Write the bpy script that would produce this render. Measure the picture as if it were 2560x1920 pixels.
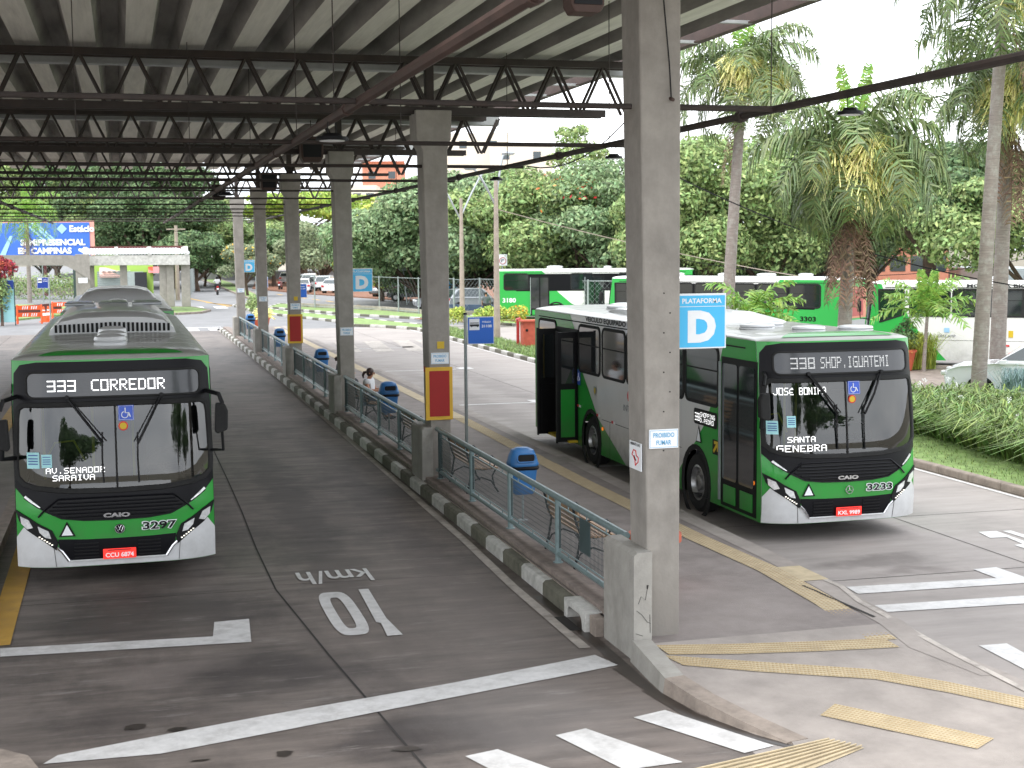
import bpy, bmesh, math, random
import numpy as np
from mathutils import Vector, Matrix
random.seed(7); rng=np.random.default_rng(7)
sc=bpy.context.scene
for o in list(bpy.data.objects): bpy.data.objects.remove(o)
COL=sc.collection
# ------------------------------------------------------------------ camera
F=3556.; CX,CY=1280.,960.; HC=4.42; S=2560/2212.
_d=np.array([300-CX,-(625-CY),F]); _d/=np.linalg.norm(_d)
_h=np.array([math.cos(.008),math.sin(.008),0]); _n=np.cross(_h,_d); _n/=np.linalg.norm(_n)
if _n[1]<0:_n=-_n
_x=np.cross(_d,_n)
if _x[0]<0:_x=-_x
RW=np.array([_x,_d,_n])            # world axes in (right, up, forward) camera terms
def ray(px,py): return RW@np.array([px-CX,-(py-CY),F])
def G(px,py,z=0.):                 # photo point (2212-wide reading) -> point on the plane z
    r=ray(px*S,py*S); t=(z-HC)/r[2]; return (r[0]*t,r[1]*t)
def GS(px,py,z=0.):
    r=ray(px,py); t=(z-HC)/r[2]; return (r[0]*t,r[1]*t)
def atD(px,depth):                 # ground position on a bearing, at a camera distance
    r=ray(px*S,620.); f=RW@np.array([0,0,1.]); t=depth/r.dot(f); return (r[0]*t,r[1]*t)
def zat(px,py,Y):
    r=ray(px*S,py*S); return HC+r[2]*Y/r[1]
def xat(px,py,Y):
    r=ray(px*S,py*S); return r[0]*Y/r[1]
cam=bpy.data.cameras.new('camera'); cam.lens=F/2560*36; cam.sensor_width=36; cam.clip_end=2000; cam.clip_start=.1; cam.dof.use_dof=True; cam.dof.focus_distance=19.5; cam.dof.aperture_fstop=4.5
co=bpy.data.objects.new('camera',cam); COL.objects.link(co); sc.camera=co
cr=RW@np.array([1,0,0]); cu=RW@np.array([0,1,0]); cf=RW@np.array([0,0,1])
co.matrix_world=Matrix(((cr[0],cu[0],-cf[0],0),(cr[1],cu[1],-cf[1],0),(cr[2],cu[2],-cf[2],HC),(0,0,0,1)))
# ------------------------------------------------------------------ world, overcast
w=bpy.data.worlds.new("World"); sc.world=w; w.use_nodes=True; nt=w.node_tree; nt.nodes.clear()
out=nt.nodes.new('ShaderNodeOutputWorld'); bg=nt.nodes.new('ShaderNodeBackground'); sky=nt.nodes.new('ShaderNodeTexSky')
sky.sky_type='NISHITA'; sky.sun_disc=False; sky.sun_elevation=math.radians(58); sky.sun_rotation=math.radians(60); sky.dust_density=3; sky.air_density=1
mx=nt.nodes.new('ShaderNodeMix'); mx.data_type='RGBA'; mx.inputs[0].default_value=.86
tc=nt.nodes.new('ShaderNodeTexCoord'); nz=nt.nodes.new('ShaderNodeTexNoise'); nz.inputs['Scale'].default_value=2.2; nz.inputs['Detail'].default_value=5
mp=nt.nodes.new('ShaderNodeMapping'); mp.inputs['Scale'].default_value=(1,1,2.6)
nt.links.new(tc.outputs['Generated'],mp.inputs[0]); nt.links.new(mp.outputs[0],nz.inputs['Vector'])
rp=nt.nodes.new('ShaderNodeValToRGB'); rp.color_ramp.elements[0].position=.32; rp.color_ramp.elements[0].color=(9.5,10.2,11.2,1)
rp.color_ramp.elements[1].position=.62; rp.color_ramp.elements[1].color=(15.5,15.8,16.2,1)
nt.links.new(nz.outputs[0],rp.inputs[0]); nt.links.new(sky.outputs[0],mx.inputs[6]); nt.links.new(rp.outputs[0],mx.inputs[7])
nt.links.new(mx.outputs[2],bg.inputs[0]); bg.inputs[1].default_value=.085; nt.links.new(bg.outputs[0],out.inputs[0])
sl=bpy.data.lights.new('sun','SUN'); sl.energy=1.1; sl.angle=math.radians(22); sl.color=(1,.97,.92)
so=bpy.data.objects.new('sun',sl); COL.objects.link(so); so.rotation_euler=(math.radians(32),0,math.radians(-60)); so.location=(0,0,60)
vs=sc.view_settings; vs.view_transform='Standard'; vs.look='None'; vs.gamma=1; vs.exposure=1.28
sc.cycles.max_bounces=7; sc.cycles.transparent_max_bounces=16
# ------------------------------------------------------------------ materials
MATS={}
def mat(name,col,rough=.6,metal=0,var=0,vs_=3,bump=0,bs=40,spec=.5,emit=0,coat=0,st=(1,1,1),dirt=0,ds=.6,dcol=(.02,.018,.015),island=0,trans=0,dst=(1,1,1)):
    m=bpy.data.materials.new(name); m.use_nodes=True; n=m.node_tree.nodes; l=m.node_tree.links; b=n['Principled BSDF']
    b.inputs['Roughness'].default_value=rough; b.inputs['Metallic'].default_value=metal; b.inputs['Specular IOR Level'].default_value=spec
    b.inputs['Coat Weight'].default_value=coat; b.inputs['Coat Roughness'].default_value=.06
    c4=(*col,1); b.inputs['Base Color'].default_value=c4; cur=None
    def coords(s):
        t=n.new('ShaderNodeTexCoord'); p=n.new('ShaderNodeMapping'); p.inputs['Scale'].default_value=s
        l.new(t.outputs['Object'],p.inputs[0]); return p.outputs[0]
    if var:
        z=n.new('ShaderNodeTexNoise'); z.inputs['Scale'].default_value=vs_; z.inputs['Detail'].default_value=7; z.inputs['Roughness'].default_value=.65
        l.new(coords(st),z.inputs['Vector'])
        r=n.new('ShaderNodeValToRGB'); r.color_ramp.elements[0].position=.3; r.color_ramp.elements[1].position=.7
        r.color_ramp.elements[0].color=tuple(max(0,x*(1-var)) for x in col)+(1,); r.color_ramp.elements[1].color=tuple(min(1,x*(1+var)) for x in col)+(1,)
        l.new(z.outputs[0],r.inputs[0]); cur=r.outputs[0]
    if island:
        g=n.new('ShaderNodeNewGeometry'); h=n.new('ShaderNodeHueSaturation')
        mr=n.new('ShaderNodeMapRange'); mr.inputs[3].default_value=1-island; mr.inputs[4].default_value=1+island*1.25
        mh=n.new('ShaderNodeMapRange'); mh.inputs[3].default_value=.5-.035; mh.inputs[4].default_value=.5+.03
        l.new(g.outputs['Random Per Island'],mr.inputs[0]); l.new(mr.outputs[0],h.inputs['Value'])
        mu=n.new('ShaderNodeMath'); mu.operation='MULTIPLY'; mu.inputs[1].default_value=7.31; fr=n.new('ShaderNodeMath'); fr.operation='FRACT'
        l.new(g.outputs['Random Per Island'],mu.inputs[0]); l.new(mu.outputs[0],fr.inputs[0]); l.new(fr.outputs[0],mh.inputs[0]); l.new(mh.outputs[0],h.inputs['Hue'])
        if cur: l.new(cur,h.inputs['Color'])
        else: h.inputs['Color'].default_value=c4
        cur=h.outputs[0]
    if dirt:
        z=n.new('ShaderNodeTexNoise'); z.inputs['Scale'].default_value=ds; z.inputs['Detail'].default_value=9; z.inputs['Roughness'].default_value=.7
        l.new(coords(dst),z.inputs['Vector'])
        r=n.new('ShaderNodeValToRGB'); r.color_ramp.elements[0].position=.48; r.color_ramp.elements[1].position=.75
        r.color_ramp.elements[0].color=(0,0,0,1); r.color_ramp.elements[1].color=(dirt,dirt,dirt,1)
        l.new(z.outputs[0],r.inputs[0]); q=n.new('ShaderNodeMix'); q.data_type='RGBA'; l.new(r.outputs[0],q.inputs[0])
        if cur: l.new(cur,q.inputs[6])
        else: q.inputs[6].default_value=c4
        q.inputs[7].default_value=(*dcol,1); cur=q.outputs[2]
    if cur: l.new(cur,b.inputs['Base Color'])
    if bump:
        z=n.new('ShaderNodeTexNoise'); z.inputs['Scale'].default_value=bs; z.inputs['Detail'].default_value=6
        l.new(coords(st),z.inputs['Vector']); k=n.new('ShaderNodeBump'); k.inputs['Strength'].default_value=bump; k.inputs['Distance'].default_value=.02
        l.new(z.outputs[0],k.inputs['Height']); l.new(k.outputs[0],b.inputs['Normal'])
    if emit:
        b.inputs['Emission Color'].default_value=c4; b.inputs['Emission Strength'].default_value=emit
    if trans:
        t=n.new('ShaderNodeBsdfTranslucent'); ms=n.new('ShaderNodeMixShader'); ms.inputs[0].default_value=trans
        if cur: l.new(cur,t.inputs[0])
        else: t.inputs[0].default_value=c4
        l.new(b.outputs[0],ms.inputs[1]); l.new(t.outputs[0],ms.inputs[2]); l.new(ms.outputs[0],n['Material Output'].inputs[0])
    MATS[name]=m; return m
def glassmat(name,tint,ior):
    m=bpy.data.materials.new(name); m.use_nodes=True; n=m.node_tree.nodes; l=m.node_tree.links; n.remove(n['Principled BSDF'])
    t=n.new('ShaderNodeBsdfTransparent'); t.inputs[0].default_value=(*tint,1); g=n.new('ShaderNodeBsdfGlossy'); g.inputs['Roughness'].default_value=.01
    f=n.new('ShaderNodeFresnel'); f.inputs[0].default_value=ior; ms=n.new('ShaderNodeMixShader')
    l.new(f.outputs[0],ms.inputs[0]); l.new(t.outputs[0],ms.inputs[1]); l.new(g.outputs[0],ms.inputs[2]); l.new(ms.outputs[0],n['Material Output'].inputs[0])
    MATS[name]=m
mat('lane',(.155,.13,.115),.62,var=.42,vs_=1.3,bump=.25,bs=60,st=(.5,3,1),dirt=.85,ds=.42,dcol=(.03,.025,.025),dst=(1.3,.6,1))
mat('road',(.31,.28,.262),.8,var=.16,vs_=1.1,bump=.2,bs=60,st=(.5,2.2,1),dirt=.4,ds=.5,dcol=(.13,.115,.105))
mat('asphalt',(.2,.2,.205),.9,var=.15,vs_=.8,bump=.2,bs=60,dirt=.3,ds=.3,dcol=(.1,.1,.1))
mat('plat',(.23,.2,.187),.85,var=.2,vs_=2.2,bump=.3,bs=80,dirt=.45,ds=.9,dcol=(.12,.1,.09))
mat('ramp',(.315,.28,.255),.85,var=.2,vs_=1.7,bump=.3,bs=80,dirt=.3,ds=1.1,dcol=(.17,.15,.135))
mat('joint',(.03,.027,.025),.95)
mat('paint',(.6,.59,.58),.7,var=.1,vs_=9,dirt=.5,ds=2.6,dcol=(.2,.185,.17),bump=.15)
mat('paintworn',(.42,.38,.34),.75,var=.25,vs_=5,dirt=.85,ds=2.2,dcol=(.12,.1,.09))
mat('yline',(.5,.29,.05),.7,var=.2,vs_=6,dirt=.6,ds=3,dcol=(.15,.1,.05))
mat('tactd',(.36,.27,.15),.8)
mat('tact',(.46,.38,.25),.8,var=.2,vs_=5,dirt=.55,ds=2,dcol=(.32,.25,.17))
mat('kerbw',(.5,.49,.46),.8,var=.2,vs_=7,dirt=.6,ds=4,dcol=(.14,.13,.11),bump=.2)
mat('kerbd',(.13,.125,.095),.85,var=.3,vs_=7,dirt=.4,ds=4,bump=.2)
mat('kerbst',(.27,.225,.19),.85,var=.3,vs_=4,dirt=.5,ds=3,dcol=(.1,.08,.07),bump=.3)
mat('curbtop',(.24,.195,.17),.85,var=.3,vs_=5,dirt=.5,ds=2,dcol=(.1,.08,.07),bump=.2)
mat('conc',(.29,.268,.24),.85,var=.16,vs_=3.5,bump=.15,bs=30,dirt=.5,ds=2.2,dcol=(.17,.155,.14),dst=(1,1,.35))
mat('conc2',(.33,.315,.285),.85,var=.15,vs_=4,bump=.25,bs=30,dirt=.5,ds=2.2,dcol=(.15,.135,.115),dst=(1,1,.4))
mat('roofd',(.3,.285,.265),.85,var=.35,vs_=1.6,st=(2.5,.25,1))  # darker copy of roof for recess faces: shade painted in along with soot
mat('roof',(.76,.73,.68),.8,var=.1,vs_=2.6,bump=.1,bs=20,st=(5,.2,1),dirt=.35,ds=1.1,dcol=(.12,.105,.09),dst=(2.4,.22,1))
mat('rooft',(.42,.4,.37),.8,var=.2,vs_=1)
mat('steel',(.03,.022,.019),.65,var=.4,vs_=4,dirt=.5,ds=2.4,dcol=(.05,.024,.016))
mat('eave',(.055,.03,.023),.7,var=.35,vs_=2)
mat('gutter',(.36,.37,.37),.5,metal=.0,var=.25,vs_=1.5)
mat('galv',(.33,.37,.37),.45,metal=.4,var=.15,vs_=8)
mat('rail',(.2,.27,.275),.4,metal=.25,var=.15,vs_=8,dirt=.25,ds=5,dcol=(.1,.1,.1))
mat('raild',(.045,.07,.072),.5,var=.2)
mat('wire',(.07,.085,.085),.5,metal=.3)
mat('black',(.005,.005,.006),.5,spec=.25)
mat('fascia',(.005,.005,.007),.4,spec=.18)
mat('rubber',(.011,.011,.011),.85,var=.3,vs_=20)
mat('green',(.014,.3,.032),.3,coat=.4,spec=.4,dirt=.12,ds=1.4,dcol=(.05,.16,.06))
mat('greenb',(.03,.4,.07),.3,coat=.3)
mat('white',(.68,.68,.67),.28,coat=.5,dirt=.28,ds=.9,dcol=(.42,.41,.38))
mat('whiteb',(.8,.8,.78),.35,dirt=.2,ds=.7,dcol=(.55,.53,.47))
mat('bumper',(.66,.67,.68),.3,coat=.4,dirt=.25,ds=2,dcol=(.42,.41,.39))
mat('roofbus',(.36,.365,.34),.3,coat=.25,var=.1,vs_=2,dirt=.3,ds=1.4,dcol=(.33,.33,.3))
mat('darkglass',(.012,.016,.018),.04,spec=.9,coat=1)
mat('lens',(.85,.87,.9),.15,metal=.35,var=.3,vs_=25)
mat('lenslit',(.95,.9,.8),.3,emit=.5)
mat('chrome',(.6,.6,.62),.2,metal=1,var=.3,vs_=20)
mat('rimm',(.42,.42,.42),.35,metal=.8,var=.3,vs_=12,dirt=.4,ds=9)
mat('led',(1,1,1),.5,emit=.75)
mat('ledpanel',(.03,.032,.038),.2,coat=.35)
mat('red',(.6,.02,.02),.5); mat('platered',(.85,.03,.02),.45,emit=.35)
mat('cladred',(.33,.006,.004),.55,var=.06,vs_=3); mat('cladyel',(.66,.4,.03),.5,var=.1,vs_=3)
mat('amber',(.8,.2,.01),.3,emit=.3)
mat('yellowp',(.6,.42,.02),.5)
mat('bluesign',(.03,.09,.5),.4); mat('cyan',(.07,.5,.85),.4); mat('signblue',(.02,.14,.6),.4); mat('darkblue',(.015,.05,.3),.45)
mat('signwhite',(.82,.84,.86),.45,var=.04,vs_=5); mat('txtblue',(.12,.4,.65),.5); mat('paper',(.35,.66,.68),.5,var=.06)
mat('binblue',(.035,.16,.4),.38,var=.12,vs_=6,dirt=.25,ds=4,dcol=(.03,.08,.16))
mat('wood',(.36,.22,.12),.5,var=.35,vs_=9,st=(6,.6,6)); mat('iron',(.02,.022,.024),.5)
mat('pot',(.5,.1,.045),.65,var=.2,vs_=5)
mat('skin',(.42,.2,.12),.55); mat('hair',(.035,.015,.01),.5,var=.3,vs_=30); mat('tee',(.6,.6,.62),.85,var=.1,vs_=9); mat('jeans',(.12,.2,.33),.9,var=.2,vs_=20); mat('dark',(.03,.03,.035),.85); mat('greyshirt',(.14,.15,.17),.9)
mat('seat',(.02,.06,.2),.8)
mat('bark',(.11,.075,.055),.95,var=.4,vs_=6,bump=.6,bs=12,st=(1,1,.3))
mat('palmbark',(.25,.21,.19),.9,var=.25,vs_=7,bump=.5,bs=6,st=(.5,.5,5),dirt=.7,ds=5,dcol=(.42,.42,.38))
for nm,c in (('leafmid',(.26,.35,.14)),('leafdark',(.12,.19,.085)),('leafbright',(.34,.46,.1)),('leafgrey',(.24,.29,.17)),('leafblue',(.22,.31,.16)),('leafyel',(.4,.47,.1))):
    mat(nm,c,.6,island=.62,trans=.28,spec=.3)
mat('frond',(.145,.2,.075),.45,island=.5,trans=.2); mat('frondy',(.22,.38,.075),.45,island=.4,trans=.3); mat('inflo',(.85,.83,.35),.7,island=.4,trans=.2); mat('deadf',(.2,.13,.085),.9,island=.5)
mat('flory',(.75,.4,.03),.7,island=.3); mat('florr',(.75,.1,.03),.7,island=.3); mat('florred',(.28,.02,.02),.7,island=.4); mat('florw',(.85,.85,.85),.7)
mat('lawn',(.2,.29,.1),.95,var=.4,vs_=4,bump=.5,bs=40,dirt=.3,ds=1.5,dcol=(.16,.22,.06))
mat('blade',(.17,.25,.075),.55,island=.6,trans=.25); mat('bladeb',(.2,.3,.3),.6,island=.3,trans=.15)
mat('soil',(.2,.09,.05),.95,var=.3,vs_=3); mat('ground',(.17,.15,.11),.95,var=.3,vs_=.3)
mat('salmon',(.62,.27,.18),.85,var=.12,vs_=2); mat('beige',(.72,.66,.56),.9,var=.05,vs_=.3); mat('brick',(.55,.25,.16),.9,var=.2,vs_=2); mat('lime',(.33,.5,.1),.8); mat('tile',(.4,.13,.07),.85,var=.3,vs_=3)
mat('awning',(.75,.5,.44),.8,var=.12,vs_=2,st=(5,1,1)); mat('billb',(.045,.15,.6),.5,var=.06,vs_=.4); mat('pinkf',(.7,.33,.28),.7); mat('lblue',(.35,.6,.85),.5)
mat('orange',(.85,.11,.02),.5,var=.1); mat('redcar',(.4,.02,.02),.3,coat=1); mat('silver',(.42,.44,.46),.3,metal=.5,coat=.6); mat('darkcar',(.035,.04,.045),.25,coat=1); mat('whitecar',(.76,.77,.79),.25,coat=.8)
mat('carglass',(.03,.045,.05),.05,coat=1); mat('tail',(.5,.01,.015),.3,emit=.12); mat('tealtop',(.05,.3,.55),.5)
mat('polec',(.36,.3,.25),.85,var=.2,vs_=3,dirt=.4,ds=3,dcol=(.2,.15,.11),dst=(1,1,.3)); mat('plaster',(.33,.3,.25),.9,var=.3,vs_=2,dirt=.5,ds=.8,dcol=(.12,.11,.09)); mat('maroon',(.13,.035,.035),.7)
mat('wallblue',(.05,.08,.13),.85,var=.2)
mat('wetstain',(.035,.027,.022),.35,var=.4,vs_=4)
glassmat('windscreen',(.34,.46,.44),1.95); glassmat('mistglass',(.85,.9,.9),1.5)
def stains(m,ell,lights=.5):
    n=MATS[m].node_tree.nodes; l=MATS[m].node_tree.links; b=n['Principled BSDF']; src=b.inputs['Base Color'].links[0].from_socket
    t=n.new('ShaderNodeTexCoord'); nz=n.new('ShaderNodeTexNoise'); nz.inputs['Scale'].default_value=1.3; nz.inputs['Detail'].default_value=6; l.new(t.outputs['Object'],nz.inputs['Vector'])
    s1=n.new('ShaderNodeVectorMath'); s1.operation='SUBTRACT'; s1.inputs[1].default_value=(.5,.5,.5); l.new(nz.outputs['Color'],s1.inputs[0])
    s2=n.new('ShaderNodeVectorMath'); s2.operation='SCALE'; s2.inputs['Scale'].default_value=1.5; l.new(s1.outputs[0],s2.inputs[0])
    ad=n.new('ShaderNodeVectorMath'); ad.operation='ADD'; l.new(t.outputs['Object'],ad.inputs[0]); l.new(s2.outputs[0],ad.inputs[1]); cur=src
    for x,y,rx,ry,k,c in ell:
        mp=n.new('ShaderNodeMapping'); mp.vector_type='POINT'; mp.inputs['Location'].default_value=(-x/rx,-y/ry,0); mp.inputs['Scale'].default_value=(1/rx,1/ry,0); l.new(ad.outputs[0],mp.inputs[0])
        le=n.new('ShaderNodeVectorMath'); le.operation='LENGTH'; l.new(mp.outputs[0],le.inputs[0]); mr=n.new('ShaderNodeMapRange'); mr.interpolation_type='SMOOTHSTEP'
        mr.inputs[1].default_value=1.25; mr.inputs[2].default_value=.45; mr.inputs[3].default_value=0; mr.inputs[4].default_value=k; l.new(le.outputs['Value'],mr.inputs[0])
        mi=n.new('ShaderNodeMix'); mi.data_type='RGBA'; l.new(mr.outputs[0],mi.inputs[0]); l.new(cur,mi.inputs[6]); mi.inputs[7].default_value=(*c,1); cur=mi.outputs[2]
    z=n.new('ShaderNodeTexNoise'); z.inputs['Scale'].default_value=3.2; z.inputs['Detail'].default_value=10; z.inputs['Roughness'].default_value=.75; mp=n.new('ShaderNodeMapping'); mp.inputs['Scale'].default_value=(.28,1.5,1); l.new(t.outputs['Object'],mp.inputs[0]); l.new(mp.outputs[0],z.inputs['Vector'])
    r=n.new('ShaderNodeValToRGB'); r.color_ramp.elements[0].position=.56; r.color_ramp.elements[0].color=(0,0,0,1); r.color_ramp.elements[1].position=.7; r.color_ramp.elements[1].color=(lights,)*3+(1,); l.new(z.outputs[0],r.inputs[0])
    mi=n.new('ShaderNodeMix'); mi.data_type='RGBA'; l.new(r.outputs[0],mi.inputs[0]); l.new(cur,mi.inputs[6]); mi.inputs[7].default_value=(.33,.3,.28,1); l.new(mi.outputs[2],b.inputs['Base Color'])
D_=(.035,.028,.028); Wm=(.2,.165,.145)
stains('lane',[(1.35,14.9,1.25,.8,.75,D_),(2.6,12.4,1.4,.6,.6,D_),(-.1,13.6,1.1,.5,.45,D_),(.2,17.6,1.7,1.3,.6,D_),(2.75,24,.45,9,.5,D_),(4.1,24,.35,10,.4,(.06,.045,.045)),(3.4,17,1.5,3.5,.35,Wm),(0.2,15.2,.9,.6,.4,(.26,.22,.2)),(3.6,12.6,1.1,1.2,.4,(.2,.18,.17)),(-.7,11.9,.9,.35,.7,D_)],.55)
stains('road',[(10.1,17.5,1.0,.35,.5,(.09,.075,.07)),(10.3,16.9,.6,.3,.45,(.1,.08,.075)),(9.7,40,.5,14,.3,(.15,.13,.12)),(11.4,40,.5,14,.3,(.15,.13,.12))],.3)
def grime(m,c=(.1,.09,.075),k=.75,top=1.15):
    n=MATS[m].node_tree.nodes; l=MATS[m].node_tree.links; b=n['Principled BSDF']; s=b.inputs['Base Color'].links[0].from_socket
    t=n.new('ShaderNodeTexCoord'); sp=n.new('ShaderNodeSeparateXYZ'); l.new(t.outputs['Object'],sp.inputs[0]); mr=n.new('ShaderNodeMapRange'); mr.inputs[1].default_value=top; mr.inputs[2].default_value=.25; mr.inputs[3].default_value=0; mr.inputs[4].default_value=1; l.new(sp.outputs[2],mr.inputs[0])
    z=n.new('ShaderNodeTexNoise'); z.inputs['Scale'].default_value=3.5; z.inputs['Detail'].default_value=8; z.inputs['Roughness'].default_value=.7; l.new(t.outputs['Object'],z.inputs['Vector']); r=n.new('ShaderNodeMapRange'); r.inputs[1].default_value=.35; r.inputs[2].default_value=.75; r.inputs[3].default_value=.1; r.inputs[4].default_value=k; l.new(z.outputs[0],r.inputs[0])
    mu=n.new('ShaderNodeMath'); mu.operation='MULTIPLY'; l.new(mr.outputs[0],mu.inputs[0]); l.new(r.outputs[0],mu.inputs[1]); mi=n.new('ShaderNodeMix'); mi.data_type='RGBA'; l.new(mu.outputs[0],mi.inputs[0]); l.new(s,mi.inputs[6]); mi.inputs[7].default_value=(*c,1); l.new(mi.outputs[2],b.inputs['Base Color'])
for _m,_k in (('green',.7),('white',.8),('bumper',.4),('whiteb',.5)): grime(_m,k=_k)
grime('conc',(.12,.1,.085),.7,.95)
stains('plat',[(6.5,15,1.5,1.2,.3,(.33,.29,.27)),(7,30,.8,9,.25,(.3,.27,.25))],.3)
# ------------------------------------------------------------------ mesh builder
class MB:
    def __init__(s): s.v=[]; s.f=[]; s.m=[]; s.mats=[]
    def mi(s,name):
        if name not in s.mats: s.mats.append(name)
        return s.mats.index(name)
    def add(s,vs,fs,m):
        o=len(s.v); s.v+= [tuple(v) for v in vs]; i=s.mi(m)
        for f in fs: s.f.append(tuple(o+k for k in f)); s.m.append(i)
    def box(s,c,d,m,rz=0,taper=1.):
        x,y,z=d[0]/2,d[1]/2,d[2]/2; cs,sn=math.cos(rz),math.sin(rz); vs=[]
        for zz,t in((-z,1.),(z,taper)):
            for a,b in((-x,-y),(x,-y),(x,y),(-x,y)):
                a*=t;b*=t; vs.append((c[0]+a*cs-b*sn,c[1]+a*sn+b*cs,c[2]+zz))
        s.add(vs,[(0,3,2,1),(4,5,6,7),(0,1,5,4),(1,2,6,5),(2,3,7,6),(3,0,4,7)],m)
    def cyl(s,p0,p1,r0,r1,m,n=8,cap=True):
        p0=Vector(p0);p1=Vector(p1); d=(p1-p0)
        if d.length<1e-6: return
        d.normalize(); a=d.orthogonal().normalized(); b=d.cross(a); vs=[]
        for p,r in((p0,r0),(p1,r1)):
            for i in range(n):
                t=2*math.pi*i/n; vs.append(p+a*math.cos(t)*r+b*math.sin(t)*r)
        fs=[(i,(i+1)%n,n+(i+1)%n,n+i) for i in range(n)]
        if cap: fs+=[tuple(range(n-1,-1,-1)),tuple(range(n,2*n))]
        s.add(vs,fs,m)
    def tube(s,pts,r,m,n=6,close=False):
        pts=[Vector(p) for p in pts]; k=len(pts); rs=r if isinstance(r,(list,tuple)) else [r]*k; vs=[]; a=None
        for i,p in enumerate(pts):
            if close: d=pts[(i+1)%k]-pts[i-1]
            else: d=pts[min(i+1,k-1)]-pts[max(i-1,0)]
            d.normalize()
            if a is None: a=d.orthogonal().normalized()
            a=(a-d*a.dot(d)); 
            if a.length<1e-5: a=d.orthogonal()
            a.normalize(); b=d.cross(a)
            for j in range(n):
                t=2*math.pi*j/n; vs.append(p+a*math.cos(t)*rs[i]+b*math.sin(t)*rs[i])
        fs=[]
        for i in range(k if close else k-1):
            i2=(i+1)%k
            for j in range(n): fs.append((i*n+j,i*n+(j+1)%n,i2*n+(j+1)%n,i2*n+j))
        if not close: fs+=[tuple(range(n-1,-1,-1)),tuple(range((k-1)*n,k*n))]
        s.add(vs,fs,m)
    def prism(s,poly,z0,z1,m,axis='z'):      # poly 2d; axis z: (x,y) ; axis y: (x,z) extruded in y ; axis x: (y,z) extruded in x
        n=len(poly)
        def P(a,b,c): return (a,b,c) if axis=='z' else ((a,c,b) if axis=='y' else (c,a,b))
        vs=[P(a,b,z0) for a,b in poly]+[P(a,b,z1) for a,b in poly]
        fs=[tuple(range(n-1,-1,-1)),tuple(range(n,2*n))]+[(i,(i+1)%n,n+(i+1)%n,n+i) for i in range(n)]
        s.add(vs,fs,m)
    def lathe(s,prof,c,m,n=14,sx=1,sy=1,cap=True):
        k=len(prof); vs=[(c[0]+r*math.cos(2*math.pi*j/n)*sx,c[1]+r*math.sin(2*math.pi*j/n)*sy,c[2]+z) for r,z in prof for j in range(n)]
        fs=[(i*n+j,i*n+(j+1)%n,(i+1)*n+(j+1)%n,(i+1)*n+j) for i in range(k-1) for j in range(n)]
        if cap: fs+=[tuple(range(n-1,-1,-1)),tuple(range((k-1)*n,k*n))]
        s.add(vs,fs,m)
    def poly(s,pts,m): s.add(pts,[tuple(range(len(pts)))],m)
    def build(s,name,parent=None,smooth=False,bevel=0,solid=0):
        me=bpy.data.meshes.new(name); me.from_pydata(s.v,[],s.f); 
        for k in s.mats: me.materials.append(MATS[k])
        me.polygons.foreach_set('material_index',s.m)
        bm=bmesh.new(); bm.from_mesh(me); bmesh.ops.recalc_face_normals(bm,faces=bm.faces); ng=[f for f in bm.faces if len(f.verts)>4]; bmesh.ops.triangulate(bm,faces=ng) if ng else None; bm.to_mesh(me); bm.free()
        if smooth: me.polygons.foreach_set('use_smooth',[True]*len(me.polygons)); me.set_sharp_from_angle(angle=math.radians(38))
        o=bpy.data.objects.new(name,me); COL.objects.link(o)
        if parent: o.parent=parent
        if bevel:
            b=o.modifiers.new('b','BEVEL'); b.width=bevel; b.segments=2; b.limit_method='ANGLE'; b.angle_limit=math.radians(50)
        return o
def thing(name,label,cat,loc=(0,0,0),rz=0,group=None):
    o=bpy.data.objects.new(name,None); COL.objects.link(o); o.location=loc; o.rotation_euler=(0,0,rz); o['label']=label; o['category']=cat
    if group:o['group']=group
    return o
def tag(o,label,cat,group=None,kind=None):
    o['label']=label; o['category']=cat
    if group:o['group']=group
    if kind:o['kind']=kind
    return o
def struct(o): o['kind']='structure'; return o
def dup(root,loc,rz=0,label=None,scale=None):
    def cp(o,par):
        c=o.copy(); COL.objects.link(c)
        if par: c.parent=par
        for ch in o.children: cp(ch,c)
        return c
    r=cp(root,None); r.location=loc; r.rotation_euler=(0,0,rz)
    if label:r['label']=label
    if scale:r.scale=scale
    return r
def npmesh(name,V,Q,m,parent=None,mi=None,smooth=False):
    me=bpy.data.meshes.new(name); k=Q.shape[1]; me.vertices.add(len(V)); me.vertices.foreach_set('co',V.astype(np.float32).ravel())
    me.loops.add(Q.size); me.loops.foreach_set('vertex_index',Q.astype(np.int32).ravel()); me.polygons.add(len(Q))
    me.polygons.foreach_set('loop_start',np.arange(0,Q.size,k,dtype=np.int32)); me.polygons.foreach_set('loop_total',np.full(len(Q),k,dtype=np.int32))
    for x in (m if isinstance(m,(list,tuple)) else [m]): me.materials.append(MATS[x])
    if mi is not None: me.polygons.foreach_set('material_index',mi.astype(np.int32))
    me.update(calc_edges=True); me.validate()
    o=bpy.data.objects.new(name,me); COL.objects.link(o)
    if parent:o.parent=parent
    return o
_tc={}
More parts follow.
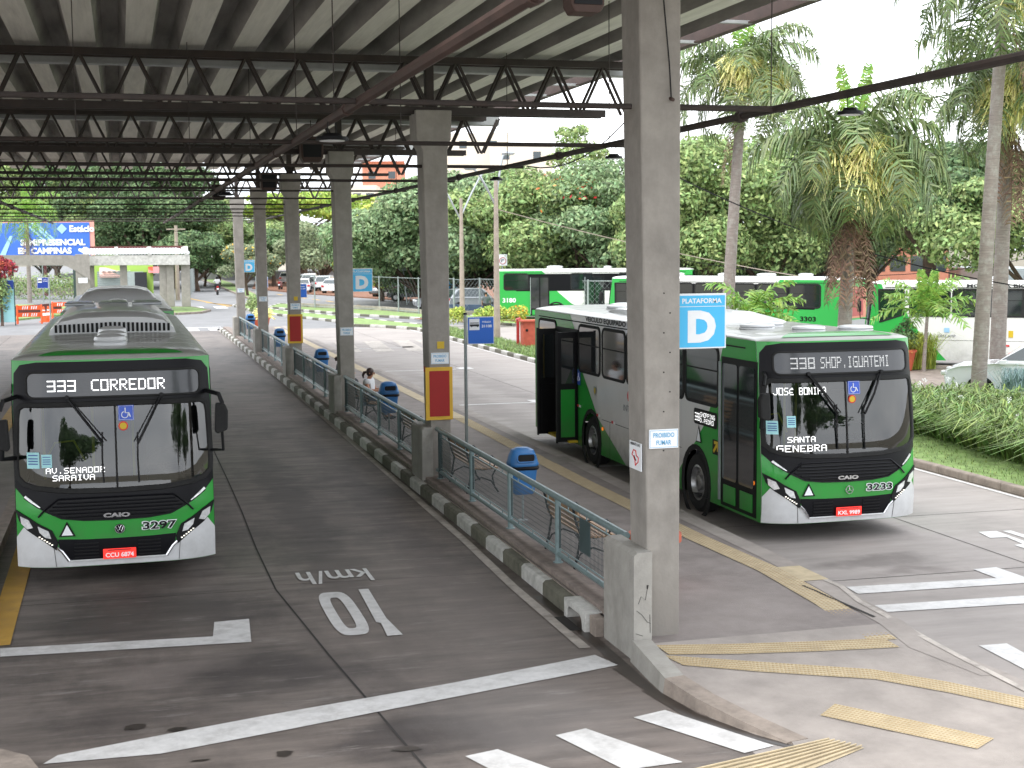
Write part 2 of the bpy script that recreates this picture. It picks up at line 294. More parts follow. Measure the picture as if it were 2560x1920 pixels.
def textgeo(body,bold=0):
    k=(body,bold)
    if k in _tc: return _tc[k]
    cu=bpy.data.curves.new('t','FONT'); cu.body=body; cu.size=1; cu.align_x='CENTER'; cu.align_y='CENTER'; cu.offset=bold; cu.resolution_u=3
    o=bpy.data.objects.new('t',cu); COL.objects.link(o); dg=bpy.context.evaluated_depsgraph_get(); dg.update(); e=o.evaluated_get(dg); me=e.to_mesh()
    vs=[tuple(v.co) for v in me.vertices]; fs=[tuple(p.vertices) for p in me.polygons]; e.to_mesh_clear(); bpy.data.objects.remove(o); bpy.data.curves.remove(cu)
    xs=[v[0] for v in vs]; ys=[v[1] for v in vs]; x0,x1,y0,y1=min(xs),max(xs),min(ys),max(ys)
    vs=[((v[0]-(x0+x1)/2)/(x1-x0),(v[1]-(y0+y1)/2)/(y1-y0)) for v in vs]; _tc[k]=(vs,fs); return _tc[k]
def text(mb,body,wd,ht,fn,m,bold=.02):       # fn maps text plane (u,v) metres -> 3d
    vs,fs=textgeo(body,bold); mb.add([fn(a*wd,b*ht) for a,b in vs],fs,m)
def plane_fn(c,ux,uz): 
    c=Vector(c);ux=Vector(ux);uz=Vector(uz); return lambda u,v:(c+ux*u+uz*v)
LED={'A':'0E11111F111111','B':'1E11111E11111E','C':'0F10101010100F','D':'1E11111111111E','E':'1F10101E10101F','F':'1F10101E101010','G':'0F10101711110F','H':'1111111F111111','I':'0E04040404040E','J':'0101010101110E','M':'111B1515111111','N':'11191915131311','O':'1F11111111111F','P':'1E11111E101010','R':'1E11111E141211','S':'0F10100E01011E','T':'1F040404040404','U':'1111111111111F','V':'11111111110A04','É':'020F10101E100F','3':'1F01011F01011F','8':'1F11111F11111F','2':'1F01011F10101F','0':'1F11111111111F','.':'00000000000404',' ':'00000000000000'}
mat('leddim',(.62,.62,.62),.5,emit=.12)
def led(mb,body,u0,v0,wd,ht,fn,m='led',tight=6):
    n=len(body)*tight-1; pu=wd/n; pv=ht/7
    for i,ch in enumerate(body):
        g=LED[ch]
        for r in range(7):
            row=int(g[2*r:2*r+2],16)
            for c in range(5):
                if row>>(4-c)&1:
                    u=u0+(i*tight+c)*pu; v=v0+ht-(r+1)*pv; a,b=pu*.86,pv*.72
                    mb.add([fn(u,v),fn(u+a,v),fn(u+a,v+b),fn(u,v+b)],[(0,1,2,3)],m)
def plate(mb,poly,fn,m,off=.004,th=.02,step=.08,hole=None):
    """polygon laid on a curved surface fn(u,v,off), with a folded rim"""
    bm=bmesh.new(); vs=[bm.verts.new((a,0,b)) for a,b in poly]; bm.faces.new(vs)
    xs=[p[0] for p in poly]; zs=[p[1] for p in poly]
    def cut(lo,hi,ax):
        k=math.floor(lo/step)+1
        while k*step<hi-1e-4:
            co=(k*step+.0007,0,0) if ax==0 else (0,0,k*step+.0007); no=(1,0,0) if ax==0 else (0,0,1)
            bmesh.ops.bisect_plane(bm,geom=bm.verts[:]+bm.edges[:]+bm.faces[:],plane_co=co,plane_no=no); k+=1
    cut(min(xs),max(xs),0); cut(min(zs),max(zs),1)
    if hole:
        dl=[f for f in bm.faces if inside(f.calc_center_median().x,f.calc_center_median().z,hole)]
        bmesh.ops.delete(bm,geom=dl,context='FACES')
    bmesh.ops.triangulate(bm,faces=bm.faces[:])
    bm.verts.index_update(); L=[(v.co.x,v.co.z) for v in bm.verts]
    V=[fn(a,b,off) for a,b in L]; Fs=[tuple(v.index for v in f.verts) for f in bm.faces]
    n=len(V)
    if th:
        be=[e for e in bm.edges if len(e.link_faces)==1]; idx={}
        for e in be:
            for v in e.verts:
                if v.index not in idx: idx[v.index]=n+len(idx); V.append(fn(v.co.x,v.co.z,off-th))
        for e in be:
            a,b=e.verts[0].index,e.verts[1].index; Fs.append((a,b,idx[b],idx[a]))
    bm.free(); mb.add(V,Fs,m)
def inside(x,y,poly):
    c=False; n=len(poly); j=n-1
    for i in range(n):
        xi,yi=poly[i]; xj,yj=poly[j]
        if (yi>y)!=(yj>y) and x<(xj-xi)*(y-yi)/(yj-yi)+xi: c=not c
        j=i
    return c
def rrect(x0,z0,x1,z1,r,n=4):
    P=[]
    for cx,cz,a0 in((x1-r,z1-r,0),(x0+r,z1-r,90),(x0+r,z0+r,180),(x1-r,z0+r,270)):
        for i in range(n+1):
            a=math.radians(a0+90*i/n); P.append((cx+r*math.cos(a),cz+r*math.sin(a)))
    return P
def ring(mb,poly,wid,fn,m,off=.012,sub=4):
    """frame strip that follows a closed outline on the surface"""
    n=len(poly); cx=sum(p[0] for p in poly)/n; cz=sum(p[1] for p in poly)/n; P=[]
    for i in range(n):
        a=poly[i]; b=poly[(i+1)%n]
        k=max(1,int(math.hypot(b[0]-a[0],b[1]-a[1])/.1))
        for j in range(k): P.append((a[0]+(b[0]-a[0])*j/k,a[1]+(b[1]-a[1])*j/k))
    n=len(P); area=sum(P[i][0]*P[(i+1)%n][1]-P[(i+1)%n][0]*P[i][1] for i in range(n)); sg=1 if area>0 else -1; V=[];Fs=[]
    for i in range(n):
        a=P[i-1]; b=P[(i+1)%n]; d=(b[0]-a[0],b[1]-a[1]); l=math.hypot(*d) or 1; nx,nz=d[1]/l*sg,-d[0]/l*sg
        p=P[i]; V+=[fn(p[0]-nx*wid*.5,p[1]-nz*wid*.5,off-.02),fn(p[0]-nx*wid*.35,p[1]-nz*wid*.35,off),fn(p[0]+nx*wid*.35,p[1]+nz*wid*.35,off),fn(p[0]+nx*wid*.5,p[1]+nz*wid*.5,off-.02)]
    for i in range(n):
        j=(i+1)%n
        for k in range(3): Fs.append((i*4+k,i*4+k+1,j*4+k+1,j*4+k))
    mb.add(V,Fs,m)
# ------------------------------------------------------------------ ground, roads, platform
def sheet(name,m,pts,z): mb=MB(); mb.poly([(p[0],p[1],z) for p in pts],m); return struct(mb.build(name))
def gridsheet(name,m,x0,x1,y0,y1,z): return sheet(name,m,[(x0,y0),(x1,y0),(x1,y1),(x0,y1)],z)
gridsheet('ground','ground',-500,500,-300,900,-.06)
gridsheet('bus_lane','lane',-30,5.2,-6,79,0)
gridsheet('bus_road','road',5.2,48,-6,79,.0)
gridsheet('side_road','asphalt',-40,90,79,420,0)
# joints between the concrete slabs (thin tar-filled strips)
mb=MB()
def strip(a,b,wd,m,z=.004):
    a=Vector((a[0],a[1],z));b=Vector((b[0],b[1],z)); d=(b-a).normalized(); n=Vector((-d.y,d.x,0))*wd/2
    mb.poly([a-n,b-n,b+n,a+n],m)
pts=[(1.84,78),(1.84,40),(1.85,27.5),(1.84,24.2),(1.80,21),(1.81,18.35),(1.93,16.8),(2.05,15.2),(2.2,13.5),(2.37,11.5),(2.5,8)]
for a,b in zip(pts,pts[1:]): strip(a,b,.024,'joint')
for y in (18.4,26,33,40,47,55,63,71): strip((-6,y+.1),(1.8,y),.012,'joint'); strip((1.8,y+.2),(5.15,y),.01,'joint')
for x in (11.95,-5.6): strip((x,8),(x,78),.016,'joint')
for y in (9,16.65,20.4,26,31.5,36,40.5,46,52,58,65,72): strip((8.6,y),(14.9,y-.1),.014,'joint')
struct(mb.build('slab_joints'))
# painted markings
mb=MB()
def mk(pts,m='paint',z=.008): mb.poly([(*(G(*p) if len(p)==2 else p[:2]),z) for p in pts],m)
mk([(0,1402),(460,1376),(463,1345),(538,1338),(543,1388),(0,1420)])
mk([(93,1652),(346,1630),(619,1578),(806,1541),(1210,1463),(1335,1438),(1285,1416),(1210,1431),(970,1478),(787,1510),(580,1546),(346,1590),(125,1633)])
def zz(*p): return [((1400+a/1.907)/S,(1200+b/1.907)/S) for a,b in p]
mk(zz((1365,512),(2080,470),(1970,428),(2080,418),(2230,470),(2240,492),(1420,545)))
mk(zz((1500,600),(2300,548),(2300,586),(1560,632)))
mk(zz((1998,792),(2130,782),(2290,870),(2290,945)))
mk(zz((1995,250),(2080,245),(2260,310),(2260,330),(2130,275),(2050,278))); mk(zz((2110,245),(2150,243),(2300,290),(2300,305))); mk(zz((2165,312),(2212,307),(2280,330),(2280,350)))
mk(zz((500,1100),(1020,1270),(880,1305),(350,1135))); mk([(1265,1575),(1475,1648),(1350,1665),(1200,1590)]); mk([(1075,1620),(1200,1665),(1110,1690),(1005,1635)]); mk(zz((1280,1348),(1500,1400),(1350,1430),(1060,1373)))
for t in range(0,66,3):         # long edge line beside the platform kerb
    y0,y1=14.6+t,14.6+t+3.0; f=lambda y:4.8 if y<18 else 4.86+min(1,(y-18)/30)*.22
    mb.poly([(f(y0)-.06,y0,.008),(f(y0)+.07,y0,.008),(f(y1)+.07,y1,.008),(f(y1)-.06,y1,.008)],'paintworn')
mb.poly([(14.9,6,.008),(15.0,6,.008),(15.03,78,.008),(14.93,78,.008)],'paint')
mb.poly([(-1.62,16.6,.008),(-1.34,16.6,.008),(-1.42,40,.008),(-1.72,40,.008)],'yline')
for y,x0,x1 in ((26.8,8.7,10.9),(38.6,8.75,11.2),(50.2,8.8,11.8),(62,8.8,12)):     # bay ends on the bus road
    mb.poly([(x0,y,.008),(x1,y,.008),(x1,y+.18,.008),(x0,y+.18,.008)],'paint'); mb.poly([(x1,y,.008),(x1+.5,y,.008),(x1+.5,y+.75,.008),(x1,y+.75,.008)],'paint')
for y in (29.5,41,52.5,64): 
    mb.poly([(-1.5,y,.008),(1.0,y,.008),(1.0,y+.2,.008),(-1.5,y+.2,.008)],'paintworn'); mb.poly([(-9,y-3,.008),(-5.9,y-3,.008),(-5.9,y-2.8,.008),(-9,y-2.8,.008)],'paintworn')
for x in (2.3,3.5,4.6): mb.poly([(x,79.2,.008),(x+.55,79.2,.008),(x+.55,81.5,.008),(x,81.5,.008)],'paint')
for x in (3.4,5.1,6.8,8.5): mb.poly([(x,108.5,.008),(x+.9,108.5,.008),(x+.9,112.5,.008),(x,112.5,.008)],'paint')
mb.poly([(1.9,82.3,.008),(5.4,82.3,.008),(5.4,82.7,.008),(1.9,82.7,.008)],'paint')
for x in (11,12.4,13.8,14.9): mb.poly([(x-2,60,.008),(x-1.2,60,.008),(x-.6,67,.008),(x-1.4,67,.008)],'paintworn')
for k in range(5): mb.poly([(6.6+k*.5,121-k*2.4,.008),(6.85+k*.5,121-k*2.4,.008),(9.2,112.6-k*.3,.008),(9.0,112.0-k*.3,.008)],'yline')
mb.poly([(5.4,135,.008),(5.7,135,.008),(8.2,112,.008),(7.9,112,.008)],'yline')
for k in range(7): mb.poly([(14.5+.5*k,140-k*5,.008),(14.8+.5*k,140-k*5,.008),(15+.5*k,137-k*5,.008),(14.7+.5*k,137-k*5,.008)],'yline')
# speed limit, read by drivers coming the other way
def flat(ox,oy,sx,sy): return lambda u,v:(ox-u*sx,oy-v*sy,.009)
def Q(u0,v0,u1,v1,f,s=0): mb.add([f(u0,v0),f(u1,v0),f(u1+s,v1),f(u0+s,v1)],[(0,1,2,3)],'paint')
f=flat(0,0,1,1)
t=lambda pts: mb.poly([(a,b,.009) for a,b in pts],'paint')
t([(2.84,18.02),(2.97,18.02),(2.93,16.5),(2.98,15.72),(2.80,15.72),(2.83,16.3),(2.78,16.35)])
o=[(2.47+.13*sx*0+.21*math.copysign(abs(math.cos(a))**.5,math.cos(a)),16.92+1.06*math.copysign(abs(math.sin(a))**.62,math.sin(a))) for a in np.linspace(0,2*math.pi,33)[:-1] for sx in(1,)]
i_=[(2.47+(x-2.47)*.36,16.92+(y-16.92)*.72) for x,y in o]
for k in range(32):
    j=(k+1)%32; t([o[k],o[j],i_[j],i_[k]])
fk=lambda u,v:(2.65-u,18.85-v,.009)
text(mb,'km/h',.98,.75,fk,'paint',.01)
# stains and damp patches with their own shape
def blot(px,py,rx,ry,m='wetstain',z=.011,n=14):
    x,y=G(px,py); mb.poly([(x+rx*math.cos(2*math.pi*k/n)*random.uniform(.6,1.15),y+ry*math.sin(2*math.pi*k/n)*random.uniform(.6,1.15),z) for k in range(n)],m)
blot(292,1572,.12,.1); blot(385,1577,.1,.07); blot(615,1630,.09,.08); blot(880,1620,.14,.07); blot(430,1645,.12,.02)
struct(mb.build('road_markings'))
# platform body, level for most of its length and ramping down to the crossing
def hz(y): return .22 if y>=13.85 else max(.016,.22-(13.85-y)*.204/2.65)
mb=MB()
right=[(8.6,78),(8.62,40),(8.6,26),(8.5,20),(8.5,17.4),(8.42,15.6),(8.3,13.85),(8.22,13.1),(8.5,12.2),(8.75,11.2),(9.3,9),(10,3)]
left=[(5.17,78),(5.17,40),(5.17,26),(5.17,20),(5.17,17.4),(5.17,15.6),(5.17,13.85),(5.14,12.9),(5.28,12.05),(5.62,11.2),(5.0,9),(4.6,3)]
for k in range(len(right)-1):
    a,b,c,d=left[k],right[k],right[k+1],left[k+1]; mm='plat' if b[1]>14 else 'ramp'
    mb.poly([(a[0],a[1],hz(a[1])),(b[0],b[1],hz(b[1])),(c[0],c[1],hz(c[1])),(d[0],d[1],hz(d[1]))],mm)
    mb.poly([(b[0],b[1],hz(b[1])),(b[0],b[1],-.02),(c[0],c[1],-.02),(c[0],c[1],hz(c[1]))],'kerbst'); mb.poly([(a[0],a[1],hz(a[1])),(a[0],a[1],-.02),(d[0],d[1],-.02),(d[0],d[1],hz(d[1]))],'kerbst')
mb.poly([(5.17,78,.22),(8.6,78,.22),(8.6,78,-.02),(5.17,78,-.02)],'kerbst')
struct(mb.build('platform'))
mb=MB()   # right-hand kerb coping of the platform
for k in range(8):
    b,c=right[k],right[k+1]; mb.poly([(b[0]-.3,b[1],hz(b[1])+.004),(b[0],b[1],hz(b[1])+.004),(c[0],c[1],hz(c[1])+.004),(c[0]-.3,c[1],hz(c[1])+.004)],'ramp')
for y in (15.9,26.2,37.6,47.5,58): mb.poly([(8.02,y,.23),(8.46,y,.23),(8.46,y+.8,.23),(8.02,y+.8,.23)],'tact' if y<20 else 'conc')
mb.poly([(7.98,15.7,.231),(8.02,15.7,.231),(8.1,14.1,.231),(8.06,14.1,.231)],'joint')
def GH0(a,b):
    px,py=1400+a/1.907,1200+b/1.907; z=.1
    for _ in range(6): q=GS(px,py,z); z=hz(q[1])
    return q
_p=[GH0(*q) for q in ((1180,440),(1345,510),(1430,580),(1560,650),(1780,775),(1940,860),(2240,1012))]
for a,b in zip(_p,_p[1:]): mb.poly([(a[0]-.05,a[1],hz(a[1])+.009),(a[0]+.03,a[1],hz(a[1])+.009),(b[0]+.03,b[1],hz(b[1])+.009),(b[0]-.05,b[1],hz(b[1])+.009)],'paintworn')
struct(mb.build('platform_coping'))
mb=MB()   # tactile paving with raised domes
def tactile(p,n1,n2,lift=.008,domes=True,r=.012):
    A,B,C,D=[Vector((q[0],q[1],hz(q[1])+lift)) for q in p]; mb.poly([A,B,C,D],'tact')
    if domes:
        for i in range(n1):
            for j in range(n2):
                u=(i+.5)/n1; v=(j+.5)/n2; q=(A*(1-u)+B*u)*(1-v)+(D*(1-u)+C*u)*v
                mb.add([q+Vector((-r*1.3,-r*1.3,0)),q+Vector((r*1.3,-r*1.3,0)),q+Vector((r*1.3,r*1.3,0)),q+Vector((-r*1.3,r*1.3,0)),q+Vector((0,0,.009))],[(0,1,4),(1,2,4),(2,3,4),(3,0,4)],'tactd')
ys=[13.35,14.85,16.6,18.8,24,34,50,77]; xl=[7.6,7.72,7.82,7.72,7.68,7.8,7.8,7.8]; xr=[7.74,7.98,8.1,8.0,8.02,8.2,8.2,8.2]
xr=[a+.33 for a in xl]
for k in range(7): tactile([(xl[k],ys[k]),(xr[k],ys[k]),(xr[k+1],ys[k+1]),(xl[k+1],ys[k+1])],6,int((ys[k+1]-ys[k])/.065) if k<5 else 1,domes=k<5)
def GH(a,b):
    px,py=1400+a/1.907,1200+b/1.907; z=.1
    for _ in range(6): q=GS(px,py,z); z=hz(q[1])
    return q
def tq(*p,n1=8,n2=6): tactile([GH(*q) for q in p],n1,n2)
tq((455,790),(820,784),(850,832),(520,835),n1=26,n2=5); tq((820,784),(1200,772),(1210,820),(850,832),n1=26,n2=5); tq((1200,772),(1545,757),(1620,800),(1210,820),n1=24,n2=5)
tq((490,838),(930,868),(940,916),(590,886),n1=26,n2=5); tq((930,868),(1488,905),(1505,953),(940,916),n1=30,n2=5); tq((1488,905),(1850,965),(1860,1018),(1505,953),n1=22,n2=5); tq((1850,965),(2260,1050),(2260,1105),(1860,1018),n1=22,n2=5)
tq((1310,1070),(1690,1150),(1610,1205),(1240,1125),n1=20,n2=7); tq((1690,1150),(2070,1235),(1990,1285),(1610,1205),n1=20,n2=7)
tactile([(5.93,11.15),(6.15,10.87),(5.2,10.4),(4.4,10.8)],1,1,domes=False)
for k in range(7):
    u=(k+.5)/7; a=Vector((5.93+.22*u,11.15-.28*u,.04)); b=Vector((4.45+.75*u,10.8-.37*u,.04)); mb.tube([a,b],.009,'tact',5)
struct(mb.build('tactile_paving'))
# striped kerb stones along the lane : black and white blocks, then coping that carries the railing
mb=MB(); y=14.98; k=0
while y<77.5:
    l=random.uniform(.93,1.0)
    if 15.15<y<16.2 and k==0:
        # storm-drain opening block
        mb.prism([(15.2,.0),(15.2,.235),(16.0,.235),(16.0,0),(15.9,0),(15.86,.12),(15.8,.165),(15.4,.165),(15.34,.12),(15.3,0)],5.0,5.22,'kerbw','x'); mb.box((5.21,15.6,.08),(.06,.75,.15),'joint'); mb.poly([(4.86,15.32,.01),(5.0,15.32,.01),(5.0,15.95,.01),(4.86,15.95,.01)],'joint'); y=16.06; k=1; continue
    if y<15.2: mb.box((5.13,y+.1,.11),(.16,.2,.22),'kerbst'); y=15.2; continue
    mb.prism([(5.04,0),(5.04,.165),(5.075,.2),(5.19,.205),(5.19,0)],y,y+l*.985,'kerbd' if k%2 else 'kerbw','y'); y+=l; k+=1
struct(mb.build('striped_kerb',bevel=.012))
mb=MB(); mb.box((5.36,46.2,.23),(.3,63,.10),'curbtop'); struct(mb.build('railing_curb',bevel=.01))
mb=MB(); tp=[(5.17,13.98,.23),(5.12,13.3,.2),(5.1,12.85,.16),(5.2,12.3,.12),(5.36,11.8,.08),(5.62,11.2,.02)]
for a,b in zip(tp,tp[1:]):
    mb.add([(a[0]-.06,a[1],0),(a[0]-.04,a[1],a[2]),(a[0]+.17,a[1]+.03,a[2]+.005),(a[0]+.17,a[1]+.03,0),(b[0]-.06,b[1],0),(b[0]-.04,b[1],b[2]),(b[0]+.17,b[1]+.03,b[2]+.005),(b[0]+.17,b[1]+.03,0)],[(0,1,5,4),(1,2,6,5),(2,3,7,6),(0,3,2,1),(4,5,6,7)],'kerbst' if a[1]<13.2 else 'conc2')
struct(mb.build('ramp_kerb'))
mb=MB()   # damp grime along the gutter
for a,b in zip([(5.04,17),(5.08,15.3),(5.05,13.8),(5.02,13),(5.13,12.2),(5.4,11.5)],[(5.08,15.3),(5.05,13.8),(5.02,13),(5.13,12.2),(5.4,11.5),(5.7,11)]): mb.poly([(a[0]-.16*random.uniform(.7,1.3),a[1],.006),(a[0],a[1],.006),(b[0],b[1],.006),(b[0]-.12*random.uniform(.7,1.3),b[1],.006)],'wetstain')
struct(mb.build('gutter_grime'))
# left platform
mb=MB(); mb.prism([(-3.4,17.2),(-2.6,16.4),(-2.0,17),(-1.95,40),(-1.95,76),(-3.6,76)],0,.16,'plat'); mb.prism([(-2.0,17),(-1.95,40),(-1.95,76),(-1.78,76),(-1.78,40),(-1.83,17)],0,.165,'kerbst'); mb.prism([(-3.0,18),(-2.65,18),(-2.75,75),(-3.1,75)],.162,.168,'yline')
mb.prism([(-1.6,13.2),(-.9,12.5),(-.75,12.0),(-1.3,11)],0,.12,'kerbst'); struct(mb.build('left_platform'))
# planted islands and verges
def island(name,pts,m='lawn',z=.14,kw=.16,km=('kerbst',)):
    mb=MB(); mb.prism(pts,-.02,z-.02,m); struct(mb.build(name)); mb=MB(); n=len(pts); q=0
    for i in range(n):
        a=Vector(pts[i]).to_3d(); b=Vector(pts[(i+1)%n]).to_3d(); L=(b-a).length; d=(b-a)/L; nn=Vector((d.y,-d.x,0)); k=max(1,int(L/.98)) if L<140 else 1
        ar=sum(pts[t][0]*pts[(t+1)%n][1]-pts[(t+1)%n][0]*pts[t][1] for t in range(n)); 
        if ar<0: nn=-nn
        for j in range(k):
            p=a+d*(L*j/k); r=a+d*(L*(j+.975)/k); mb.prism([tuple((p-nn*kw*.2)[:2]),tuple((p+nn*kw)[:2]),tuple((r+nn*kw)[:2]),tuple((r-nn*kw*.2)[:2])],-.01,z+.012,km[q%len(km)]); q+=1
    return struct(mb.build(name+'_kerb',bevel=.03))
island('verge',[(15.25,2),(15.22,21),(15.2,30),(15.25,40),(16.2,41),(19.0,37.5),(22,36.2),(27,34.6),(40,31),(40,2)],km=('kerbst',))
island('median_strip',[(15.25,46),(15.3,70),(15.4,75),(14.2,78),(12.7,80),(12.3,85.6),(9.5,97),(8.8,104),(8.4,112),(9.6,112),(10.6,101),(13.8,88.5),(15.6,81),(17.0,75),(17.1,46)],km=('kerbw','kerbd'))
island('upper_island',[(10.5,107),(12.2,101.5),(14.6,93),(17.8,86),(20,80),(22,75),(30,70),(60,62),(60,69),(31,77),(24,83),(19,91.2),(16.2,102),(12,113)],km=('kerbw','kerbd'))
island('far_pavement',[GS(2225,968,.15),(30,36.5),(60,28),(62,34),(33,42.5),(26,44.5),(22.6,42.6)],m='curbtop',km=('kerbst',))
island('far_median',[GS(*q,.1) for q in ((474,690),(505,699),(545,713),(580,728),(620,743),(655,757),(665,748),(620,727),(575,706),(525,692),(480,685))],km=('kerbst',))
island('corner_island',[(1.5,101),(3.6,99.4),(5.2,100.6),(6.0,104),(5.0,110),(1.5,112)],km=('kerbst',))
mb=MB(); mb.prism([(14,160),(17,140),(20,128),(24,112),(34,100),(60,92),(120,90),(120,420),(20,420),(24,260)],-.01,.1,'soil'); struct(mb.build('park_ground'))
mb=MB(); mb.prism([(-60,96),(-6.6,95),(-3.6,101.5),(1.4,102),(1.4,116),(-60,150)],-.01,.12,'lawn'); struct(mb.build('left_verge'))
mb=MB(); mb.prism([(17.0,84.4),(24,78),(31,72.4),(31.3,72.9),(24.3,78.6),(17.4,85)],.12,.15,'soil'); struct(mb.build('bare_soil'))
# ------------------------------------------------------------------ canopy
COLY=[14.1+11.05*i for i in range(6)]; ROOFZ=7.9
st=thing('station_canopy','bus station canopy with concrete columns, rusty steel trusses and ribbed roof','canopy',(0,0,0))
mb=MB(); X0=-16.; pit=.9; n=int((9.75-X0)/pit); prof=[]
for k in range(n):
    x=X0+k*pit; prof+=[(x,0),(x+.42,0),(x+.53,.3),(x+.79,.3)]
prof.append((X0+n*pit,0))
for y0,y1,dz in [(9.6,14.9,0)]+[(14.5+11.05*i,min(64.2,14.5+11.05*(i+1)+.35),(.02 if i%2 else 0)) for i in range(5)]+[]:
    V=[];Fq=[]
    for j,(x,z) in enumerate(prof): V+=[(x,y0,ROOFZ+z+dz),(x,y1,ROOFZ+z+dz)]
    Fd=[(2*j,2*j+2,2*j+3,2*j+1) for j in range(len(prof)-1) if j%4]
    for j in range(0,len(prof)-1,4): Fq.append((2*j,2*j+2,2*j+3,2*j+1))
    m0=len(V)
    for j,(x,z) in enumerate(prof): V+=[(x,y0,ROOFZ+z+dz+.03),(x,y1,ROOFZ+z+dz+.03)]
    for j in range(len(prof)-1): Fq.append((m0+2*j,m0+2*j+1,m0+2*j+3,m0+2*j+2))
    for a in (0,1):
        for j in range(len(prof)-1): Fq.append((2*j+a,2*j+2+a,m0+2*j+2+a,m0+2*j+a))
    mb.add(V,Fq,'roof'); mb.add(V[:m0],Fd,'roofd')  # rib bottoms light; recesses darkened by colour, shade and soot together
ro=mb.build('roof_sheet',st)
for i in range(5): 
    y0=14.5+11.05*i
mb=MB(); mb.box((9.98,36.9,8.1),(.08,54.6,.26),'eave'); mb.box((9.93,36.9,7.98),(.16,54.6,.03),'eave')
for k in range(23): mb.box((9.62,12.5+k*2.25,7.985),(.62,.09,.05),'gutter')
mb.build('eave_beam',st)
def truss(y,th=1.,x1=9.3,x0=-15.5,zt=7.75,zb=6.86,p=.93):
    mb=MB()
    for yy in (y-.13,y+.13):
        mb.box(((x0+x1)/2,yy,zt),(x1-x0,.08,.12*th),'steel'); 
        mb.box(((x0+x1-.55)/2,yy,zb),(x1-x0-.55,.08,.13*th),'steel')
        x=x0+.05; k=0
        while x+p/2<x1:
            mb.cyl((x,yy,zt),(x+p*.46,yy,zb),.029,.029,'steel',6,False); mb.cyl((x+p*.54,yy,zb),(x+p,yy,zt),.029,.029,'steel',5,False); x+=p
    for k in range(0,int((x1-x0)/1.8)): mb.box((x0+k*1.8+.2,y,zt),(.06,.3,.05),'steel')
    mb.build('truss',st)
for y in COLY: truss(y+.28,zb=6.86 if y>20 else 7.3,th=1. if y<40 else .65)
for y in COLY[:4]:
    mb=MB(); mb.box((-2.9,y+.72,7.76),(25.4,.05,.26),'gutter'); mb.box((-2.9,y+.86,7.64),(25.4,.26,.04),'gutter'); mb.build('gutter',st)
for i,y in enumerate(COLY):
    mb=MB(); V=[(5.36,y),(5.72,y),(5.72,y+.52),(5.36,y+.52)]
    tp=[(5.15,y),(5.72,y),(5.72,y+.6),(5.15,y+.6)]; mid=[(5.2,y),(5.71,y),(5.71,y+.56),(5.2,y+.56)]
    rings=[[(x,yy,.2) for x,yy in V],[(x,yy,6.15) for x,yy in ((5.26,y),(5.715,y),(5.715,y+.54),(5.26,y+.54))]]
    if i==0: rings+=[[(x,yy,8.0) for x,yy in ((5.22,y),(5.715,y),(5.715,y+.54),(5.22,y+.54))]]
    else: rings+=[[(x,yy,6.35) for x,yy in ((5.15,y-.02),(5.78,y-.02),(5.78,y+.58),(5.15,y+.58))],[(x,yy,6.86) for x,yy in ((5.14,y-.02),(5.8,y-.02),(5.8,y+.58),(5.14,y+.58))]]
    vs=[p for r in rings for p in r]; k=len(rings); fs=[(0,3,2,1),tuple(4*(k-1)+j for j in range(4))]+[(4*a+j,4*a+(j+1)%4,4*a+4+(j+1)%4,4*a+4+j) for a in range(k-1) for j in range(4)]
    mb.add(vs,fs,'conc')
    if i: mb.box((5.45,y+.28,7.35),(.16,.16,.98),'steel')
    mb.build('column',st,bevel=.02)
ty=12.4
for k in range(12):
    y=14.2+k*5.525; mb=MB(); mb.cyl((-15,y,5.87),(7.15 if k else 5.2,y,5.87),.03 if k<4 else .023,.03 if k<4 else .023,'steel',8); mb.cyl((5.72 if k==0 else 5.75,y,5.87),(6.95,y,5.87),.034,.034,'steel',8) if k==0 else None; mb.build('tie_rod',st)
for x,m in ((2.35,'eave'),(6.84,'steel'),(-3.4,'steel')):
    mb=MB(); mb.cyl((x,6,5.87),(x,80,5.87),.055 if x!=6.84 else .042,.055 if x!=6.84 else .042,m,8)
    for k in range(10): mb.cyl((x,8+k*7,5.87),(x,8.12+k*7,5.87),.07,.07,m,8)
    mb.build('conduit_pipe',st,smooth=True)
for x,y in ((2.35,16),(2.35,19.5),(2.35,26.5),(6.84,19.6),(6.84,25.2),(6.84,30.7),(6.84,36),(-3.4,25),(-.5,19.6),(1.2,25),(3.8,19.6),(2.35,37),(6.84,14.3)):
    mb=MB(); mb.cyl((x,y,5.87),(x,y,8.0),.007,.007,'steel',5); mb.build('hanger_rod',st)
mb=MB(); mb.tube([(5.45,14.04,7.9),(5.5,14.06,7.0),(5.57,14.06,6.3),(5.6,14.08,5.95)],.008,'black',5); mb.cyl((5.6,14.1,5.95),(5.6,14.03,5.93),.02,.02,'eave'); mb.build('loose_cable',st)
mb=MB(); 
for q in range(9): mb.cyl((5.56+(q%2)*.07-.03,14.1,3.9-q*.21+.02),(5.56+(q%2)*.07-.03,14.096,3.9-q*.21+.02),.009,.009,'joint',7)
mb.build('bolt_holes',st)
for n_,(a,b) in enumerate((((-3.4,20,5.82),(-8,26,5.87)),((-4.5,16,5.95),(-2.2,30,5.87)),((7.15,25,5.87),(9.3,25.3,6.9)))):
    mb=MB(); A=Vector(a);B=Vector(b); mb.tube([A.lerp(B,t/8)+Vector((0,0,-.35*(1-(t/4-1)**2))) for t in range(9)],.012,'black',5); mb.build('slack_cable',st)
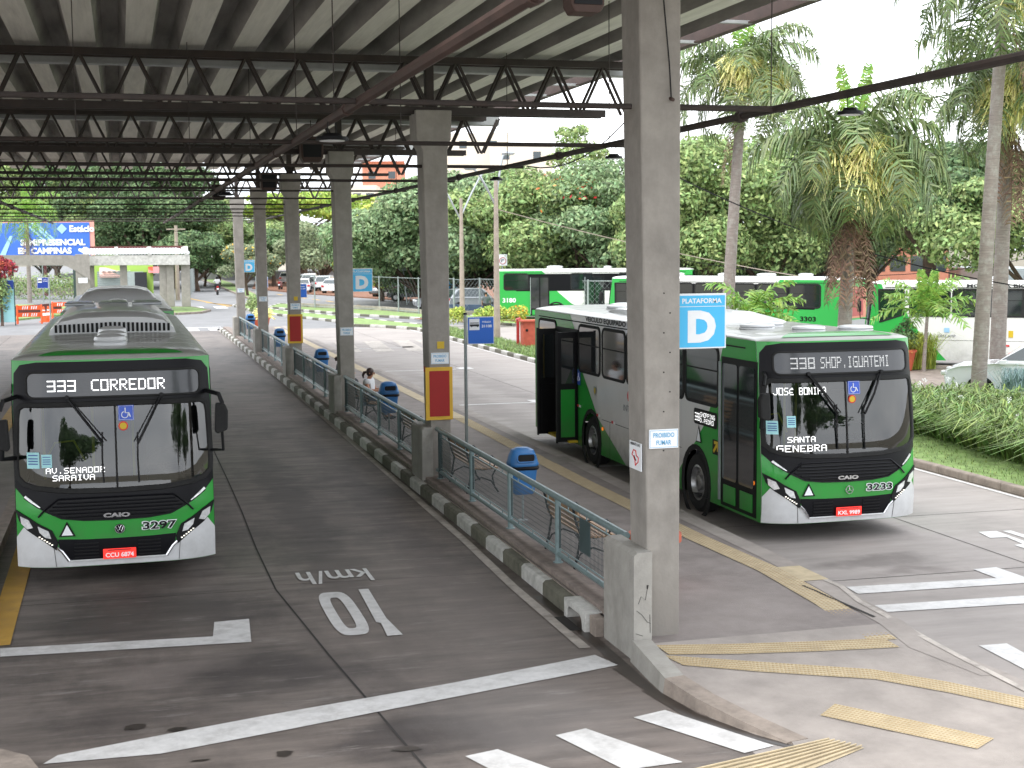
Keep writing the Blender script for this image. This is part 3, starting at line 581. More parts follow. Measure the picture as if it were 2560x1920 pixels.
# lamps and loudspeakers hung from the pipes
def floodlight(x,y,label):
    t=thing('hanging_floodlight',label,'floodlight',(x,y,5.8),0,'floodlights hung under the canopy pipes')
    mb=MB(); mb.cyl((0,0,-.13),(0,0,-.17),.2,.21,'black',16); mb.cyl((0,0,-.09),(0,0,-.13),.11,.14,'black',12); mb.build('lamp_housing',t,smooth=True)
    mb=MB(); mb.cyl((0,0,-.171),(0,0,-.178),.16,.16,'signwhite',16); mb.build('lamp_lens',t)
    mb=MB(); mb.tube([(-.05,0,.04),(-.055,0,-.1),(.055,0,-.1),(.05,0,.04)],.007,'black',5); mb.build('bracket',t)
    t.scale=(.6,.6,.8) if x>6 else (.9,.9,1)
floodlight(2.35,16.2,'large LED floodlight under brown pipe, left of the nearest column')
for y,l in ((12.55,'LED floodlight seen against palms, right of the nearest column'),(19.4,'LED floodlight just left of the nearest column, above the park trees'),(26,'LED floodlight above the twin-arm concrete lamp poles'),(33,'small LED floodlight by the third column, over the bright bush'),(45,'tiny LED floodlight over the road beyond the third column')): floodlight(6.84,y,l)
floodlight(2.35,33,'small LED floodlight under brown pipe above the second bus'); floodlight(-3.4,43,'LED floodlight on the left pipe above the billboard')
def speaker(x,y,z,label,s=1.):
    t=thing('loudspeaker',label,'loudspeaker',(x,y,z),0,'box loudspeakers hung under the roof')
    mb=MB(); mb.prism([(-.17*s,.2*s),(-.16*s,-.1*s),(-.12*s,-.17*s),(.12*s,-.17*s),(.16*s,-.1*s),(.17*s,.2*s)],-.13*s,.13*s,'eave','y'); mb.build('cabinet',t,bevel=.02)
    mb=MB(); mb.prism([(-.14*s,.16*s),(-.13*s,-.1*s),(.13*s,-.1*s),(.14*s,.16*s)],-.142*s,-.131*s,'black','y'); mb.build('speaker_grille',t)
    mb=MB(); mb.cyl((0,0,.2*s),(0,0,.75),.012,.012,'steel',5); mb.build('hanger',t)
speaker(4.12,12.5,6.68,'large brown box loudspeaker at the top edge beside nearest column')
speaker(4.69,36,6.85,'brown loudspeaker just left of the second column top',1.7); speaker(4.72,47,6.55,'brown loudspeaker beside the fifth column top',1.6); speaker(3.98,60,6.72,'distant loudspeaker left of the farthest column top',1.7)
# concrete end blocks and railings
for i,y in enumerate(COLY):
    lab=['chipped concrete block with cracked corner at the nearest column','low concrete block at the second column with red panel','low concrete block at the third column with a white cup on top','low concrete block at the fourth column','low concrete block at the fifth column','low concrete block at the farthest column'][i]
    mb=MB(); mb.prism([(5.15,0.),(5.15,1.14),(5.2,1.175),(5.355,1.175),(5.355,.0)],y-.12,y+.86,'conc2','y')
    if i==0:
        for pts in ([(5.2,.62),(5.23,.7),(5.28,.66),(5.3,.78)],[(5.18,.55),(5.24,.5),(5.3,.42),(5.34,.4)],[(5.17,.3),(5.25,.27)],[(5.33,.5),(5.335,.3)]): mb.tube([(a,y-.122,b) for a,b in pts],.003,'joint',4)
        mb.cyl((5.305,y-.118,.82),(5.3,y-.126,.78),.012,.006,'joint',6)
    o=mb.build('concrete_block',bevel=.018); tag(o,lab,'concrete block','concrete end blocks beside the columns')
def railing(y0,y1,label):
    t=thing('railing',label,'railing',(5.43,y0,.28),0,'mesh railings between the columns'); L=y1-y0
    mb=MB(); mb.cyl((0,0,.87),(0,L,.87),.045,.045,'rail',10); mb.build('top_rail',t,smooth=True)
    mb=MB(); mb.cyl((0,0,.12),(0,L,.12),.034,.034,'rail',10)
    mb.build('bottom_rail',t,smooth=True)
    n=4; ps=[.25+(L-.5)*k/n for k in range(n+1)]
    for p in ps[:]:
        mb=MB(); mb.cyl((0,p,0),(0,p,.85),.042,.042,'rail' if 0<p<L-1 and p>1 else 'raild',10); mb.cyl((0,p,0),(0,p,.012),.07,.07,'rail',10); mb.build('post',t,smooth=True)
    for a,b in zip(ps,ps[1:]):
        a+=.08;b-=.08; mb=MB()
        for q in ((a,.2),(a,.76)): mb.cyl((0,q[0],q[1]),(0,b,q[1]),.011,.011,'rail',5)
        mb.cyl((0,a,.2),(0,a,.76),.011,.011,'raild',5); mb.cyl((0,b,.2),(0,b,.76),.011,.011,'raild',5)
        for k in range(3): 
            yy=a+(b-a)*(k+.5)/3; mb.cyl((0,yy,.76),(0,yy,.83),.009,.009,'rail',5); mb.cyl((0,yy,.2),(0,yy,.14),.009,.009,'rail',5)
        mb.build('panel_frame',t); mb=MB()
        if y0<45:
            k=int((b-a)/.05); 
            for q in range(1,k): mb.box((0,a+(b-a)*q/k,.48),(.0048,.0048,.56),'wire')
            for q in range(1,8): mb.box((0,(a+b)/2,.2+.56*q/8),(.005,b-a,.005),'wire')
        else:
            k=int((b-a)/.1)
            for q in range(1,k): mb.box((0,a+(b-a)*q/k,.48),(.004,.004,.56),'wire')
        mb.build('wire_mesh',t)
for i in range(5):
    railing(COLY[i]+.88,COLY[i+1]-.14,['grey tube railing with wire mesh nearest to the viewer, ending at the chipped block','mesh railing between second and third columns, woman behind it','mesh railing between third and fourth columns','mesh railing between fourth and fifth columns','farthest mesh railing, between the last two columns'][i])
t=thing('blank_plate','small dark blank plate wired to the nearest railing in front of the bench','plate',(5.4,16.4,.86)); mb=MB(); mb.box((0,0,0),(.01,.4,.42),'raild'); mb.build('panel',t)
# notices on the columns
def notice(i,z,label):
    y=COLY[i]; t=thing('no_smoking_notice',label,'notice',(5.525,y-.012,z),0,'no smoking notices on the columns')
    mb=MB(); mb.box((0,0,0),(.33,.012,.205),'signwhite'); mb.build('notice_board',t); mb=MB(); fn=plane_fn((0,-.0075,0),(1,0,0),(0,0,1))
    text(mb,'PROIBIDO',.24,.05,plane_fn((0,-.0085,.04),(1,0,0),(0,0,1)),'txtblue'); text(mb,'FUMAR',.17,.05,plane_fn((0,-.0085,-.04),(1,0,0),(0,0,1)),'txtblue')
    for a,b,c,d in ((-.155,-.092,.155,-.088),(-.155,.088,.155,.092),(-.157,-.092,-.153,.092),(.153,-.092,.157,.092)): mb.add([fn(a,b),fn(c,b),fn(c,d),fn(a,d)],[(0,1,2,3)],'txtblue')
    mb.build('notice_print',t)
for i,(z,l) in enumerate(((2.37,'white PROIBIDO FUMAR notice on the nearest column'),(2.42,'PROIBIDO FUMAR notice above red panel on the second column'),(2.3,'PROIBIDO FUMAR notice on the third column, scribble below it'),(2.52,'pale notice above red panel on the fourth column'),(2.4,'small notice on the fifth column'),(2.45,'small notice on the farthest column'))): notice(i,z,l)
t=thing('state_smoking_sign','white sign with red state outline on the side of the nearest column','notice',(5.318,14.36,2.16))
mb=MB(); mb.box((-.008,0,0),(.012,.36,.3),'signwhite'); mb.build('notice_board',t)
mb=MB(); fn=lambda u,v:(-.016,-u,v)
pl=[(-.1,.02),(-.05,.09),(.03,.08),(.05,.02),(.12,.0),(.11,-.06),(.05,-.09),(.02,-.12),(0,-.05),(-.04,-.01)]
mb.tube([fn(a*.9,b*.8-.01) for a,b in pl],.007,'red',4,True); mb.tube([fn(-.03,0),fn(.03,-.05)],.006,'black',4); text(mb,'AMBIENTE LIVRE',.3,.03,lambda u,v:fn(u,v+.125),'dark'); mb.build('notice_print',t)
for i,l in ((1,'red panel with yellow border wrapped round the second column'),(3,'red panel with yellow border on the fourth column')):
    y=COLY[i]; t=thing('column_panel',l,'panel',(5.5,y-.02,1.78),0,'red and yellow panels on columns')
    mb=MB(); mb.box((.0,.0,0),(.5,.05,.96),'cladyel'); mb.build('panel_border',t,bevel=.004); mb=MB(); mb.box((0.005,-.027,0),(.37,.008,.83),'cladred'); mb.box((-.175,.25,.42),(.014,.45,.1),'cladred'); mb.build('red_field',t)
    t=thing('yellow_sticker','small yellow printed sticker above the notice on the '+('second' if i==1 else 'fourth')+' column','sticker',(5.545,y-.006,2.66 if i==1 else 2.78)); mb=MB(); mb.box((0,0,0),(.13,.006,.13),'yellowp')
    for q in range(4): mb.box((0,-.004,.04-q*.027),(.1,.004,.008),'cladyel')
    mb.build('print',t)
# platform D signs
def dsign(y,label,x=5.8,w_=.57):
    t=thing('platform_sign',label,'sign',(x,y,3.6),0,'blue platform D signs')
    mb=MB(); mb.box((w_/2,0,0),(w_,.02,.6),'signwhite'); mb.build('sign_board',t)
    mb=MB(); a=.015; mb.box((w_/2,-.0115,-.065),(w_-.03,.004,.44),'cyan'); mb.box((w_/2,-.0115,.22),(w_-.03,.004,.115),'cyan'); mb.build('blue_field',t)
    mb=MB(); text(mb,'D',.33,.35,plane_fn((w_/2,-.0145,-.06),(1,0,0),(0,0,1)),'signwhite',.06); text(mb,'PLATAFORMA',.46,.055,plane_fn((w_/2,-.0145,.22),(1,0,0),(0,0,1)),'signwhite',.025); mb.build('lettering',t)
    mb=MB(); mb.box((-.06,.02,.2),(.3,.02,.03),'galv'); mb.box((-.06,.02,-.2),(.3,.02,.03),'galv'); mb.build('bracket',t)
dsign(14.4,'blue PLATAFORMA D sign on the right of the nearest column'); dsign(36.4,'blue PLATAFORMA D sign on the right of the third column',5.7,.55); dsign(69.8,'tiny blue D sign beside the farthest column',5.7,.55)
def stopsign(x,y,z,label,num='31108',flip=1,s=1.,dark='signblue'):
    t=thing('bus_stop_sign',label,'bus stop sign',(x,y,.2),0,'blue bus stop signs on poles')
    mb=MB(); mb.cyl((0,0,0),(0,0,z+.08),.035,.035,'galv',10); mb.cyl((0,0,z+.08),(0,0,z+.12),.04,.04,'black',10); mb.build('pole',t,smooth=True)
    c=.33*flip; mb=MB(); mb.box((c,-.02,z-.26),(.58,.02,.58),'signwhite'); mb.box((c,-.032,z-.26),(.555,.004,.555),dark); mb.build('sign_board',t)
    mb=MB(); mb.box((c-.14,-.036,z-.13),(.22,.004,.24),'signwhite'); mb.build('pictogram_field',t)
    mb=MB(); mb.box((c-.14,-.040,z-.15),(.2,.004,.045),'dark'); mb.box((c-.14,-.040,z-.1),(.19,.003,.02),'greyshirt'); mb.cyl((c-.2,-.042,z-.175),(c-.2,-.038,z-.175),.014,.014,'dark'); mb.cyl((c-.07,-.042,z-.175),(c-.07,-.038,z-.175),.014,.014,'dark'); mb.build('bus_pictogram',t)
    mb=MB(); text(mb,'PARADA',.19,.04,plane_fn((c+.13,-.036,z-.08),(1,0,0),(0,0,1)),'signwhite'); text(mb,num,.22,.06,plane_fn((c+.13,-.036,z-.17),(1,0,0),(0,0,1)),'signwhite',.03); mb.build('lettering',t)
stopsign(7.0,29.3,2.72,'blue PARADA 31108 bus stop sign on pole beside the open bus'); stopsign(6.95,60.5,2.7,'blue bus stop sign half hidden behind the fourth column','31107'); stopsign(6.95,77.0,2.7,'farthest blue bus stop sign, just left of the fifth column','31106')
x,y=-3.75,80.8; stopsign(x,y,2.75,'blue bus stop sign in front of the wire fence at far left','31104',-1,1,'darkblue')
# ------------------------------------------------------------------ buses
W=1.27; ZS=2.99; ZT=3.085
def prof(z): return .0 if z<1.0 else .035*min(1,(z-1.0)/.3)+(.20*((z-1.25)/1.7)**1.35 if z>1.25 else 0)
def yf(x,z): return .25*min(1,abs(x)/W)**5+prof(z)+(.03*max(0,(.55-z)/.3) if z<.55 else 0)
def FF(x,z,off=0):
    x=max(-W,min(W,x)); e=.01
    dx=(yf(min(W,x+e),z)-yf(max(-W,x-e),z))/(2*e); dz=(yf(x,z+e)-yf(x,z-e))/(2*e); n=Vector((dx,-1,dz)).normalized()
    return tuple(Vector((x,yf(x,z),z))+n*off)
def make_bus(label,group,L=12.3,front=None,rear_s=8.2,front_s=2.75,detail=2,gm='green',wm='white',rm='roofbus',ac=None,hatches=(),side=(),route=None,number='3297',open_doors=False,door_side=True,rearad=False,band=False,emblem='vw',plate_no='CCU 6874',small=None,mirrors=(-1,1),gs=1.):
    R=thing('city_bus',label,'bus',(0,0,0),0,group); st_=.06 if detail>1 else .2
    ws=[(-1.22,2.26),(-1.2,2.36),(-1.13,2.41),(1.13,2.41),(1.2,2.36),(1.22,2.26),(1.245,1.6),(1.23,1.47),(1.15,1.385),(.98,1.33),(.6,1.285),(0,1.27),(-.6,1.285),(-.98,1.33),(-1.15,1.385),(-1.23,1.47),(-1.245,1.6)]
    mb=MB()
    # front skin
    nx=56 if detail>1 else 22; nz=44 if detail>1 else 16; xs=[W*math.sin(math.pi/2*(2*i/nx-1)) if 0 else -W+2*W*i/nx for i in range(nx+1)]; zs=[.28+(ZS-.28)*j/nz for j in range(nz+1)]
    V=[];F_=[]
    for z in zs:
        for x in xs: V.append(FF(x,z))
    for j in range(nz):
        for i in range(nx):
            cx=(xs[i]+xs[i+1])/2; cz=(zs[j]+zs[j+1])/2
            if inside(cx,cz,ws): continue
            F_.append((j*(nx+1)+i,j*(nx+1)+i+1,(j+1)*(nx+1)+i+1,(j+1)*(nx+1)+i))
    mb.add(V,F_,gm)
    arch=[[(s+.58*math.cos(a),.5+.6*math.sin(a)) for a in np.linspace(0,2*math.pi,25)[:-1]] for s in (front_s,rear_s)]
    st2=.05 if detail>1 else .1
    for sd in (-1,1):
        ss=[.25+ (L-.25-.12)*i/int((L-.48)/st2) for i in range(int((L-.48)/st2)+1)]; zz_=[.28+(1.2-.28)*j/int(.92/st2) for j in range(int(.92/st2)+1)]+[1.6,2.2,ZS]
        V=[(sd*W,max(s,yf(W,z)) if i==0 else max(s,yf(W,z)+.001*i),z) for z in zz_ for i,s in enumerate(ss)]; n=len(ss); F_=[]
        for j in range(len(zz_)-1):
            for i in range(n-1):
                cs=(ss[i]+ss[i+1])/2; cz=(zz_[j]+zz_[j+1])/2
                if any(math.hypot(cs-q,cz-.5)<.56 for q in (front_s,rear_s)): continue
                F_.append((j*n+i,j*n+i+1,(j+1)*n+i+1,(j+1)*n+i))
        mb.add(V,F_,wm)
    # rear
    rr=[(-W,L-.12),(-W+.03,L-.04),(-W+.12,L),(W-.12,L),(W-.03,L-.04),(W,L-.12)]
    for a,b in zip(rr,rr[1:]): mb.poly([(a[0],a[1],.35),(b[0],b[1],.35),(b[0],b[1],ZS),(a[0],a[1],ZS)],gm)
    # roof
    def RF(x,s,off=0):
        x=max(-W,min(W,x)); y0=yf(x,ZS); y=y0+s*(L-.02-y0)/(L-.02-prof(ZS)); g=min(1,max(0,s)/.42); g=(1-(1-g)**2.6)**.5; gr=min(1,max(0,(L-.02-y))/.25); gr=(1-(1-gr)**2.4)**.5
        return (x,y,ZS+(ZT-ZS)*(max(0,1-abs(x/W)**4.5))**.55*g*gr+off)
    sl_=[0,.03,.08,.15,.25,.42]+[.42+(L-1.1)*k/20 for k in range(1,21)]+[L-.5,L-.3,L-.2,L-.12]; xr_=[W*math.sin(math.pi/2*(2*i/30-1)) for i in range(31)]
    sl_=[q*(1) for q in sl_]; V=[RF(x,min(q,L-.36),0) if k<len(sl_)-1 else (x,L-.0 if abs(x)<1.15 else L-.12,ZS) for k,q in enumerate(sl_) for x in xr_]; n=31
    sl_=sorted(set(min(q,L-.36) for q in sl_)); V=[RF(x,q) for q in sl_ for x in xr_]; V+=[(x,L-.001 if abs(x)<1.15 else L-.12,ZS) for x in xr_]; k=len(sl_)+1
    mb.add(V,[(j*n+i,j*n+i+1,(j+1)*n+i+1,(j+1)*n+i) for j in range(k-1) for i in range(n-1)],rm)
    mb.add([(-W,.5,.29),(W,.5,.29),(W,L-.2,.36),(-W,L-.2,.36)],[(0,1,2,3)],'black')
    for q in (front_s,rear_s):
        for sd in (-1,1): mb.box((sd*.76,q,.72),(.4,1.25,.95),'black')
    SFs={sd:(lambda sd:(lambda s,z,off=0:(sd*(W+off),s,z)))(sd) for sd in (-1,1)}
    for sd in (-1,1):
        SF=SFs[sd]
        gp=[(yf(W,z)+.004,z) for z in (.28,.45,.6,1.0,1.15,1.3,1.6,1.9,2.2,2.5,2.75,ZS)]+[(1.55*gs**3,ZS),(1.72*gs**3,2.78),(2.0*gs,2.1),(2.3*gs,1.62),(2.7*gs,1.25),(3.15*gs,.9),(3.9*gs,.28)]
        for hole in (arch[0],): plate(mb,gp,SF,gm,.004,0,st_,hole)
        gr=[(L-2.75,ZS),(L-3.15,2.6),(L-3.5,1.9),(L-4.55,1.0),(L-6.2,.28),(L-.1,.3),(L-.1,ZS)]
        plate(mb,gr,SF,gm,.004,0,st_,arch[1])
        mb.box((sd*(W+.006),L/2+.2,2.865),(.02,L-1.3,.022),'rubber')
        mb.box((sd*(W+.004),(front_s+rear_s)/2,1.0),(.006,rear_s-front_s-1.3,.008),'rubber')
        for k in range(3,11): mb.box((sd*(W+.003),k*1.18,1.35 if k%2 else .64),(.004,.006,.9 if k%2 else .7),'rubber') if abs(k*1.18-front_s)>.7 and abs(k*1.18-rear_s)>.7 and detail>1 else None
        for a in arch: ring(mb,[p for p in a],.1,SF,'rubber',.016)
    if detail>1:
        # roof cap paint and corner lights
        plate(mb,[(-.93,.05),(.93,.05),(.7,.3),(.35,.42),(0,.46),(-.35,.42),(-.7,.3)],RF,gm,.012,0,.06)
        for k in range(1,14):
            ss_=L*k/14.; mb.tube([RF(x*.97,ss_,.0) for x in xr_[2:-2:2]],.004,rm,4)
    mb.build('body',R,smooth=True)
    if rearad:
        mb=MB(); mb.box((0,L+.004,2.05),(2.1,.02,1.25),'salmon'); mb.box((0,L+.008,2.05),(1.5,.02,1.1),'redcar'); mb.box((0,L+.01,1.0),(1.9,.03,.7),'silver'); mb.build('rear_panel',R)
    # fascia, bumper, grilles
    if front is not False:
        low=[(-1.268,1.33),(-1.15,1.2),(-1.0,1.095),(-.87,1.02),(-.69,.935),(-.41,.9),(0,.89),(.41,.9),(.69,.935),(.87,1.02),(1.0,1.095),(1.15,1.2),(1.268,1.33)]
        fa=low+[(1.262,2.4),(1.24,2.82),(1.16,2.93),(.95,2.965),(-.95,2.965),(-1.16,2.93),(-1.24,2.82),(-1.262,2.4)]
        mb=MB(); plate(mb,fa,FF,'fascia',.008,.01,.05 if detail>1 else .12,ws); ring(mb,ws,.075,FF,'rubber',.026); 
        mb.tube([FF(x,z,.02) for x,z in low[1:-1]],.008,'black',5)
        o=mb.build('front_panel',R,smooth=True)
        mb=MB(); plate(mb,ws,FF,'windscreen' if detail>1 else 'darkglass',.006,0,.1); o=mb.build('windscreen',R,smooth=True)
        if detail>1:
            mb=MB(); mb.tube([FF(.02,z,.012) for z in (1.27,1.7,2.1,2.41)],.014,'rubber',5); mb.build('centre_bar',o)
        bp=[(-1.265,.29),(1.265,.29),(1.265,.68),(1.17,.82),(.80,.56),(.73,.53),(.62,.37),(-.62,.37),(-.73,.53),(-.80,.56),(-1.17,.82),(-1.265,.68)]
        mb=MB(); plate(mb,bp,FF,'bumper',.016,.02,.05 if detail>1 else .15)
        if detail>1:
            for sx in(-1,1):
                mb.tube([FF(sx*.78,.30,.018),FF(sx*.8,.55,.018)],.004,'joint',4); mb.tube([FF(sx*.62,.375,.03),FF(sx*.70,.50,.03),FF(sx*.76,.555,.03)],.018,'chrome',6)
            mb.tube([FF(x/10*.62,.368,.028) for x in range(-10,11)],.014,'bumper',6)
        mb.build('bumper',R,smooth=True)
        mb=MB(); lg=[(-.75,.66),(-.4,.645),(0,.64),(.4,.645),(.75,.66),(.73,.53),(.62,.37),(-.62,.37),(-.73,.53)]; plate(mb,lg,FF,'fascia',.012,.01,.08)
        if detail>1:
            for z in (.41,.455,.50,.545,.59):
                for a,b in ((-.55,-.24),(.26,.55)): mb.tube([FF(a+(b-a)*q/6,z,.022) for q in range(7)],.011,'black',4)
            mb.build('lower_grille',R,smooth=True)
            mb=MB(); plate(mb,[(-.72,1.17),(.72,1.17),(.86,1.06),(.66,.95),(.4,.92),(0,.915),(-.4,.92),(-.66,.95),(-.86,1.06)],FF,'black',.014,.01,.08)
            for k,z in enumerate((.955,1.0,1.045,1.09,1.135)):
                w_=(.62,.74,.84,.8,.75)[k]; mb.tube([FF(-w_+2*w_*q/14,z,.026) for q in range(15)],.0125,'fascia',5)
            mb.tube([FF(x,z,.024) for x,z in ((-.98,.96),(-.9,1.05),(-.73,1.185),(.73,1.185),(.9,1.05),(.98,.96))],.013,'fascia',5); mb.build('upper_grille',R,smooth=True)
            mb=MB(); fn=lambda u,v:FF(u,v+.955,.045); text(mb,'CAIO',.34,.06,fn,'chrome',.06); mb.build('maker_badge',R)
        else: mb.build('lower_grille',R,smooth=True)
        for sx in (-1,1):
            h=[(1.262,1.04),(1.22,.9),(1.12,.78),(.95,.66),(.77,.52),(.745,.62),(.82,.78),(1.0,.88),(1.1,.95)]; mb=MB(); plate(mb,[(sx*a,b) for a,b in h],FF,'black',.022,.02,.06); o=mb.build('headlight',R,smooth=True)
            mb=MB(); 
            for q in ([(1.2,.965),(1.1,.92),(1.05,.82),(1.12,.80),(1.19,.87)],[(.99,.84),(.86,.775),(.83,.675),(.9,.69),(.97,.76)]): plate(mb,[(sx*a,b) for a,b in q],FF,'lens',.03,.01,.05)
            mb.build('lens',o,smooth=True); mb=MB()
            for k in range(6): p0=FF(sx*(.97-.03*k),.7-.021*k,.032); mb.box(p0,(.022,.012,.014),'lenslit')
            mb.build('led_strip',o); mb=MB()
            plate(mb,[(sx*a,b) for a,b in [(1.15,1.21),(1.13,1.235),(.95,1.085),(.97,1.075)]],FF,'lens',.022,.01,.1); mb.build('running_light',o)
        for sx in mirrors:
            mb=MB(); a=[FF(sx*1.2,2.52,.02),(sx*1.36,-.02,2.5),(sx*1.4,-.06,2.38)]; mb.tube(a,.03,'black',7); mb.tube([(sx*1.38,-.05,2.2),(sx*1.4,.0,1.75),FF(sx*1.25,1.72,.0)],.02 if sx>0 else .035,'black',6)
            mb.build('mirror_arm',R,smooth=True); mb=MB(); zb=1.86 if sx<0 else 1.98
            mb.prism([(sx*1.29,zb+.02),(sx*1.33,zb),(sx*1.46,zb+.05),(sx*1.47,zb+.3),(sx*1.43,zb+.4),(sx*1.31,zb+.41)],-.11,.02,'rubber','y'); mb.build('mirror',R,bevel=.025)
        # destination sign
        dn=rrect(-1.08,2.5,1.12,2.83,.09)
        mb=MB(); plate(mb,dn,FF,'ledpanel',.016,.01,.12); ring(mb,dn,.03,FF,'rubber',.03); o=mb.build('destination_sign',R,smooth=True)
        fn=lambda u,v:FF(u,v,.02)
        if route:
            mb=MB(); 
            for (tx,u0,v0,wd,ht) in route: led(mb,tx,u0,v0,wd,ht,fn,'led' if emblem=='vw' else 'leddim')
            mb.build('led_lettering',o)
        if small:
            mb=MB()
            for (tx,u0,v0,wd,ht) in small: led(mb,tx,u0,v0,wd,ht,lambda u,v:FF(u,v,.012))
            mb.build('led_stop_name',R)
        if detail>1:
            for k,(x0,z0,x1,z1) in enumerate(((-.58,2.5,-.15,1.9),(.62,2.5,.3,1.88))):
                mb=MB(); A=FF(x0,z0,.03);B=FF(x1,z1,.06); A2=FF(x0+(-.0),z0-.03,.03)
                mb.tube([A,[(a+b)/2 for a,b in zip(FF(x0,z0,.09),FF(x1,z1,.09))],B],.018,'black',5); mb.tube([FF(x0+.05*(1 if k==0 else -1),z0-.03,.04),FF(x1+.05*(1 if k==0 else -1),z1+.02,.07)],.009,'black',5)
                mb.tube([FF(x1,z1+.14,.035),FF(x1-.01,z1-.2,.035),FF(x1,z1-.52,.03)],.012,'black',5); mb.cyl(FF(x0,z0,.0),FF(x0,z0,.06),.035,.03,'black',8); mb.build('wiper',R)
            mb=MB(); f2=lambda u,v:FF(u+.16,v+2.28,.016)
            mb.add([f2(-.1,-.1),f2(.1,-.1),f2(.1,.1),f2(-.1,.1)],[(0,1,2,3)],'bluesign'); f3=lambda u,v:FF(u+.16,v+2.28,.019)
            mb.tube([f3(-.01,.065),f3(-.01,.0),f3(.035,.0),f3(.055,-.055)],.008,'signwhite',5); mb.tube([f3(-.015+.042*math.cos(a),-.025+.042*math.sin(a)) for a in np.linspace(1.9,6.6,14)],.006,'signwhite',5); mb.cyl(f3(-.012,.078),f3(-.012,.079),.014,.014,'signwhite',8); mb.tube([f3(a,b) for a,b in ((-.09,-.09),(.09,-.09),(.09,.09),(-.09,.09))],.003,'signwhite',4,True); mb.build('access_sticker',R)
            mb=MB(); c=FF(.12,2.11,.016); mb.cyl(c,(c[0],c[1]-.004,c[2]),.062,.062,'red',18); mb.cyl((c[0],c[1]-.004,c[2]),(c[0],c[1]-.007,c[2]),.045,.045,'yellowp',18); 
            mb.build('round_sticker',R)
            for (x0,z0,wd,ht) in ((-1.1,1.59,.155,.21),(-.92,1.6,.13,.17)) if emblem=='vw' else ((-1.2,1.62,.15,.2),(-.93,1.72,.13,.17)):
                mb=MB(); g4=lambda u,v:FF(x0+u,z0+v,.014); mb.add([g4(0,0),g4(wd,0),g4(wd,ht),g4(0,ht)],[(0,1,2,3)],'paper'); g5=lambda u,v:FF(x0+u,z0+v,.017)
                for q in (.25,.42,.58,.78): mb.add([g5(wd*.12,ht*q),g5(wd*.88,ht*q),g5(wd*.88,ht*(q+.06)),g5(wd*.12,ht*(q+.06))],[(0,1,2,3)],'darkblue')
                mb.build('paper_notice',R)
            # emblem, number, plate, triangle
            mb=MB(); c=Vector(FF(.03,.765,.03)) ; ex=.03
            mb.tube([c+Vector((.058*math.cos(a),0,.058*math.sin(a))) for a in np.linspace(0,2*math.pi,25)[:-1]],.007,'chrome',6,True)
            if emblem=='vw':
                mb.cyl(c+Vector((0,.012,0)),c+Vector((0,.004,0)),.055,.055,'fascia',18); mb.tube([c+Vector(p) for p in ((-.022,0,.045),(0,0,.006),(.022,0,.045))],.005,'chrome',4); mb.tube([c+Vector(p) for p in ((-.045,0,.025),(-.022,0,-.035),(0,0,.0),(.022,0,-.035),(.045,0,.025))],.005,'chrome',4)
            else:
                for a in (90,210,330): mb.tube([c,c+Vector((.055*math.cos(math.radians(a)),0,.055*math.sin(math.radians(a))))],[.01,.003],'chrome',4)
            mb.build('emblem',R)
            mb=MB(); text(mb,number,.46,.125,lambda u,v:FF(u+.54,v+.785,.022),'signwhite',.07); text(mb,number,.43,.105,lambda u,v:FF(u+.54,v+.785,.026),'black',.025); mb.build('fleet_number',R)
            mb=MB(); mb.poly([FF(-.735,.695,.02),FF(-.525,.695,.02),FF(-.63,.895,.02)],'black'); mb.poly([FF(-.70,.712,.024),FF(-.56,.712,.024),FF(-.63,.85,.024)],'signwhite'); mb.build('triangle_marker',R)
            y=FF(0,.44,.05)[1]; mb=MB(); mb.box((.02,y,.44),(.42,.012,.135),'platered'); o=mb.build('licence_plate',R,bevel=.006); mb=MB(); text(mb,plate_no,.36,.062,plane_fn((.02,y-.009,.425),(1,0,0),(0,0,1)),'signwhite',.03); mb.box((.02,y-.008,.49),(.3,.004,.016),'redcar'); mb.build('plate_text',o)
            # cab interior
            mb=MB(); mb.box((0,.85,1.2),(2.3,.75,.16),'rubber'); mb.box((0,.62,1.0),(2.3,.2,.4),'black'); mb.box((.66,.8,1.32),(.55,.35,.12),'black',0,.8); mb.build('dashboard',R,bevel=.03)
            mb=MB(); mb.tube([(.66+.25*math.cos(a),.98+.1*math.sin(a),1.46+.2*math.sin(a)) for a in np.linspace(0,2*math.pi,21)[:-1]],.02,'black',6,True); mb.tube([(.66,.98,1.46),(.66,.85,1.25)],.03,'black',6); mb.tube([(.42,.97,1.44),(.9,.97,1.44)],.015,'black',5); mb.build('steering_wheel',R)
            mb=MB(); mb.box((.66,1.75,1.65),(.5,.14,.85),'dark'); mb.box((.66,1.5,1.22),(.5,.5,.14),'dark'); mb.build('driver_seat',R,bevel=.04)
            for x_,y_ in ((-.3,1.5),(-.95,1.3),(.25,2.2)):
                mb=MB(); mb.tube([(x_,y_,.8),(x_,y_,2.7)],.02,'yellowp',6); mb.build('handrail',R)
            mb=MB(); mb.tube([(-.95,1.2,1.5),(-.8,1.2,1.78),(-.55,1.2,1.8),(-.4,1.2,1.5)],.016,'yellowp',6); mb.build('handrail',R)
            mb=MB(); mb.box((0,2.9,1.9),(2.4,.05,2.0),'dark'); mb.box((-.1,2.4,2.5),(1.0,.1,.6),'dark'); mb.build('partition',R)
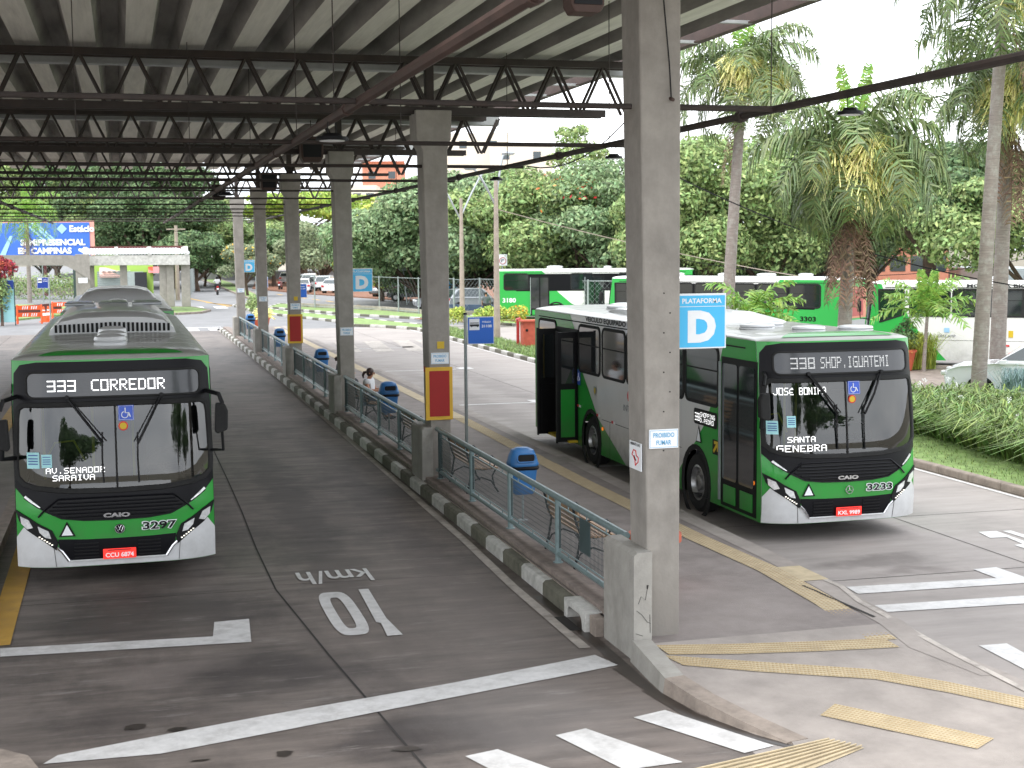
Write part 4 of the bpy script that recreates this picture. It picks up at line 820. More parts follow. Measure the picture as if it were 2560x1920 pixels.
    # side glazing
    for sd in (-1,1):
        SF=SFs[sd]; ds=door_side and sd==-1
        if band:
            mb=MB(); plate(mb,rrect(1.0 if ds else .6,1.78,L-(1.2),2.8,.05),SF,'fascia',.008,.01,.5); mb.build('window_band',R)
        wins=[]
        if ds: wins=[(2.0,3.4)]+[(3.55+1.42*k,3.55+1.42*k+1.33) for k in range(int((L-3.4-3.55)/1.42))]+[(L-1.95,L-.5)]
        else: wins=[(.62,1.5)]+[(1.72+1.47*k,1.72+1.47*k+1.36) for k in range(int((L-2.3)/1.47))]
        if ds and open_doors: wins=[(1.85,3.2),(3.3,4.65),(4.75,6.1),(6.2,7.55),(7.65,9.0),(L-1.95,L-.55)]
        if ds and open_doors: wins=[(1.85,3.2),(3.3,4.65),(6.28-.0-1.52,6.1),(6.2,7.5),(7.66,9.0),(10.6,11.9)]
        for k,(a,b) in enumerate(wins):
            if ds and not open_doors and abs((a+b)/2-(L/2+.2))<.7 : continue
            z0=1.86; lo=[(a+.05,1.62),(b,1.9),(b,2.78),(a,2.78)] if (not ds and k==0) else rrect(a,z0,b,2.80,.12)
            mb=MB(); plate(mb,lo,SF,'darkglass',.014,.012,.5); ring(mb,lo,.07,SF,'rubber',.022); mb.box((sd*(W+.018),(a+b)/2,2.42),(.012,b-a-.08,.02),'rubber')
            mb.build('window',R)
    if door_side:
        SF=SFs[-1]
        def door(a,b,z1=2.68,openit=False):
            mb=MB(); plate(mb,[(a,.32),(b,.32),(b,z1),(a,z1)],SF,'black' ,.012,.01,.6)
            if openit:
                for s_,pan in ((a+.12,gm),(b-.05,'black')):
                    mb.box((-W-.2,s_,1.5),(.42,.05,2.3),'black')
                    mb.box((-W-.2,s_-.03,.95),(.3,.012,1.0),pan); mb.box((-W-.2,s_-.03,2.05),(.28,.012,.95),'darkglass')
                    mb.box((-W-.43,s_,1.5),(.03,.07,2.34),'rubber')
                mb.box((-W-.08,(a+b)/2,.36),(.25,b-a,.05),'yellowp')
            else:
                m_=(a+b)/2
                for c0,c1 in ((a+.07,m_-.04),(m_+.04,b-.07)):
                    plate(mb,rrect(c0,.75,c1,z1-.1,.05),SF,'darkglass',.024,.012,.8); plate(mb,[(c0+.05,.38),(c1-.05,.38),(c1-.05,.66),(c0+.05,.66)],SF,gm,.024,.012,.8)
                mb.box((-W-.05,b-.02,1.5),(.03,.04,2.2),'galv')
            o=mb.build('door',R)
            if openit:
                mb=MB(); mb.tube([(-W-.12,(a+b)/2+.1,.4),(-W-.12,(a+b)/2+.1,2.55)],.02,'yellowp',6); mb.build('handrail',o)
        if open_doors: door(9.08,10.65,2.7,True); door(.42,1.72)
        else: door(.42,1.72); door(L-3.2,L-2.05); door(L/2-.4,L/2+.8)
    for q in (front_s,rear_s):
        for sd in (-1,1):
            wh=bpy.data.objects.new('wheel',None); COL.objects.link(wh); wh.parent=R; wh.location=(sd*(W-.16),q,.5)
            mb=MB(); mb.lathe([(.3,-.14),(.44,-.15),(.49,-.11),(.5,0),(.49,.11),(.44,.15),(.3,.14)],(0,0,0),'rubber',28,cap=False); mb.v=[(z,y,x) for x,y,z in mb.v]; mb.build('tyre',wh,smooth=True)
            mb=MB(); mb.lathe([(.3,-.1),(.3,.13),(.27,.14),(.24,.06),(.13,.05),(.12,.12),(.05,.13)] if sd>0 else [(.05,-.13),(.12,-.12),(.13,-.05),(.24,-.06),(.27,-.14),(.3,-.13),(.3,.1)],(0,0,0),'rimm',24,cap=False); mb.cyl((0,0,sd*.04),(0,0,sd*.12),.13,.06,'rimm',16)
            for k in range(10): a=2*math.pi*k/10; mb.cyl((.19*math.cos(a),.19*math.sin(a),sd*.05),(.19*math.cos(a),.19*math.sin(a),sd*.085),.016,.014,'chrome',6)
            mb.v=[(z,y,x) for x,y,z in mb.v]; mb.build('rim',wh,smooth=True)
    # roof furniture
    for (x,s,lx,ly,h) in hatches:
        mb=MB(); z=RF(x,s)[2]; mb.lathe([(.5,.0),(.5,.03),(.44,.032),(.5,.06),(.47,.1),(.3,.125),(.05,.13)],(0,0,0),'bumper',20); mb.v=[(x+a*lx*(1-.12*abs(b)),s+b*ly,z+c*h/.13) for a,b,c in mb.v]; mb.build('roof_hatch',R,smooth=True)
    if ac:
        for (s0,s1,vent) in ac:
            hk=.33 if emblem=='vw' else .17
            z=ZT-.02; mb=MB(); w1=1.0 if emblem=='vw' else .8; hh=hk
            sec=lambda t:[(-w1,z-.03),(-w1+.03,z+.1*t),(-w1*.8,z+hh*.8*t),(-.5,z+hh*t),(0,z+hh*1.05*t),(.5,z+hh*t),(w1*.8,z+hh*.8*t),(w1-.03,z+.1*t),(w1,z-.03)]
            ys_=[(s0,.02 if not vent else .8),(s0+.12,.9 if vent else .45),(s0+.9,1.),(s1-.9,1.),(s1-.3,.8),(s1,.3)]; V=[(x,y,zz__) for y,t in ys_ for x,zz__ in sec(t)]; n=9
            mb.add(V,[(j*n+i,j*n+i+1,(j+1)*n+i+1,(j+1)*n+i) for j in range(len(ys_)-1) for i in range(n-1)]+[tuple(range(n-1,-1,-1)),tuple(range(len(V)-n,len(V)))],'bumper'); o=mb.build('air_conditioner',R,smooth=True)
            if vent:
                mb=MB(); 
                for k in range(26):
                    x=-.88+k*.0704; 
                    if abs(x)<.03: continue
                    h0=.2-.05*abs(x); mb.box((x,s0-.004,z+.115-.02*abs(x)),(.04,.02,h0*.8),'black')
                mb.build('air_vent',o)
                for c in (-.62,0,.62):
                    mb=MB(); mb.prism([(c-.28,s1-1.6),(c+.28,s1-1.6),(c+.25,s1-.7),(c-.25,s1-.7)],z+hh*.9,z+hh*1.12,'silver'); mb.build('condenser_cover',o,bevel=.03)
    return R
HL=[(-.02,1.75,.46,.5,.15),(0,2.65,.44,.5,.15),(0,3.55,.44,.5,.17)]
b1=make_bus('green and white bus 3297 with lit sign 333 CORREDOR, at front left','city buses',route=[('333',-.82,2.58,.36,.15),('CORREDOR',-.27,2.58,.94,.15)],small=[('AV.SENADOR',-.87,1.52,.74,.075),('SARAIVA',-.79,1.425,.53,.075)],number='3297',
  ac=[(4.75,10.6,True)],hatches=HL,emblem='vw')
b1.location=(-.155,19.22,0)
b2=make_bus('bus parked directly behind bus 3297, only its grey roof showing','city buses',detail=1,ac=[(4.3,9.5,False)],hatches=[(0,2.6,.45,.6,.12),(0,3.3,.45,.6,.12)],route=None)
b2.location=(-.1,33.9,0)
b3=make_bus('green and white bus 3233 with open rear door and lit sign beginning 338','city buses',L=12.35,route=[('338',-.84,2.58,.38,.17),('SHOP.IGUATEMI',-.37,2.58,1.15,.17)],
  small=[('JOSÉ BONIFA',-1.1,2.2,.8,.11),('SANTA',-.93,1.5,.43,.085),('GENEBRA',-1.08,1.36,.76,.1)],number='3233',mirrors=(-1,),emblem='star',plate_no='KXL 9989',open_doors=True,
  ac=[(3.6,8.6,False)],hatches=[(-.1,1.1,.55,.5,.09),(.65,1.0,.6,.45,.09),(-.55,2.0,.6,.5,.09),(-.15,2.5,.6,.5,.09),(-.1,9.5,.8,.6,.1),(.3,10.4,.8,.7,.1)])
b3.location=(10.375,18.98,0)
# lettering and decals on the door side of bus 3233
SFn=lambda cs,cz,off=.016:(lambda u,v:(-W-off,cs-u,cz+v))
mb=MB(); text(mb,'VEICULO EQUIPADO COM AR CONDICIONADO',5.6,.12,SFn(5.75,2.945,.014),'black',.035); mb.build('roofline_lettering',b3)
mb=MB(); text(mb,'INTERCAMP',1.15,.12,SFn(5.7,1.38),'greyshirt',.0); mb.lathe([(.001,0),(.11,0),(.11,.006),(.001,.006)],(0,0,0),'red',12); k=len(mb.v)-48; mb.v[k:]=[(-W-.012-z,5.95+x,1.62+y) for x,y,z in mb.v[k:]]; mb.poly([SFn(5.95,1.56,.02)(a,b) for a,b in ((0,.05),(.12,0),(.1,-.08),(.02,-.06))],'green'); mb.build('operator_logo',b3)
mb=MB(); f=SFn(7.95,1.53); mb.poly([f(a,b) for a,b in ((-.08,.09),(.08,.09),(.08,-.03),(0,-.1),(-.08,-.03))],'galv'); f=SFn(7.95,1.53,.02); mb.poly([f(a,b) for a,b in ((-.05,.06),(.05,.06),(.05,-.02),(0,-.07),(-.05,-.02))],'yellowp'); mb.build('city_crest',b3)
mb=MB(); f=SFn(8.98,1.72); mb.poly([f(a,b) for a,b in ((-.1,-.16),(.1,-.16),(.1,.16),(-.1,.16))],'bluesign'); f=SFn(8.98,1.72,.022); mb.tube([f(-.01,.09),f(-.01,0),f(.03,0),f(.05,-.06)],.008,'signwhite',5); mb.tube([f(-.02+.05*math.cos(a),-.03+.05*math.sin(a)) for a in np.linspace(1.9,6.6,12)],.006,'signwhite',5); mb.build('access_sticker',b3)
for s_,z_ in ((9.0,1.12),(7.75,1.06),(6.85,1.02),(5.0,1.02),(4.2,1.02)):
    mb=MB(); mb.box((-W-.012,s_+.06,z_),(.008,.1,.05),'red'); mb.box((-W-.012,s_-.05,z_),(.008,.1,.05),'signwhite'); mb.build('reflector',b3)
for s_,z_ in ((7.5,.82),(.5,.85),(11.2,.85)):
    mb=MB(); mb.cyl((-W-.02,s_,z_),(-W+.0,s_,z_),.035,.035,'amber',10); mb.build('side_marker',b3)
mb=MB(); f=SFn(2.35,1.62); mb.poly([f(a,b) for a,b in rrect(-.48,-.13,.48,.13,.05)],'black'); o=mb.build('side_sign',b3); mb=MB(); f=lambda u,v:(-W-.022,2.35-u,1.62+v)
led(mb,'338',-.42,-.07,.2,.13,f); led(mb,'SHOPPING',-.2,.01,.6,.075,f); led(mb,'D.PEDRO',-.2,-.085,.55,.075,f); mb.build('led_lettering',o)
mb=MB(); f=SFn(2.62,1.33); mb.poly([f(-.12,-.14),f(.12,-.14),f(0,.16)],'black'); f=SFn(2.62,1.33,.02); mb.poly([f(-.085,-.12),f(.085,-.12),f(0,.1)],'signwhite'); mb.build('triangle_marker',b3)
mb=MB(); f=SFn(1.92,1.2); mb.poly([f(-.13,-.12),f(.13,-.12),f(.13,.12),f(-.13,.12)],'black'); f=SFn(1.92,1.2,.022); mb.poly([f(a,b) for a,b in ((-.1,-.06),(.02,.05),(-.06,.05),(-.06,.1),(.1,.1),(.1,-.06),(.06,-.06),(.06,.01),(-.06,-.1))],'yellowp'); mb.build('arrow_sticker',b3)
mb=MB(); text(mb,'3233',.5,.16,SFn(11.35,1.55),'signwhite',.07); text(mb,'3233',.46,.13,SFn(11.35,1.55,.02),'black',.02); mb.build('fleet_number',b3)
# background buses
def face(bus,x0,y0,ang): bus.location=(x0,y0,0); bus.rotation_euler=(0,0,ang)
b4=make_bus('green and white bus behind wire fence, left of the nearest column','city buses',L=12.2,detail=1,gm='greenb',wm='whiteb',rm='whiteb',band=True,rear_s=8.6,hatches=[(0,2,1,.6,.16),(0,4,.7,.5,.16),(0,5.4,.7,.5,.16),(0,8.6,1.4,1,.2)])
A=GS(1238,678,3.05); dpx=atD(1070,84.5); A=dpx; ang=math.radians(90-15)
hd=Vector((math.cos(math.radians(-14)),math.sin(math.radians(-14)),0)); fx=Vector((A[0],A[1],0))+hd*12.2+Vector((-hd.y,hd.x,0))*W; face(b4,fx.x,fx.y,math.radians(-14)+math.pi/2)
b4.rotation_euler=(0,0,math.radians(90-14))
mb=MB(); text(mb,'3180',.8,.28,SFn(11.4,1.25),'signwhite',.03); mb.build('fleet_number',b4)
mb=MB(); mb.box((-W-.02,4.4,1.35),(.01,.4,.4),'bluesign'); mb.build('access_sticker',b4)
b5=make_bus('bus seen from the rear left, red panel on its back, behind middle palm','city buses',L=11.4,detail=1,gm='greenb',wm='whiteb',rm='whiteb',band=True,rearad=True,door_side=False,hatches=[(0,3,1,.7,.15),(.2,5.5,.8,.5,.15),(0,7.4,1,.8,.15),(0,9.2,.8,.6,.15)])
A=atD(1303,63.5); B_=atD(1784,57.2); hd=(Vector((B_[0],B_[1],0))-Vector((A[0],A[1],0))).normalized(); fx=Vector((A[0],A[1],0))+Vector((-hd.y,hd.x,0))*W; face(b5,fx.x,fx.y,math.atan2(hd.y,hd.x)-math.pi/2)
mb=MB(); text(mb,'3303',.7,.2,lambda u,v:(W+.014,9.9+u,1.4+v),'black',.03); mb.build('fleet_number',b5)
b6=make_bus('white bus with green nose and MOVIDO A BIODIESEL lettering at right edge','city buses',L=12.4,detail=1,gm='greenb',wm='whiteb',rm='whiteb',front_s=1.9,gs=.77,door_side=False,hatches=[(0,4.4,1,.6,.15),(0,6.6,1.2,1.2,.18),(0,9.2,1.2,.9,.16)])
A=atD(1862,51.3); B_=atD(2212,49.2); hd=(Vector((B_[0],B_[1],0))-Vector((A[0],A[1],0))).normalized(); fx=Vector((A[0],A[1],0))+Vector((-hd.y,hd.x,0))*W; face(b6,fx.x,fx.y,math.atan2(hd.y,hd.x)-math.pi/2)
mb=MB(); text(mb,'MOVIDO A BIODIESEL',2.9,.125,lambda u,v:(W+.016,5.1+u,2.935+v),'dark',.02); text(mb,'URECAMP',.6,.1,lambda u,v:(W+.014,3.0+u,1.15+v),'greyshirt',.0); mb.box((W+.014,3.0,1.36),(.01,.18,.16),'lblue'); mb.box((W+.014,5.15,1.25),(.01,.16,.24),'yellowp'); mb.build('side_lettering',b6)
for k in range(4):
    mb=MB(); mb.box((W+.01,5.0+k*1.9,.84),(.01,.22,.06),'red'); mb.build('reflector',b6)
# ------------------------------------------------------------------ litter bins, benches, pots
def bin_(y,label,s=1.,first=[None],x=None):
    x=x or 5.86
    if first[0] is None:
        t=thing('litter_bin',label,'litter bin',(x,y,.22),0,'blue litter bins along the railing')
        mb=MB(); sec=[]; 
        prof_=[(.15,.42),(.17,.45),(.215,.85),(.2,.86)]
        V=[];n=20
        for r,z in prof_:
            for j in range(n):
                a=2*math.pi*j/n; c,s_=math.cos(a),math.sin(a); k=(abs(c)**4+abs(s_)**4)**-.25; V.append((r*c*k,r*s_*k*.85,z))
        mb.add(V,[(i*n+j,i*n+(j+1)%n,(i+1)*n+(j+1)%n,(i+1)*n+j) for i in range(3) for j in range(n)]+[tuple(range(n-1,-1,-1)),tuple(range(3*n,4*n))],'binblue'); mb.build('bin_body',t,smooth=True)
        mb=MB(); V=[]; pr=[(.225,.86),(.235,.88),(.235,.9),(.225,.92),(.2,1.02),(.165,1.1),(.09,1.135),(.01,1.14)]
        for r,z in pr:
            for j in range(n):
                a=2*math.pi*j/n; c,s_=math.cos(a),math.sin(a); k=(abs(c)**4+abs(s_)**4)**-.25; V.append((r*c*k,r*s_*k*.85,z))
        mb.add(V,[(i*n+j,i*n+(j+1)%n,(i+1)*n+(j+1)%n,(i+1)*n+j) for i in range(len(pr)-1) for j in range(n)]+[tuple(range(7*n,8*n))],'binblue'); mb.build('lid',t,smooth=True)
        mb=MB(); f=lambda u,v:(u,-.205+.25*max(0,v-.98)-.0,v); rr_=rrect(-.13,.945,.13,1.05,.035); mb.prism(rr_,-.222,-.16,'black','y'); mb.build('bin_opening',t)
        mb=MB(); mb.tube([(x_,-.228,z_) for x_,z_ in rrect(-.145,.935,.145,1.06,.045)],.012,'binblue',5,True); mb.build('opening_rim',t,smooth=True)
        mb=MB(); mb.cyl((0,0,0),(0,0,.44),.018,.018,'galv',8); mb.cyl((0,0,0),(0,0,.01),.08,.08,'galv',10); mb.build('post',t)
        mb=MB(); pr=rrect(-.21,-.178,.21,.178,.08); mb.tube([(a,b,.83) for a,b in pr],.03,'black',5,True); mb.build('bin_liner',t,smooth=True)
        t.scale=(s,s,s); first[0]=t; return t
    return dup(first[0],(x,y,.22),0,label,(s,s,s))
bin_(20.85,'blue litter bin beside the bench near the open bus',1.0); bin_(32.2,'blue litter bin next to the woman with the ponytail',1.0); bin_(43.6,'blue litter bin left of the third column, beside the person hidden by it',1.0); bin_(55.5,'blue litter bin left of the red-panelled fourth column',1.0); bin_(68.4,'farthest blue litter bin, beside potted shrub',1.0)
def bench(y,label,first=[None]):
    if first[0] is None:
        t=thing('bench',label,'bench',(5.62,y,.22),0,'wood and iron benches behind the railing'); L=1.55
        mb=MB()
        for k in range(7): mb.box((.1+.062*k,L/2,.43+.004*abs(k-3)),(.042,L,.022),'wood')
        mb.build('seat',t); mb=MB()
        for k in range(5): mb.box((.045-.018*k,L/2,.52+.078*k),(.022,L,.045),'wood')
        mb.build('backrest',t)
        for yy in (.12,L-.12):
            mb=MB(); mb.tube([(-.06,yy,.86),(0,yy,.6),(.06,yy,.45),(.02,yy,.2),(-.03,yy,0)],.016,'iron',5); mb.tube([(.06,yy,.44),(.25,yy,.4),(.5,yy,.43)],.016,'iron',5); mb.tube([(.5,yy,.43),(.42,yy,.28),(.46,yy,.1),(.53,yy,0)],.016,'iron',5)
            mb.tube([(-.02,yy,.05),(.06,yy,.2),(.23,yy,.27),(.4,yy,.2),(.5,yy,.05)],.012,'iron',5); mb.tube([(-.0,yy,.62),(.2,yy,.64),(.42,yy,.63),(.5,yy,.55),(.44,yy,.42)],.014,'iron',5)
            mb.build('side_frame',t,smooth=True)
        first[0]=t; return t
    return dup(first[0],(5.62,y,.22),0,label)
bench(23.3,'empty slatted bench behind the nearest railing, left of the blue bin'); bench(17.3,'slatted bench nearest the viewer, partly behind the chipped block'); bench(34.0,'slatted bench with the ponytailed woman on it'); bench(45.0,'slatted bench behind the third column'); bench(28.0,'slatted bench just beyond the second concrete block')
def leafcloud(N,blobs,size,seed=0,flat=1.,shell=.62,up=.25):
    r=np.random.default_rng(seed); B=np.array([b[:6] if len(b)>=6 else (b[0],b[1],b[2],b[3],b[3],b[3]) for b in blobs],float); wt=B[:,3]*B[:,4]; wt/=wt.sum()
    i=r.choice(len(B),N,p=wt); d=r.normal(size=(N,3)); d/=np.linalg.norm(d,axis=1)[:,None]; d[:,2]=np.where(r.random(N)<.55,np.abs(d[:,2]),d[:,2]); rad=shell+(1.06-shell)*r.random(N)**.6
    P=B[i,:3]+d*B[i,3:6]*rad[:,None]
    n=d+r.normal(size=(N,3))*.55; n[:,2]+=up; n/=np.linalg.norm(n,axis=1)[:,None]
    a=np.cross(n,r.normal(size=(N,3))); a/=np.linalg.norm(a,axis=1)[:,None]; b=np.cross(n,a); sz=size*.6*(.6+.8*r.random(N))[:,None]
    V=np.stack([P-a*sz,P-b*sz*.5,P+a*sz,P+b*sz*.5],1).reshape(-1,3); return V,np.arange(N*4).reshape(N,4)
def crownblobs(rx,ry,rz,cz,n,seed,lump=.36):
    r=random.Random(seed); bl=[(0,0,cz,rx*.62,ry*.62,rz*.62)]
    for k in range(n):
        u=r.uniform(-.75,1); t=r.uniform(0,2*math.pi); q=math.sqrt(max(0,1-u*u)); s=lump*r.uniform(.6,1.25)
        bl.append((rx*q*math.cos(t)*.8,ry*q*math.sin(t)*.8,cz+rz*u*.78,rx*s,ry*s,rz*s*.85))
    return bl
_tree={}
def tree(name,label,x,y,h,wd,m,seed,N=9000,leaf=.3,cat='tree',group='trees in the park',cbase=.22,n=22,z0=0,fl=None,trunkr=.22,lump=.36):
    t=thing(name,label,cat,(x,y,z0),0,group); rz=h*(1-cbase)/2; cz=h-rz; bl=crownblobs(wd/2,wd/2,rz,cz,n,seed,lump)
    V,Qd=leafcloud(int(N*2.2),bl,leaf,seed); npmesh('crown',V,Qd,m,t)
    mb=MB(); r=random.Random(seed); top=(r.uniform(-.3,.3),r.uniform(-.3,.3),cz*.8); mid=(top[0]*.3+r.uniform(-.2,.2),top[1]*.3,h*cbase*.8); mb.tube([(0,0,-.1),mid,top],[trunkr*1.25,trunkr,trunkr*.6],'bark',8)
    for b in bl[1:9]: mb.tube([mid,((mid[0]+b[0])*.5,(mid[1]+b[1])*.5,(mid[2]+b[2])*.5+.3),(b[0]*.95,b[1]*.95,b[2])],[trunkr*.6,trunkr*.4,trunkr*.15],'bark',6)
    mb.build('trunk',t,smooth=True)
    if fl:
        r2=np.random.default_rng(seed+5); V,Qd=leafcloud(fl[1],[b for b in bl[1:] if fl[2](b)] or bl[1:4],leaf*.8,seed+9,shell=1.0); npmesh('blossom',V,Qd,fl[0],t)
    return t
def T(px,pytop,depth,wd,m,label,seed,pyc=None,name='tree',**k):
    x,y=atD(px,depth); h=zat(px,pytop,y); return tree(name,label,x,y,h,wd,m,seed,**k)
# park on the right of the road
T(905,398,108,13,'leafblue','broad grey-green park tree behind the street sign and dark cars',11,N=15000,leaf=.27,cbase=.1)
T(822,440,118,8.5,'leafyel','bright yellow-green tree between third and second columns',12,N=8000,leaf=.26,cbase=.12)
T(1010,372,106,14,'leafblue','wide park tree behind the twin-arm lamp poles',13,N=15000,leaf=.28,cbase=.12)
T(1140,366,103,14,'leafmid','tall rounded park tree above the fenced bus',14,N=15000,leaf=.28,cbase=.12)
T(1245,385,99,11,'leafmid','park tree with orange-red blossom on top',15,N=12000,leaf=.26,cbase=.12,fl=('florr',260,lambda b:b[2]>6.2 and b[1]<1))
T(1345,350,97,12,'leafblue','park tree just left of the nearest column',16,N=12000,leaf=.28,cbase=.12)
T(1250,266,124,7.5,'leafmid','slender sparse tree rising above the park crowns',17,N=1500,leaf=.3,cbase=.55,lump=.2,n=12)
T(1540,300,90,12,'leafmid','leafy park tree behind the leftmost palm',18,N=15000,leaf=.26,cbase=.12)
T(1665,290,92,12,'leafmid','tall park tree between the left and middle palms',19,N=15000,leaf=.27,cbase=.1)
T(1760,330,96,12,'leafblue','park tree behind the middle palm crown',20,N=11000,leaf=.27,cbase=.14)
T(1880,330,100,12,'leafmid','park tree to the right of the middle palm',21,N=11000,leaf=.27,cbase=.2)
T(2010,318,88,13,'leafdark','dark spreading tree above the white bus roof',22,N=13000,leaf=.26,cbase=.42,trunkr=.4)
T(2130,330,84,12,'leafdark','dark tree behind the pair of palm trunks',23,N=13000,leaf=.26,cbase=.36,trunkr=.4)
T(2225,345,80,12,'leafmid','tree at the right edge behind the white bus',24,N=11000,leaf=.26,cbase=.25)
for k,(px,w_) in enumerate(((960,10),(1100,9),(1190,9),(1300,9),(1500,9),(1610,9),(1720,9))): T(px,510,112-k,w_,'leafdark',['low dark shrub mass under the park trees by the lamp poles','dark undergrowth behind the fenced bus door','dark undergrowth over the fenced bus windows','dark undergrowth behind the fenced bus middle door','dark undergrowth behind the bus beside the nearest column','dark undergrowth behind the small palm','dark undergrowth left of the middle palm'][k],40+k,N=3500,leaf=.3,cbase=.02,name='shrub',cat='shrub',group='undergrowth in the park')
# street trees along the far road
T(693,470,150,9,'leafgrey','grey feathery street tree over the parked white cars',25,N=6500,leaf=.3,cbase=.2,group='street trees along the far road')
T(645,480,175,9,'leafgrey','grey-green street tree behind the fourth column',26,N=6000,leaf=.32,cbase=.2,group='street trees along the far road')
T(655,415,190,20,'leafbright','flat-topped bright green tree seen between far columns',27,N=9000,leaf=.42,cbase=.66,group='street trees along the far road',trunkr=.4)
T(590,500,165,9,'leafdark','leaning dark street tree behind the fifth column',28,N=5500,leaf=.32,cbase=.35,group='street trees along the far road')
T(470,436,170,16,'leafmid','rounded tree over the far road end, left of farthest column',29,N=10000,leaf=.36,cbase=.25,group='street trees along the far road')
T(425,500,150,8,'leafdark','small dark tree by the utility pole',30,N=6000,leaf=.3,cbase=.2,group='street trees along the far road')
T(560,470,200,14,'leafmid','far tree between the two farthest columns',31,N=7000,leaf=.4,cbase=.2,group='street trees along the far road')
T(533,528,132,5.2,'leafgrey','small tree covered in yellow blossom beside the farthest column',32,N=4500,leaf=.2,cbase=.3,fl=('flory',420,lambda b:b[2]>2.6),group='street trees along the far road',trunkr=.12)
T(440,560,170,4.5,'leafgrey','thin roadside tree beside a short post near the vans',33,N=1300,leaf=.22,cbase=.35,group='street trees along the far road',trunkr=.14,n=9)
# tall trees behind the billboard
for k,(px,pt,dp,w_,m_) in enumerate(((20,300,165,15,'leafmid'),(125,290,160,15,'leafmid'),(215,270,155,16,'leafdark'),(300,290,150,15,'leafdark'),(372,350,145,12,'leafdark'),(320,400,140,12,'leafdark'),(245,420,150,13,'leafmid'),(100,420,170,13,'leafdark'),(228,545,138,4,'leafmid'))):
    T(px,pt,dp+(18 if k<8 else 0),w_,m_,['tall tree behind the billboard at the left edge','tall tree above the billboard logo','tallest dark tree right of the billboard','dense dark tree above the concrete shelter','dark tree ending at the pale sky, left of farthest column','lower dark tree over the shelter roof end','mid green tree right of the billboard','dark tree straight behind the billboard','small bright shrub at the right foot of the billboard'][k],50+k,N=13000 if k<8 else 2500,leaf=.34 if k<8 else .2,cbase=.12,group='tall trees behind the shelter',trunkr=.35)
# ------------------------------------------------------------------ palms
def frondgeo(L,droop,az,el,seed,nl=46,ll=.62,wd=.03,base=(0,0,0),plume=.5,hang=(.35,.75)):
    r=np.random.default_rng(seed); n=14; P=[np.array(base,float)]; a=el; d0=np.array([math.cos(az),math.sin(az)])
    for k in range(n):
        P.append(P[-1]+np.array([d0[0]*math.cos(a),d0[1]*math.cos(a),math.sin(a)])*L/n); a-=droop*(.5+1.0*k/n)/n
    P=np.array(P); V=[];Qd=[]
    def quad(*p):
        o=len(V); V.extend(p); Qd.append((o,o+1,o+2,o+3))
    side=np.array([-d0[1],d0[0],0]); up=np.array([0,0,1.])
    for k in range(n):
        w0=.035*(1-k/n)+.008; w1=.035*(1-(k+1)/n)+.008; quad(P[k]-side*w0,P[k]+side*w0,P[k+1]+side*w1,P[k+1]-side*w1)
        quad(P[k]-up*w0,P[k]+up*w0,P[k+1]+up*w1,P[k+1]-up*w1)
    for j in range(nl):
        t=.14+.86*(j+.5)/nl; q=t*n; k=min(n-1,int(q)); p=P[k]+(P[k+1]-P[k])*(q-k); tn=P[k+1]-P[k]; tn/=np.linalg.norm(tn)
        l=ll*(.55+.6*math.sin(math.pi*min(1,t*.9+.1)))*r.uniform(.8,1.15)
        for sg in (-1,1):
            dr=side*sg*1.0+tn*r.uniform(.35,.8)+up*r.normal()*plume; dr/=np.linalg.norm(dr); m=p+dr*l*.5-up*l*.08; e=p+dr*l*.85-up*l*r.uniform(*hang); pw=tn*wd
            quad(p-pw*.6,p+pw*.6,m+pw,m-pw); quad(m-pw,m+pw,e+pw*.25,e-pw*.25)
    return V,Qd
